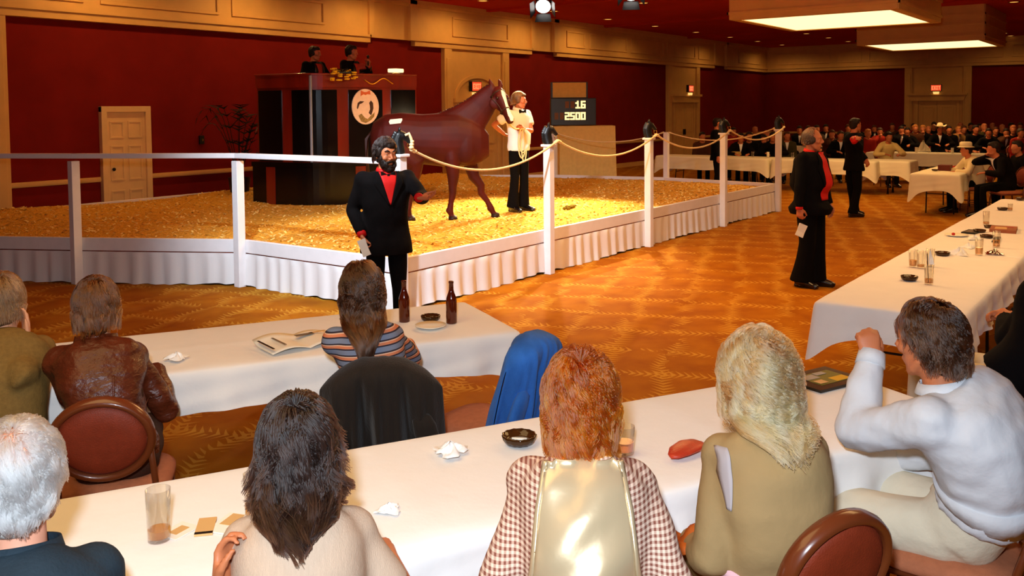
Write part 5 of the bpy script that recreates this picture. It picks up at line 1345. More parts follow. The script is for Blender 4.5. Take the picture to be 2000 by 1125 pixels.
# man pointing, farther back
q0 = wp(1668, 300, 15.75); rz = 318; fr = Fr(q0.x, q0.y, rz)
J = stand_pose(1.725); J['anL'] += V3((.12, .0, 0)); J['toL'] += V3((.12, 0, 0)); J['anR'] += V3((-.06, 0, 0)); J['toR'] += V3((-.06, 0, 0))
set_arm(J, 'R', fr.px(1665, 270, 15.25), (-.8, -1, -.7)); set_arm(J, 'L', fr.px(1704, 327, 15.6), (-1, .3, -.4))
m3 = build_person('dark haired man in black suit pointing right with a red cuff', (q0.x, q0.y, 0), D2R(rz), J, headM(8, 0), dict(R=(fr.d(RT2*1-UZ*.02-FW2*.25), fr.d(-UZ*.6+FW2*.6), dict(fold=(.05, .35, .6, .7), thumb=.3)), L=(fr.d(RT2*.3-UZ), fr.d(FW2), dict(curl=.6))), SKIN_TAN, tux2, trou, shoe_b, voxel=.009, jacket_hem=.13, wid=1.08, leg_r=(.095, .072, .07), bell=.3, folds=.004, eyes=False)
hair_cap(m3, H_DKBR[1], CAP_SHORT, .011, .004); mb = MB(); d = (J['wrR']-J['elR']).normalized(); mb.tube([J['wrR']-d*.09, J['wrR']+d*.0], [.062, .05], 14); mb.build('cuff', red_shirt, m3.t, smooth=True)
# man behind the fourth post
q0 = wp(1400, 300, 19.6); rz = 290; fr = Fr(q0.x, q0.y, rz); J = stand_pose(1.70); set_arm(J, 'R', (.05, -.28, .80), (-1, -.5, 0)); set_arm(J, 'L', (.05, .28, .80), (-1, .5, 0))
m4 = build_person('dark suited man standing half hidden behind the fourth rope post', (q0.x, q0.y, 0), D2R(rz), J, headM(10), dict(L=hang(1), R=hang(-1)), SKIN_TAN, tux2, trou, shoe_b, voxel=.011, cvox=.016, jacket_hem=.14, wid=1.1, folds=.004, eyes=False)
hair_cap(m4, H_DKBR[1], CAP_SHORT, .012, .004)
# auctioneers on the stand
for px, top, lab, rz, mic in ((619, 92, 'left auctioneer in dinner jacket looking right from the stand', 275, 0), (690, 90, 'right auctioneer in dinner jacket lifting a hand on the stand', 285, 1)):
    q0 = wp(px-2, 300, 15.35); zt = wp(px, top, 15.35).z; fr = Fr(q0.x, q0.y, rz, 1.26); J = stand_pose(zt-1.26)
    set_arm(J, 'R', (.25, -.20, 1.12), (-.4, -1, -.5)); 
    if mic: set_arm(J, 'L', fr.px(718, 128, 15.2), (-.5, 1, -.6))
    else: set_arm(J, 'L', (.28, .16, 1.10), (-.4, 1, -.5))
    a = build_person(lab, (q0.x, q0.y, 1.26), D2R(rz), J, headM(8 if mic else 14, 4), dict(L=((.5, -.2, .8 if mic else .1), (-.2, -1, 0), dict(curl=1.0, thumb=.9)), R=((.9, .3, 0), (0, .3, -1), dict(curl=.6))), SKIN_TAN, tux2, trou, shoe_b, voxel=.009, jacket_hem=.13, wid=1.08, folds=.004, eyes=False)
    shirt_v(a, 1.48, 1.12, .075, mat('pinkish dress shirt %d' % mic, rgb(170, 60, 44), .7, .2), lapel=satin_b, off=.008); bow_tie(a, satin_b, V3((.085, 0, 1.475))*J['s']+V3((.012, 0, 0)), 1.1)
    hair_cap(a, H_DKBR[1], CAP_SHORT+[((0, .068, .0), (.035, .02, .045)), ((0, -.068, .0), (.035, .02, .045))], .011, .004)
    if mic:
        g = a.gripL; mb = MB(); mb.tube([g-V3((0, 0, .06)), g+V3((-.0, 0, .07))], [.011, .013], 10); mb.ell(g+V3((0, 0, .09)), (.024, .024, .028)); o = mb.build('microphone', M['black'], None, smooth=True)
        o.location = (q0.x, q0.y, 1.26); o.rotation_euler = (0, 0, D2R(rz)); tag(o, 'black microphone in the raised hand of the right auctioneer', 'microphone')

# the horse
hq = wp(843, 300, 12.15); HZ = .455; hrz = -52; hf = Fr(hq.x, hq.y, hrz, HZ)
horse = thing('horse', 'chestnut horse with white blaze standing in the ring beside its handler', 'horse', (hq.x, hq.y, HZ), D2R(hrz))
mb = MB(); Y = V3((0, 1, 0))
secs = [(-.82, 1.08, .06, .12), (-.78, 1.10, .16, .23), (-.62, 1.12, .24, .31), (-.40, 1.13, .27, .325), (-.12, 1.09, .26, .34), (.15, 1.08, .265, .365), (.38, 1.08, .24, .365), (.55, 1.06, .215, .33), (.68, 1.03, .17, .26), (.78, 1.0, .09, .15)]
loft(mb, [((x, 0, z), Y, V3((0, 0, 1)), w, h) for x, z, w, h in secs], 24, 2.1)
mb.ell((.14, 0, 1.36), (.24, .075, .085)); mb.ell((-.45, 0, 1.30), (.24, .18, .13))
for q in (1, -1): mb.ell((-.56, q*.13, 1.05), (.24, .12, .30)); mb.ell((.46, q*.15, 1.0), (.16, .085, .24)); mb.ell((.58, q*.085, .98), (.12, .085, .15))
NK = [(.30, 0, 1.16), (.48, 0, 1.32), (.66, 0, 1.50), (.80, -.03, 1.66), (.865, -.06, 1.74)]
nsec = []
for i, (p, w, h) in enumerate(zip(NK, (.17, .125, .095, .08, .066), (.36, .27, .20, .155, .12))):
    a = V3(NK[max(0, i-1)]); b = V3(NK[min(4, i+1)]); d = (b-a).normalized(); up = Y.cross(d).normalized()*-1
    nsec.append((V3(p), Y, up, w, h))
loft(mb, nsec, 20, 2.1)
# head: poll to muzzle
PL = V3((.90, -.07, 1.74)); MZ = V3((1.075, -.345, 1.335)); hd = (MZ-PL).normalized(); hs = hd.cross(V3((0, 0, 1))).normalized(); hn = hs.cross(hd)   # hn: out of the forehead
hl = (MZ-PL).length
if hn.dot(V3((1, -1, .3))) < 0: hn = -hn
hsec = [(-.06, .05, .06, -.01), (.02, .082, .095, -.02), (.14, .092, .125, -.035), (.26, .078, .12, -.04), (.40, .058, .088, -.03), (.52, .046, .066, -.02), (.62, .045, .060, -.018), (.70, .050, .058, -.016), (.77, .045, .048, -.015), (.80, .025, .026, -.015)]
loft(mb, [(PL+hd*(t*hl/.76)+hn*o, hs, hn, w, h) for t, w, h, o in hsec], 18, 2.2)
for q in (1, -1):
    mb.ell(PL+hd*.17+hs*(q*.072)-hn*.06, (.09, .035, .085)); mb.ell(PL+hd*.14+hs*(q*.070)+hn*.045, (.03, .022, .024))      # cheek, brow
    mb.tube([PL+hs*(q*.055)-hd*.02, PL+hs*(q*.072)-hd*.075+hn*.02, PL+hs*(q*.078)-hd*.135+hn*.03, PL+hs*(q*.070)-hd*.185+hn*.035], [.024, .034, .024, .004], 10)
    mb.ell(PL+hd*(.73*hl/.76)+hs*(q*.038)+hn*.012, (.017, .017, .02))
def leg(pts, rad): mb.tube(pts, rad, 14)
FR = [.115, .085, .060, .050, .033, .030, .038, .030, .044, .047]
def fore(y, el, kn, ft, hf_): 
    el, kn, ft, hf_ = [V3((x, y, z)) for x, z in (el, kn, ft, hf_)]
    leg([V3((el.x-.04, y*.85, .98)), V3((el.x-.02, y, .82)), el.lerp(kn, .35), kn+V3((0, 0, .05)), kn-V3((0, 0, .05)), kn.lerp(ft, .6), ft, ft.lerp(hf_, .55), hf_+V3((0, 0, .04)), hf_], [.125, .11, .078, .058, .050, .038, .045, .036, .050, .058])
    mb.ell(kn, (.054, .050, .06)); mb.ell(ft+V3((-.012, 0, 0)), (.046, .043, .045))
fore(-.13, (.30, .66), (.285, .40), (.245, .13), (.285, .0)); fore(.13, (.52, .66), (.665, .385), (.80, .125), (.86, .0))
def hind(y, st, hk, ft, hf_):
    st, hk, ft, hf_ = [V3((x, y, z)) for x, z in (st, hk, ft, hf_)]
    leg([V3((-.56, y*.9, 1.08)), V3((-.50, y, .96)).lerp(st, .4), st, st.lerp(hk, .45), hk+V3((.015, 0, .05)), hk-V3((0, 0, .05)), hk.lerp(ft, .6), ft, ft.lerp(hf_, .55), hf_+V3((0, 0, .04)), hf_], [.19, .175, .135, .092, .064, .056, .042, .047, .038, .050, .058])
    mb.ell(hk+V3((-.025, 0, .02)), (.040, .036, .055)); mb.ell(ft+V3((-.012, 0, 0)), (.038, .036, .038))
hind(-.13, (-.20, .76), (-.26, .45), (-.32, .13), (-.28, .0)); hind(.13, (-.42, .76), (-.70, .46), (-.76, .13), (-.72, .0))
horse_coat = mat('chestnut coat', rgb(68, 15, 8), .55, .22, var=.3, vscale=3.2, bump=.08, bscale=200)
bodym = mb.blob(.012, 5); hb = link(bodym, 'body', horse_coat, horse); hbv = bvh_of(bodym)
# darker points, hooves, eyes, blaze
hoofm = mat('dark hoof', rgb(40, 22, 14), .5, .3)
for x, y in ((.285, -.13), (.86, .13), (-.28, -.13), (-.72, .13)): MB().tube([(x-.005, y, .055), (x, y, -.004)], [.054, .066], 14).build('hoof', hoofm, horse, smooth=True)
for q in (1, -1):
    e = MB(); e.ell(PL+hd*.16+hs*(q*.086)+hn*.035, (.016, .016, .017)); e.build('eye', EYE_D, horse, smooth=True)
white_hair = mat('white blaze hair', rgb(240, 224, 190), .7, .2)
strip(hbv, PL+hn*.0, hs, hd, -hn, [(-.016, .06), (-.030, .14), (-.018, .26), (-.022, .36), (-.034, .46), (-.028, .54)], [(.016, .06), (.030, .14), (.02, .26), (.024, .36), (.034, .46), (.028, .54)], .004, 24, 6).build('blaze', white_hair, horse, smooth=True, fix=False)
strip(hbv, V3((-.46, 0, 1.285)), V3((1, 0, 0)), V3((0, 0, 1)), V3((0, 1, -.25)).normalized(), [(-.075, .035), (-.09, .0), (-.075, -.04)], [(.085, .045), (.09, .02), (.07, -.03)], .008, 8, 8).build('hip_sticker', M['paper'], horse, smooth=True, fix=False)
num = MB(); h0 = hbv.ray_cast(V3((-.46, -1, 1.295)), V3((0, 1, -.25)).normalized())
if h0[0]:
    nn = h0[1].normalized(); uu = V3((1, 0, 0)); uu = (uu-nn*uu.dot(nn)).normalized(); ww = nn.cross(uu)
    if ww.z < 0: ww = -ww
    for i, ch in enumerate('16'): glyph(num, ch, h0[0]+nn*.010+uu*(-.035+i*.038)-ww*.028, uu, ww, nn, .028, .056, .003)
    num.build('hip_number', M['print'], horse)
strap = mat('brown halter leather', rgb(58, 32, 16), .5, .3)
def around(t, r, name='halter_strap', grow=1.06, w=.012):
    c = PL+hd*t; V = []; N = 28
    for k in range(N+1):
        a = 2*PI*k/N; dr = hs*math.cos(a)+hn*math.sin(a); h = hbv.ray_cast(c-hn*.02+dr*.5, -dr)
        V.append((h[0] if h[0] and (h[0]-c).length < r*1.45 else c+dr*r)+dr*.004)
    m_ = MB(); m_.tube(V, [(w, .004)]*len(V), 6, side=tuple(hd), caps=False); return m_.build(name, strap, horse, smooth=True)
around(.335, .09); around(.06, .09, 'crown_strap')
for q in (1, -1):
    V = []
    for k in range(9):
        c = PL+hd*(.06+.275*k/8); h = hbv.ray_cast(c-hn*.03+hs*(q*.4), -hs*q); V.append((h[0] if h[0] and (h[0]-c).length < .13 else c+hs*(q*.085))+hs*(q*.004))
    m_ = MB(); m_.tube(V, [(.004, .010)]*9, 6, side=tuple(hs)); m_.build('cheek_strap', strap, horse, smooth=True)
# mane
mane = MB(); rsn = np.random.RandomState(8)
for i in range(120):
    t = rsn.rand(); k = min(3, int(t*4)); u = t*4-k; p = V3(NK[k]).lerp(V3(NK[k+1]), u); d = (V3(NK[k+1])-V3(NK[k])).normalized(); up = -Y.cross(d).normalized()
    hgt = (.36, .27, .20, .155, .12); hh = hgt[k]*(1-u)+hgt[k+1]*u; a = p+up*(hh*.97); sd = 1
    pts = [a, a+up*.012+Y*(.03*sd), a-up*.05+Y*(.085*sd)-d*.02, a-up*(.13+.05*rsn.rand())+Y*(.105*sd)-d*(.05*rsn.rand())]
    mane.tube(pts, [.006, .007, .006, .001], 5)
mane.build('mane', mat('dark chestnut mane', rgb(60, 20, 10), .5, .3), horse, smooth=True)
tl = MB()
for i in range(60):
    a = rsn.uniform(-.05, .05); l = rsn.uniform(.55, .8); tl.tube([(-.79, a*.4, 1.22), (-.86-rsn.rand()*.03, a, 1.1), (-.88, a*1.3, .9), (-.85, a*1.5, 1.15-l)], [.010, .012, .011, .002], 5)
tl.build('tail', mat('dark tail hair', rgb(52, 18, 10), .5, .3), horse, smooth=True)

# the handler
q0 = wp(1013, 300, 12.95); fr = Fr(q0.x, q0.y, 262, .46); J = stand_pose(1.715); 
set_arm(J, 'R', fr.px(985, 262, 13.02), (-.55, -1, .15)); set_arm(J, 'L', fr.px(1024, 253, 12.72), (-.2, 1, -.45))
mh = build_person('horse handler in white shirt, black bow tie and black trousers', (q0.x, q0.y, .46), D2R(262), J, headM(28, 2), dict(R=(fr.d(RT2*.8-UZ*.3+FW2*.2), fr.d(RT2*.3+UZ*-.1+FW2*-1) if False else (.6, .8, 0), dict(curl=.5)), L=(fr.d(-RT2*.9+UZ*.2), fr.d(FW2), dict(curl=1.15, thumb=.9))), SKIN_TAN, white_sh, trou, shoe_b, voxel=.0075, sleeve='short', folds=.004, leg_r=(.088, .068, .075), bell=.3, sl_r=(.07, .06, .05, .046))
ring_collar(mh, white_sh, .062, .04); bow_tie(mh, satin_b, V3((.075, 0, 1.472))*J['s']+V3((.012, 0, 0)), 1.35)
cap = hair_cap(mh, H_MID[1], CAP_SHORT+[((.05, 0, .085), (.045, .066, .028)), ((0, .070, .01), (.042, .022, .055)), ((0, -.070, .01), (.042, .022, .055)), ((-.075, 0, -.03), (.035, .06, .05))], .010, .004)
strands(cap, H_MID[0], mh.hc, mh.R, 1500, .085, .25, .12, .2, 40, (.004, 70), 8, .0016, 5, s=J['s'], back=.8, locks=60, tight=.4)
mb = MB(); mb.ell(mh.hc+mh.R @ V3((.099, 0, -.044)), (.010, .028, .009), mh.R); link(mb.blob(.005, 1), 'moustache', H_MID[1], mh.t)
gL = Matrix.Rotation(D2R(262), 3, 'Z') @ mh.gripL+V3((q0.x, q0.y, .46)); hal = hf.M.inverted() @ (PL+hd*.44-hn*.075)+hf.o
lead = MB(); pts = [hal.lerp(gL, k/10)-UZ*(.05*math.sin(PI*k/10)) for k in range(11)]; lead.tube(pts, .011, 8); lead.ell(hal, (.03, .03, .03))
for k, (l, w) in enumerate(((.42, .05), (.34, .06), (.47, .035))):
    cpt = gL+RT2*(.03+.015*k); lead.tube([cpt+V3((0, 0, .0))+RT2*(w*math.sin(a))-UZ*(l/2*(1-math.cos(a)))-FW2*(.012*k+.03) for a in np.linspace(0, 2*PI, 22)], .0095, 7, caps=False)
tag(lead.build('lead_rope', M['rope'], None, smooth=True), 'cream lead rope coiled in the handler hand below the horse chin', 'rope')
tw = MB(); c = gL+RT2*.095-UZ*.16-FW2*.05
tw.tube([c+UZ*.14-RT2*.02, c+UZ*.08+RT2*.03, c-UZ*.05+RT2*.03, c-UZ*.13-RT2*.01], [.02, .035, .03, .015], 10); tag(tw.build('cloth_rag', M['napkin'], None, smooth=True), 'white rag hanging with the coiled lead by the handler hand', 'cloth')
# ---------------------------------------------------------------- the front audience
def headtop(px, py, z): return P(px, py, z)
def W2(f_o, rz): return Matrix.Rotation(D2R(rz), 3, 'Z')
class Seat:
    def __init__(s, root, rz, ht, sc=.97, hunch=.5, hh=.022, **kw):
        s.root = V3((root[0], root[1], 0)); s.rz = rz; s.fr = Fr(root[0], root[1], rz)
        hc = s.fr.p(V3(ht)-V3((0, 0, .118*sc+hh))); s.J = sit_pose(hc, sc, hunch, **kw)
    def loc(s): return tuple(s.root)
def ch_xy(k, f=.0):
    o = CH[k]; a = o.rotation_euler.z; return (o.location.x+f*math.cos(a), o.location.y+f*math.sin(a))
def back_of(ht, rz, d): return (ht.x-d*math.cos(D2R(rz)), ht.y-d*math.sin(D2R(rz)))
TBL = dict(curl=.7, thumb=.5)
flat = lambda q, yaw=0: ((math.cos(yaw), math.sin(yaw), -.05), (0, 0, -1), dict(curl=.35))
leather = mat('brown leather', rgb(84, 34, 16), .36, .45, var=.2, vscale=10, bump=.7, bscale=18, bdist=.02, stretch=(1, 1, 1.8))
jeans_br = mat('dark brown trousers', rgb(58, 32, 20), .8, .2, var=.2, vscale=12, bump=.2, bscale=120)
khaki = mat('khaki tweed', rgb(120, 92, 46), .85, .2, var=.12, vscale=60, bump=.3, bscale=160)
khaki2 = mat('khaki cotton', rgb(158, 130, 88), .8, .2, var=.05, vscale=8, bump=.3, bscale=16, bdist=.015)
khaki3 = mat('khaki trousers', rgb(150, 122, 72), .8, .2, var=.06, vscale=8, bump=.3, bscale=22, bdist=.012)
teal = mat('dark teal blazer', rgb(30, 44, 54), .75, .25, var=.2, vscale=8, bump=.25, bscale=130)
beige = mat('beige ribbed knit', rgb(194, 166, 142), .85, .2, var=.04, vscale=30, bump=.4, bscale=150, stretch=(1, 6, 1))
beige_tr = mat('tan skirt', rgb(170, 140, 100), .8, .2, bump=.2, bscale=60)
white_swt = mat('white sweatshirt', rgb(206, 206, 210), .85, .2, var=.02, vscale=6, bump=.45, bscale=6, bdist=.03)
cream_tr = mat('cream trousers', rgb(214, 202, 178), .8, .2, var=.04, vscale=10, bump=.4, bscale=18, bdist=.015)
satin_c = mat('cream satin', rgb(206, 182, 144), .27, 1.0, var=.03, vscale=6, bump=.1, bscale=4, bdist=.05, metal=.35)
def stripe_mat():
    m = bpy.data.materials.new('striped knit'); m.use_nodes = True; nt = m.node_tree; N = nt.nodes.new; L = nt.links.new; b = nt.nodes['Principled BSDF']
    b.inputs['Roughness'].default_value = .85; b.inputs['Specular IOR Level'].default_value = .15
    tc = N('ShaderNodeTexCoord'); sx = N('ShaderNodeSeparateXYZ'); L(tc.outputs['Object'], sx.inputs[0])
    a = N('ShaderNodeMath'); a.operation = 'MULTIPLY_ADD'; a.inputs[1].default_value = .07; L(sx.outputs[1], a.inputs[0]); L(sx.outputs[2], a.inputs[2])
    k = N('ShaderNodeMath'); k.operation = 'MULTIPLY'; k.inputs[1].default_value = 1/.046; L(a.outputs[0], k.inputs[0])
    f = N('ShaderNodeMath'); f.operation = 'FRACT'; L(k.outputs[0], f.inputs[0])
    r = N('ShaderNodeValToRGB'); r.color_ramp.interpolation = 'CONSTANT'; e = r.color_ramp.elements
    e[0].position = 0; e[0].color = (*rgb(118, 124, 142), 1); e[1].position = .42; e[1].color = (*rgb(52, 44, 52), 1)
    for p, c in ((.55, (206, 122, 84)), (.78, (226, 178, 146)), (.86, (52, 44, 52))): q = e.new(p); q.color = (*rgb(*c), 1)
    L(f.outputs[0], r.inputs[0]); L(r.outputs[0], b.inputs['Base Color']); return m
def check_mat():
    m = bpy.data.materials.new('gingham blouse'); m.use_nodes = True; nt = m.node_tree; N = nt.nodes.new; L = nt.links.new; b = nt.nodes['Principled BSDF']
    b.inputs['Roughness'].default_value = .8; b.inputs['Specular IOR Level'].default_value = .15
    tc = N('ShaderNodeTexCoord'); sx = N('ShaderNodeSeparateXYZ'); L(tc.outputs['Object'], sx.inputs[0]); outs = []
    for i in (1, 2):
        k = N('ShaderNodeMath'); k.operation = 'MULTIPLY'; k.inputs[1].default_value = 1/.0125; L(sx.outputs[i], k.inputs[0]); f = N('ShaderNodeMath'); f.operation = 'FRACT'; L(k.outputs[0], f.inputs[0])
        g = N('ShaderNodeMath'); g.operation = 'GREATER_THAN'; g.inputs[1].default_value = .5; L(f.outputs[0], g.inputs[0]); outs.append(g.outputs[0])
    s = N('ShaderNodeMath'); s.operation = 'ADD'; L(outs[0], s.inputs[0]); L(outs[1], s.inputs[1]); h = N('ShaderNodeMath'); h.operation = 'MULTIPLY'; h.inputs[1].default_value = .5; L(s.outputs[0], h.inputs[0])
    r = N('ShaderNodeValToRGB'); r.color_ramp.elements[0].color = (*rgb(228, 198, 176), 1); r.color_ramp.elements[1].color = (*rgb(132, 78, 64), 1); L(h.outputs[0], r.inputs[0]); L(r.outputs[0], b.inputs['Base Color']); return m

# man in the brown leather jacket
ht = headtop(186, 541, 1.26); S_ = Seat(ch_xy('leather', .02), 57, ht, .98, .55, shw=.140); J = S_.J
set_arm(J, 'R', (.30, -.14, .80), (-1, -.25, -.7)); set_arm(J, 'L', (.32, .10, .82), (-1, .22, -.8))
pl = build_person('man in glossy brown leather jacket leaning on the middle table', S_.loc(), D2R(57), J, headM(3, 12), dict(R=((.4, 1, .1), (0, .2, -1), TBL), L=((.3, -.7, .8), (-.3, -1, 0), TBL)), SKIN, leather, jeans_br, shoe_b, voxel=.010, wid=.88, dep=.98, folds=.010, foldf=20, eyes=False, sl_r=(.062, .060, .054, .046), ears=False)
cap = hair_cap(pl, H_BROWN[1], [((-.022, 0, .030), (.102, .088, .100)), ((.02, 0, .082), (.07, .07, .042)), ((-.055, 0, -.055), (.052, .074, .055))], .010, .004)
strands(cap, H_BROWN[0], pl.hc, pl.R, 6500, .15, .2, .13, .12, 45, (.005, 60), 11, .0013, 11, locks=170, tight=.55, s=J['s'], bodies=bodies_of(pl))
ring_collar(pl, leather, .075, .055, drop=.05)
Db = V3((1, 0, 0)); z0 = J['shL'].z
for A, B in ([(-.17, z0-.155), (-.06, z0-.17), (.06, z0-.17), (.17, z0-.155)], [(-.17, z0-.163), (-.06, z0-.178), (.06, z0-.178), (.17, z0-.163)]), ([(-.004, z0-.01), (-.004, z0-.17)], [(.004, z0-.01), (.004, z0-.17)]), ([(-.006, z0-.18), (-.05, z0-.42)], [(-.012, z0-.18), (-.058, z0-.42)]), ([(.006, z0-.18), (.05, z0-.42)], [(.012, z0-.18), (.058, z0-.42)]):
    strip(pl.bv, V3((-.2, 0, 0)), V3((0, 1, 0)), V3((0, 0, 1)), Db, A, B, .004, 20, 2).build('seam', leather, pl.t, smooth=True, fix=False, solid=.005)

# man in khaki at the left edge, hand to his cheek
ht = headtop(2, 533, 1.27); rz = 63; S_ = Seat(back_of(ht, rz, .22), rz, ht, .98, .5, shw=.140); J = S_.J
hcw = S_.J['head']; hdp = (V3(ht)).dot(FW)-V3((0, 0, CAMZ)).dot(FW); set_arm(J, 'R', S_.fr.px(50, 672, hdp-.02), (-.3, -.8, -1)); set_arm(J, 'L', (.40, .1, .80), (-.2, 1, -.3))
pk = build_person('man in khaki jacket at the left edge holding a hand to his face', S_.loc(), D2R(rz), J, headM(-6, 6), dict(R=((.25, -.05, 1), (-.3, 1, 0), dict(curl=.3, thumb=.3)), L=flat(1, -.4)), SKIN, khaki, jeans_br, shoe_b, voxel=.009, wid=.96, dep=1.0, folds=.007, sl_r=(.062, .060, .054, .046))
cap = hair_cap(pk, H_MID[1], CAP_SHORT+[((-.055, 0, -.04), (.05, .072, .05))], .010, .004)
strands(cap, H_MID[0], pk.hc, pk.R, 4500, .09, .25, .13, .15, 45, (.003, 60), 9, .0013, 12, s=J['s'])
chair(S_.root.x-.12, S_.root.y+.09, D2R(rz-12), 'oval banquet chair of the man in khaki at the left edge')

# woman in the striped sweater
ht = headtop(706, 515, 1.27); S_ = Seat(ch_xy('striped', .06), 50, ht, .93, .45, shw=.128); J = S_.J
set_arm(J, 'R', (.34, -.13, .80), (-1, -.35, -.6)); set_arm(J, 'L', (.36, .10, .80), (-1, .4, -.6))
ps = build_person('long brown haired woman in striped sweater at the middle table', S_.loc(), D2R(50), J, headM(0, 10), dict(R=flat(-1, .9), L=flat(1, -.6)), SKIN, stripe_mat(), mat('blue jeans', rgb(50, 66, 100), .85, .2, var=.15, vscale=12), shoe_b, voxel=.010, wid=.80, dep=.9, folds=.004, eyes=False, sl_r=(.056, .052, .046, .040), fem=True, ears=False)
bs = bodies_of(ps, 1, .03)
cap = hair_cap(ps, H_LONG[1], [((-.022, 0, .030), (.104, .090, .102)), ((.02, 0, .080), (.068, .072, .045)), ((-.070, 0, -.075), (.050, .086, .085)), ((-.10, 0, -.155), (.034, .085, .07))], .010, .004)
strands(cap, H_LONG[0], ps.hc, ps.R, 8000, .38, .16, .16, .12, 32, (.012, 40), 18, .0013, 13, locks=150, tight=.65, s=J['s'], bodies=bs, part=(.2, 0, 1))

# white haired man, bottom left
ht = headtop(34, 818, 1.29); rz = 55; S_ = Seat(back_of(ht, rz, .10), rz, ht, 1.0, .35, shw=.142); J = S_.J
set_arm(J, 'R', (.28, -.15, .78), (-1, -.3, -.6)); set_arm(J, 'L', (.30, .12, .80), (-1, .3, -.6))
po = build_person('white haired man in dark teal blazer at the bottom left corner', S_.loc(), D2R(rz), J, headM(-3, 0), dict(R=flat(-1, .5), L=flat(1, -.5)), mat('pink skin', rgb(216, 150, 122), .5, .35, var=.08, vscale=12), teal, jeans_br, shoe_b, voxel=.008, wid=.98, dep=1.0, folds=.006, sl_r=(.064, .062, .056, .05), hscale=1.04)
cap = hair_cap(po, H_WHITE[1], [((-.024, 0, .018), (.097, .082, .086)), ((-.03, .062, .03), (.05, .022, .05)), ((-.03, -.062, .03), (.05, .022, .05)), ((-.06, 0, -.045), (.05, .066, .05))], .010, .003)
strands(cap, H_WHITE[0], po.hc, po.R, 6500, .085, .3, .10, .12, 40, (.008, 60), 10, .0014, 14, locks=130, tight=.6, s=J['s']*1.0, region=lambda f, l, z: (z > -.66) & ~((np.abs(l) > .72) & (z < .12) & (f > -.42)) & ~((f > .30) & (z < .6)) & ~((f > .02) & (z < -.08)) & ~(((f+.35)**2+(l-.25)**2 < .035) & (z > .3) & (np.sin(f*97+l*57+z*31) > -.5)))
MBc = ring_collar(po, teal, .078, .05, drop=.055)
chair(S_.root.x-.05, S_.root.y-.05, D2R(rz), 'oval banquet chair of the white haired man at the corner')

# dark haired woman in beige
ht = headtop(580, 777, 1.26); rz = 49; S_ = Seat(back_of(ht, rz, .14), rz, ht, .93, .4, shw=.126); J = S_.J
set_arm(J, 'R', (.28, -.22, .78), (-1, -.45, -.6)); set_arm(J, 'L', S_.fr.px(432, 1150, 2.0), (-.6, .15, -1))
pd = build_person('dark haired woman in beige ribbed top with a pale strap seam', S_.loc(), D2R(rz), J, headM(-4, 6), dict(R=flat(-1, .3), L=(S_.fr.d(UZ*.9+FW2*.3), S_.fr.d(RT2*.9-FW2*.2), dict(curl=.9, thumb=.8))), SKIN_TAN, beige, beige_tr, shoe_b, voxel=.008, wid=.82, dep=.92, folds=.004, eyes=False, sleeve='short', sl_r=(.056, .055, .05, .045), ears=False, fem=True)
bs = bodies_of(pd, 1, .012)
cap = hair_cap(pd, H_BLACK[1], [((-.022, 0, .032), (.108, .100, .106)), ((.02, 0, .088), (.074, .080, .046)), ((-.060, 0, -.065), (.056, .084, .075)), ((-.08, 0, -.125), (.03, .055, .04))], .010, .005)
strands(cap, H_BLACK[0], pd.hc, pd.R, 8500, .22, .28, .18, .12, 32, (.010, 40), 18, .0013, 15, locks=120, tight=.75, hug=.95, s=J['s'], bodies=bs, flip=.02)
strip(pd.bv, V3((-.2, 0, 0)), V3((0, 1, 0)), V3((0, 0, 1)), Db, [(-.008, J['neck'].z-.08), (-.008, .66)], [(.008, J['neck'].z-.08), (.008, .66)], .004, 24, 2).build('back_seam', mat('white tape', rgb(236, 226, 214), .7, .2), pd.t, smooth=True, fix=False, solid=.003)
mb = MB(); g = J['wrL']+V3((.09, .0, .055)); mb.ell(g, (.011, .011, .007)); mb.ell(g+V3((0, 0, .006)), (.006, .006, .006)); mb.build('ring', M['chrome'], pd.t, smooth=True)
chair(S_.root.x-.04, S_.root.y-.04, D2R(rz), 'oval banquet chair of the dark haired woman in beige')

# red haired woman with the satin waistcoat
ht = headtop(1134, 692, 1.29); rz = 34; S_ = Seat(back_of(ht, rz, .2), rz, ht, .95, .25, shw=.138); J = S_.J
CH['red'].location = (S_.root.x, S_.root.y, 0); CH['red'].rotation_euler.z = D2R(40)
set_arm(J, 'R', (.17, -.23, .60), (-1, -.35, -.3)); set_arm(J, 'L', (.20, .20, .62), (-1, .35, -.3))
pr = build_person('red haired woman with a cream satin waistcoat over a gingham blouse', S_.loc(), D2R(rz), J, headM(-2, 3), dict(R=((.6, .4, -.6), (0, .8, -.4), TBL), L=((.7, -.5, -.3), (0, -.6, -.8), TBL)), SKIN, check_mat(), mat('brown skirt', rgb(96, 60, 40), .8, .2), shoe_b, voxel=.009, wid=.90, dep=.95, folds=.006, eyes=False, sl_r=(.058, .055, .050, .044), ears=False, fem=True)
bs = bodies_of(pr, 1, .03)
cap = hair_cap(pr, H_RED[1], [((-.022, 0, .030), (.106, .100, .106)), ((.02, 0, .084), (.080, .084, .048)), ((-.050, 0, -.060), (.066, .098, .072)), ((-.055, 0, -.105), (.046, .088, .042))], .010, .006)
strands(cap, H_RED[0], pr.hc, pr.R, 9500, .21, .16, .24, .15, 34, (.011, 60), 14, .0013, 16, locks=190, tight=.6, s=J['s'], bodies=[bs[2]])
zt = J['neck'].z+.012
strip(pr.bv, V3((-.25, 0, 0)), V3((0, 1, 0)), V3((0, 0, 1)), Db, [(-.092, zt+.02), (-.112, zt-.08), (-.124, zt-.20), (-.145, zt-.33), (-.165, zt-.45)], [(.092, zt+.02), (.112, zt-.08), (.124, zt-.20), (.145, zt-.33), (.165, zt-.45)], .012, 40, 24).build('waistcoat_back', satin_c, pr.t, smooth=True, fix=False, solid=.006)
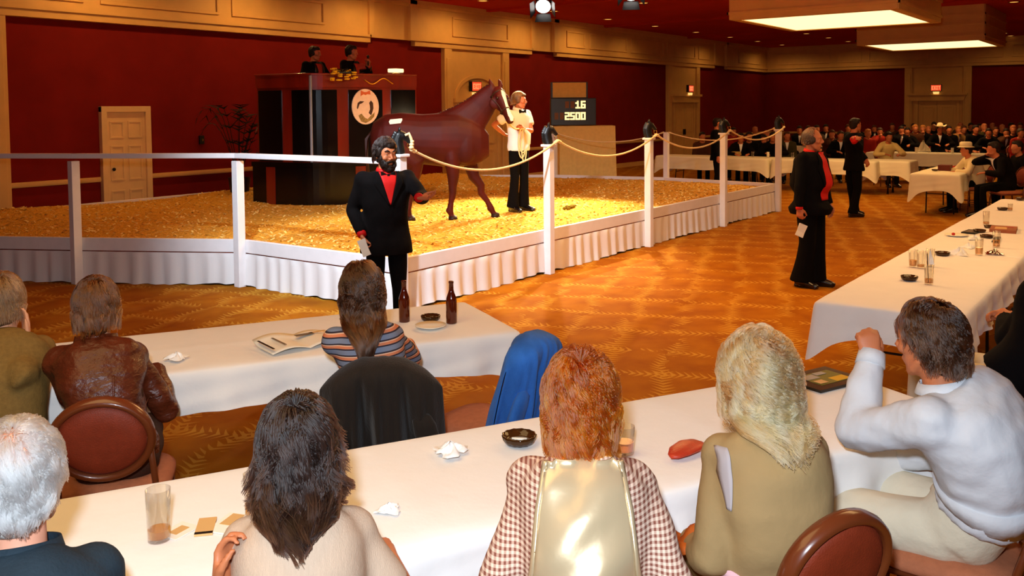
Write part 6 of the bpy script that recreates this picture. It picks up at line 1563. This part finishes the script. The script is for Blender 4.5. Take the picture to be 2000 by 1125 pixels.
for v in bpy.data.objects['waistcoat_back'].data.vertices:
    y, z = v.co.y, v.co.z; v.co.x -= .004+.006*math.sin(34*z+16*y+2*math.sin(9*y))*max(0, 1-abs(y)*5)+.008*math.sin(y*22+1)*max(0, 1-abs(z-zt+.3)*4)
for q in (1, -1):
    strip(pr.bv, V3((-.25, 0, 0)), V3((0, 1, 0)), V3((0, 0, 1)), Db, [(q*.090, zt+.02), (q*.110, zt-.08), (q*.122, zt-.20), (q*.143, zt-.33), (q*.162, zt-.45)], [(q*.100, zt+.02), (q*.120, zt-.08), (q*.132, zt-.20), (q*.153, zt-.33), (q*.172, zt-.45)], .016, 30, 2).build('waistcoat_piping', satin_c, pr.t, smooth=True, fix=False, solid=.007)
strip(pr.bv, V3((-.25, 0, 0)), V3((0, 1, 0)), V3((0, 0, 1)), Db, [(-.17, zt-.445), (-.06, zt-.47), (.06, zt-.47), (.17, zt-.445)], [(-.17, zt-.46), (-.06, zt-.485), (.06, zt-.485), (.17, zt-.46)], .017, 24, 2).build('waistcoat_hem', satin_c, pr.t, smooth=True, fix=False, solid=.008)
ring_collar(pr, satin_c, .074, .05, drop=.035)

# blonde woman in khaki
ht = headtop(1482, 650, 1.27); rz = 42; S_ = Seat(ch_xy('front', .03), rz, ht, .95, .62, shw=.135, hh=.045); J = S_.J
set_arm(J, 'L', (.12, .17, .60), (-1, .12, 0)); set_arm(J, 'R', (.36, -.12, .80), (-1, -.4, -.5))
pb = build_person('woman with big blonde curls in a khaki top at the front table', S_.loc(), D2R(rz), J, headM(6, 10), dict(L=((.8, -.2, -.4), (0, -.5, -.8), TBL), R=flat(-1, .6)), SKIN, khaki2, khaki3, shoe_b, voxel=.009, wid=.92, dep=.97, folds=.006, foldf=15, eyes=False, sl_r=(.066, .066, .058, .048), fem=True, ears=False, leg_r=(.098, .075, .06))
bs = bodies_of(pb, 1, .03)
cap = hair_cap(pb, H_BLOND[1], [((-.022, 0, .036), (.108, .106, .106)), ((.02, 0, .084), (.080, .086, .050)), ((-.055, .0, -.060), (.070, .108, .085)), ((-.08, -.02, -.135), (.045, .085, .07))], .012, .012)
strands(cap, H_BLOND[0], pb.hc, pb.R, 9500, .20, .40, .34, .5, 22, (.019, 125), 40, .0016, 17, locks=210, tight=.93, hug=.6, s=J['s'], bodies=bs)
zb = J['shL'].z
strip(pb.bv, V3((-.25, 0, 0)), V3((0, 1, 0)), V3((0, 0, 1)), Db, [(.128, zb+.06), (.132, zb-.01), (.142, zb-.09)], [(.152, zb+.05), (.156, zb-.01), (.150, zb-.09)], .006, 20, 3).build('grey_stripe', mat('grey violet band', rgb(176, 166, 168), .8, .2), pb.t, smooth=True, fix=False, solid=.003)
mb = MB(); loft(mb, torso_secs(J, .030, 1.0, 1.0)[1:2]+[(torso_secs(J, .03)[1][0]+V3((.0, 0, .035)), *torso_secs(J, .026)[1][1:])], 24); mb.build('pink_waistband', mat('pink shirt tail', rgb(232, 180, 186), .8, .2), pb.t, smooth=True)
lb = S_.fr; gp = P(1378, 1062, .63)
oj = mat('orange brown suede', rgb(178, 84, 24), .7, .25, var=.15, vscale=20)
mb = MB(); V = []
for i in range(20):
    for j in range(14):
        u, v = i/19-.5, j/13-.5; V.append((u*.26, v*.15+.03*math.sin(u*8), .012+.028*math.sin(u*13+v*5)*math.cos(v*9)+.04*math.exp(-(u*5)**2-(v*6)**2)))
mb.grid(V, 20, 14); o = mb.build('suede_glove', oj, None, smooth=True, fix=False, solid=.012); o.location = gp; o.rotation_euler = (0, .12, D2R(rz+70)); tag(o, 'crumpled orange suede gloves in the lap of the blonde woman', 'gloves')

# man in the white sweatshirt
ht = headtop(1816, 586, 1.31); rz = 88; rt = P(1856, 1040, .50); S_ = Seat((rt.x, rt.y), rz, ht, 1.0, .72, knee=.44, kw=.13); J = S_.J
set_arm(J, 'L', S_.fr.px(1700, 708, 3.12), (.1, 1, -1.6)); set_arm(J, 'R', (.28, -.14, .66), (-1, -.5, -.3))
pw = build_person('man in white sweatshirt with thinning brown hair and a raised fist', S_.loc(), D2R(rz), J, headM(-16, 5), dict(L=((.15, -.25, 1), (.6, -1, 0), dict(curl=1.25, thumb=.95)), R=flat(-1, .5)), SKIN_TAN, white_swt, cream_tr, shoe_b, voxel=.0075, wid=1.18, dep=1.15, thick=.026, top_low=.05, folds=.007, foldf=12, sl_r=(.080, .074, .064, .050), leg_r=(.105, .082, .07), skin_vox_smooth=3)
displace(pw.top.data, .0035, 40, 5, (.5, .35, 1.2)); displace(pw.top.data, .0025, 75, 6, (1.2, .3, .6)); bs = bodies_of(pw, 1.1, .03)
cap = hair_cap(pw, H_DKBR[1], [((-.030, 0, .010), (.094, .088, .086)), ((-.02, .062, .012), (.045, .022, .05)), ((-.02, -.062, .012), (.045, .022, .05)), ((-.065, 0, -.055), (.045, .070, .055)), ((.005, 0, .080), (.062, .066, .032))], .009, .004)
strands(cap, hair_mat('thin brown hair', rgb(30, 15, 8), rgb(78, 44, 22), .3), pw.hc, pw.R, 5500, .14, .3, .10, .10, 42, (.009, 60), 12, .0012, 18, locks=120, tight=.6, s=J['s'], bodies=bs, back=.5, region=lambda f, l, z: (z > -.62) & ~((f > .20) & (z < .62)) & ~((f > .02) & (z < -.05)) & ~((f > .35)) & ~(((f+.40)**2+l**2 < .035) & (z > 0)))
cuff(pw, 'L', white_swt, .050, .05)
mb = MB(); s0 = torso_secs(J, .036, 1.18, 1.15); loft(mb, [(s0[1][0].lerp(s0[2][0], .35), *s0[1][1:3], s0[1][3]*.97, s0[1][4]*.98), (s0[2][0].lerp(s0[3][0], .15), *s0[2][1:3], s0[2][3]*1.03, s0[2][4]*1.03)], 28); mb.build('waist_ribbing', white_swt, pw.t, smooth=True)
ring_collar(pw, white_swt, .074, .035, drop=.045)
chair(S_.root.x-.0, S_.root.y-.0, D2R(rz+6), 'dark brown banquet chair under the man in the white sweatshirt')

# black clad person at the right edge
rt = P(1972, 772, .46); rz = 62; S_ = Seat((rt.x, rt.y), rz, wp(2058, 452, (V3((rt.x, rt.y, 0))).dot(FW)+.12), 1.0, .5, knee=.46, kw=.12); J = S_.J
set_arm(J, 'L', S_.fr.px(1962, 622, 4.93), (-.8, .8, -.2)); set_arm(J, 'R', S_.fr.px(1974, 616, 5.0), (-.5, -1, -.2))
pe = build_person('person in black jacket and light trousers with clasped hands at the right edge', S_.loc(), D2R(rz), J, headM(0, 8), dict(L=((.7, -.5, .2), (-.2, -.4, -.8), dict(curl=.9)), R=((.6, .7, .1), (-.2, .4, -.8), dict(curl=.9))), SKIN_TAN, tux2, cream_tr, shoe_b, voxel=.009, wid=1.2, dep=1.25, folds=.006, sl_r=(.084, .078, .066, .05), eyes=False)
hair_cap(pe, H_DKBR[1], CAP_SHORT, .011, .004)
chair(S_.root.x, S_.root.y, D2R(rz), 'dark banquet chair under the black clad person at the right edge')
# ---------------------------------------------------------------- the crowd at the far tables
def proto(hat=None, arms='table', lean=.06, hm=(0, 4)):
    t = bpy.data.objects.new('person', None); C.objects.link(t)
    J = sit_pose((.10+lean, 0, 1.19), 1.0, .4)
    if arms == 'table':
        set_arm(J, 'R', (.40, -.16, .79), (-.5, -1, -.4)); set_arm(J, 'L', (.40, .16, .79), (-.5, 1, -.4))
    elif arms == 'lap':
        set_arm(J, 'R', (.24, -.10, .62), (-1, -.5, 0)); set_arm(J, 'L', (.24, .10, .62), (-1, .5, 0))
    else:
        set_arm(J, 'R', (.24, -.06, 1.06), (0, -1, -.8)); set_arm(J, 'L', (.40, .14, .79), (-.5, 1, -.4))
    return J, headM(*hm)
protos = []
for k, (arms, lean, hm) in enumerate((('table', .06, (0, 4)), ('lap', .0, (12, 0)), ('chin', .10, (-14, 6)))):
    J, hmx = proto(None, arms, lean, hm)
    f = build_person('p', (0, 0, 0), 0, J, hmx, dict(R=((.7, .5, .5 if arms == 'chin' else -.1), (0, .3, -1), dict(curl=.7)), L=((.8, -.5, -.1), (0, -.2, -1), dict(curl=.5))), SKIN_TAN, tux2, trou, shoe_b, voxel=.018, cvox=.022, folds=.0, eyes=False, wid=1.08, sl_r=(.072, .066, .058, .048))
    hair_cap(f, H_DKBR[1], CAP_SHORT+[((-.05, 0, -.03), (.05, .074, .06))], .018, 0)
    strip(f.bv, V3((0, 0, 0)), V3((0, 1, 0)), V3((0, 0, 1)), V3((-1, 0, 0)), [(-.045, 1.03), (-.004, .80)], [(.045, 1.03), (.004, .80)], .010, 6, 4).build('shirt_front', white_sh, f.t, smooth=True, fix=False, solid=.003)
    protos.append(f.t)
TOPS = dict(dark=tux2, black=tux, brown=mat('brown wool jacket', rgb(74, 40, 20), .85, .2), rust=mat('rust red sweater', rgb(150, 34, 18), .85, .2), yellow=mat('pale yellow shirt', rgb(232, 206, 130), .8, .2, bump=.2, bscale=20),
            tan=mat('tan jacket', rgb(150, 110, 60), .85, .2), grey=mat('grey suit', rgb(72, 58, 48), .85, .2), cream=mat('cream shirt', rgb(226, 206, 160), .8, .2, bump=.2, bscale=20), green=mat('dull green jacket', rgb(60, 56, 28), .85, .2))
HAIRS = dict(dark=H_DKBR[1], grey=H_GREY[1], blond=H_BLOND[1], brown=H_BROWN[1], white=H_WHITE[1], bald=SKIN_TAN)
FRONTS = dict(white=white_sh, red=red_shirt, none=None)
cnt_p = [0]
def copy_set(o, mats):
    c = o.copy(); C.objects.link(c); c.parent = None
    for ch in list(o.children):
        key = ch.name.split('.')[0]
        if key in mats and mats[key] is None: continue
        d = ch.copy(); C.objects.link(d); d.parent = c
        if key in mats:
            d.material_slots[0].link = 'OBJECT'; d.material_slots[0].material = mats[key]
    return c
hat_m = mat('white felt hat', rgb(236, 220, 176), .8, .2); hat_d = mat('dark hat band', rgb(60, 30, 16), .8, .2)
def hat(px, hc, rz, kind, label):
    t = thing('hat', label, 'hat', tuple(hc+V3((0, 0, .075))), D2R(rz))
    if kind == 'cowboy':
        V = []
        for k in range(32):
            a = 2*PI*k/32
            for q, z in ((.095, .0), (.13, -.004), (.19, .0)): V.append((q*1.05*math.cos(a), q*.92*math.sin(a), z+.05*abs(math.sin(a))**3*(q > .15)+.015*(q > .12)*abs(math.sin(a))))
        mb = MB(); mb.grid(V, 32, 3, closed=True); mb.build('brim', hat_m, t, smooth=True, solid=.006, fix=False)
        mb = MB(); loft(mb, [(V3((0, 0, -.005)), (1, 0, 0), (0, 1, 0), .10, .088), (V3((0, 0, .05)), (1, 0, 0), (0, 1, 0), .096, .082), (V3((0, 0, .105)), (1, 0, 0), (0, 1, 0), .085, .062), (V3((-.01, 0, .12)), (1, 0, 0), (0, 1, 0), .06, .03)], 20); mb.build('crown', hat_m, t, smooth=True)
    else:
        mb = MB(); loft(mb, [(V3((0, 0, -.005)), (1, 0, 0), (0, 1, 0), .106, .094), (V3((0, 0, .06)), (1, 0, 0), (0, 1, 0), .102, .09), (V3((0, 0, .078)), (1, 0, 0), (0, 1, 0), .08, .07)], 20); mb.build('crown', hat_m, t, smooth=True)
        V = []
        for k in range(32):
            a = 2*PI*k/32
            for q, z in ((.095, .0), (.14, -.02)): V.append((q*1.05*math.cos(a), q*.92*math.sin(a), z))
        mb = MB(); mb.grid(V, 32, 2, closed=True); mb.build('brim', hat_m, t, smooth=True, solid=.005, fix=False)
    mb = MB(); mb.tube([(0, 0, -.002), (0, 0, .02)], [(.104, .092), (.103, .091)], 24, side=(1, 0, 0), caps=False); mb.build('band', hat_d, t, smooth=True)
    return t
SPOTS = []
def spectator(px, dep, rz, label, top='dark', hair='dark', front='white', k=None, group=None, chairlab=None, hatk=None, sc=1.0):
    q = wp(px, 300, dep)
    for _ in range(20):
        if all((q-w).xy.length > .6 for w in SPOTS): break
        dep += .2; q = wp(px, 300, dep)
    SPOTS.append(q)
    k = cnt_p[0] % 3 if k is None else k; cnt_p[0] += 1
    ch0 = next(c for c in protos[k].children if c.name.split('.')[0] == 'body')
    o = copy_set(protos[k], {'shirt': TOPS[top], 'hair': HAIRS[hair], 'shirt_front': FRONTS[front]})
    a = D2R(rz); o.location = (q.x-.1*math.cos(a), q.y-.1*math.sin(a), 0); o.rotation_euler = (0, 0, a); o.scale = (sc, sc, sc)
    tag(o, label, 'person', group)
    if chairlab: chair(o.location.x, o.location.y, a, chairlab, 'chairs under the far crowd')
    if hatk:
        hx = (.16, .10, .20)[k]; hat(px, V3((o.location.x+hx*math.cos(a), o.location.y+hx*math.sin(a), 1.19*sc+.0)), rz, hatk, 'white cowboy hat on a dark suited man at the far table' if hatk == 'cowboy' else 'white cap hat with a dark band on the man in the cream shirt')
    return o
CL = 'banquet chair under a seated spectator at the far tables'
spectator(1893, 16.2, 118, 'man in white hat and cream shirt leaning on his table', 'cream', 'dark', 'none', 0, None, None, 'cap', .95); 
q = wp(1893, 300, 16.2); chair(q.x+.08, q.y-.1, D2R(118), 'dark chair under the man in the white hat')
spectator(1952, 15.4, 125, 'dark suited man leaning forward behind the man in the white hat', 'black', 'dark', 'white', 2)
q = wp(1952, 300, 15.4); chair(q.x+.08, q.y-.1, D2R(125), 'brown chair with metal edge at the right behind the white hat')
spectator(1986, 15.0, 125, 'black clad spectator at the right edge past the white hat', 'black', 'dark', 'none', 1)
spectator(1734, 21.6, 214, 'man in pale yellow shirt facing the camera at a small table', 'yellow', 'dark', 'none', 0, None, None)
q = wp(1734, 300, 21.6); chair(q.x+.06, q.y+.05, D2R(214), 'chair under the man in the pale yellow shirt')
spectator(1834, 25.9, 205, 'dark suited man wearing the white cowboy hat', 'black', 'dark', 'white', 0, None, None, 'cowboy', 1.05)
spectator(1446, 22.2, 210, 'dark suited man with white shirt seated right of the fourth rope post', 'black', 'dark', 'white', 0)
spectator(1463, 22.6, 205, 'dark haired spectator close beside the man right of the fourth post', 'black', 'dark', 'none', 1)
spectator(1490, 22.2, 215, 'low leaning dark spectator at the far table before the last post', 'dark', 'dark', 'none', 2, sc=.94)
spectator(1497, 23.6, 205, 'ruddy faced spectator left of the last rope post', 'dark', 'bald', 'none', 1)
spectator(1509, 22.4, 200, 'dark spectator just left of the last rope post', 'black', 'dark', 'none', 0)
spectator(1537, 22.3, 205, 'ruddy spectator between the last post and the grey haired man', 'green', 'brown', 'white', 1)
spectator(1416, 24.0, 205, 'dim spectator just right of the standing man behind the fourth post', 'rust', 'brown', 'none', 2)
spectator(1372, 23.0, 210, 'dim spectator behind the far table left of the standing man', 'brown', 'dark', 'none', 1)
spectator(1640, 23.0, 215, 'spectator with light front between the two standing men in black', 'dark', 'grey', 'white', 0)
spectator(1622, 24.2, 215, 'dim spectator beyond the head of the grey haired man', 'brown', 'brown', 'none', 2)
spectator(1695, 24.5, 215, 'fair haired spectator right of the pointing man', 'rust', 'blond', 'none', 1)
spectator(1716, 26.0, 210, 'spectator in rust red left of the yellow shirt', 'rust', 'grey', 'none', 2)
rs = np.random.RandomState(21); rows = []
for px, dep in ((1757, 25.8), (1772, 26.3), (1787, 25.6), (1801, 26.6), (1812, 28.0), (1853, 26.4), (1868, 25.6), (1880, 26.6), (1905, 25.4), (1918, 27.0), (1930, 24.5), (1944, 26.0), (1962, 24.0), (1978, 25.2), (1993, 23.6),
                (1560, 27.5), (1577, 28.5), (1595, 27.0), (1610, 29.0), (1655, 28.0), (1676, 29.0), (1705, 30.5), (1742, 31.0), (1764, 30.0), (1782, 31.5), (1823, 31.0), (1845, 32.0), (1872, 30.5), (1894, 31.5), (1912, 30.0), (1935, 31.0), (1955, 29.5), (1974, 31.0), (1990, 30.0), (1432, 28.0), (1475, 29.0), (1520, 28.0)):
    rows.append((px, dep))
tops = ['dark', 'black', 'brown', 'dark', 'rust', 'black', 'tan', 'grey', 'dark', 'green']; hrs = ['dark', 'dark', 'brown', 'grey', 'dark', 'bald', 'brown', 'blond']
TW = dict(dark='near black', black='black', brown='brown', rust='rust red', tan='tan', grey='grey', green='dull green'); HW = dict(dark='dark hair', brown='brown hair', grey='grey hair', bald='a bald head', blond='fair hair')
order = sorted(range(len(rows)), key=lambda i: rows[i][0])
for i, (px, dep) in enumerate(rows):
    tp, hr = tops[i % 10], hrs[rs.randint(8)]; nth = ORD[order.index(i)]
    spectator(px, dep, 200+rs.uniform(-14, 22), 'dim spectator in %s, %s, %s from left in far end rows' % (TW[tp], HW[hr], nth), tp, hr, 'white' if i % 3 == 0 else 'none', None, 'spectators along the far end wall', ('chair under the %s from left spectator of the far end rows' % nth) if i < 22 else None, None, rs.uniform(.97, 1.06))
for t in protos:
    for c in list(t.children):
        for g in list(c.children): bpy.data.objects.remove(g)
        bpy.data.objects.remove(c)
    bpy.data.objects.remove(t)
# flask of small things on the far tables
for i, (px, dep) in enumerate(((1470, 21.0), (1500, 20.8), (1548, 20.9), (1790, 24.4), (1815, 24.5), (1860, 24.4))):
    d_ = FW+RT*((px-1000)/FPX); q = d_*((20.5 if px < 1600 else 24.45)/d_.x); t = thing('drinking_glass', ('small pale glass on the far crowd tables, %s from the left' % ORD[i]), 'glass', (q.x, q.y, .75), 0, 'glasses on the far tables')
    MB().lathe([(.001, 0), (.03, 0), (.034, .13), (.03, .13), (.027, .01), (.001, .01)], 14).build('glass_body', M['cloth_far'] if i % 2 else M['glass'], t, smooth=True)
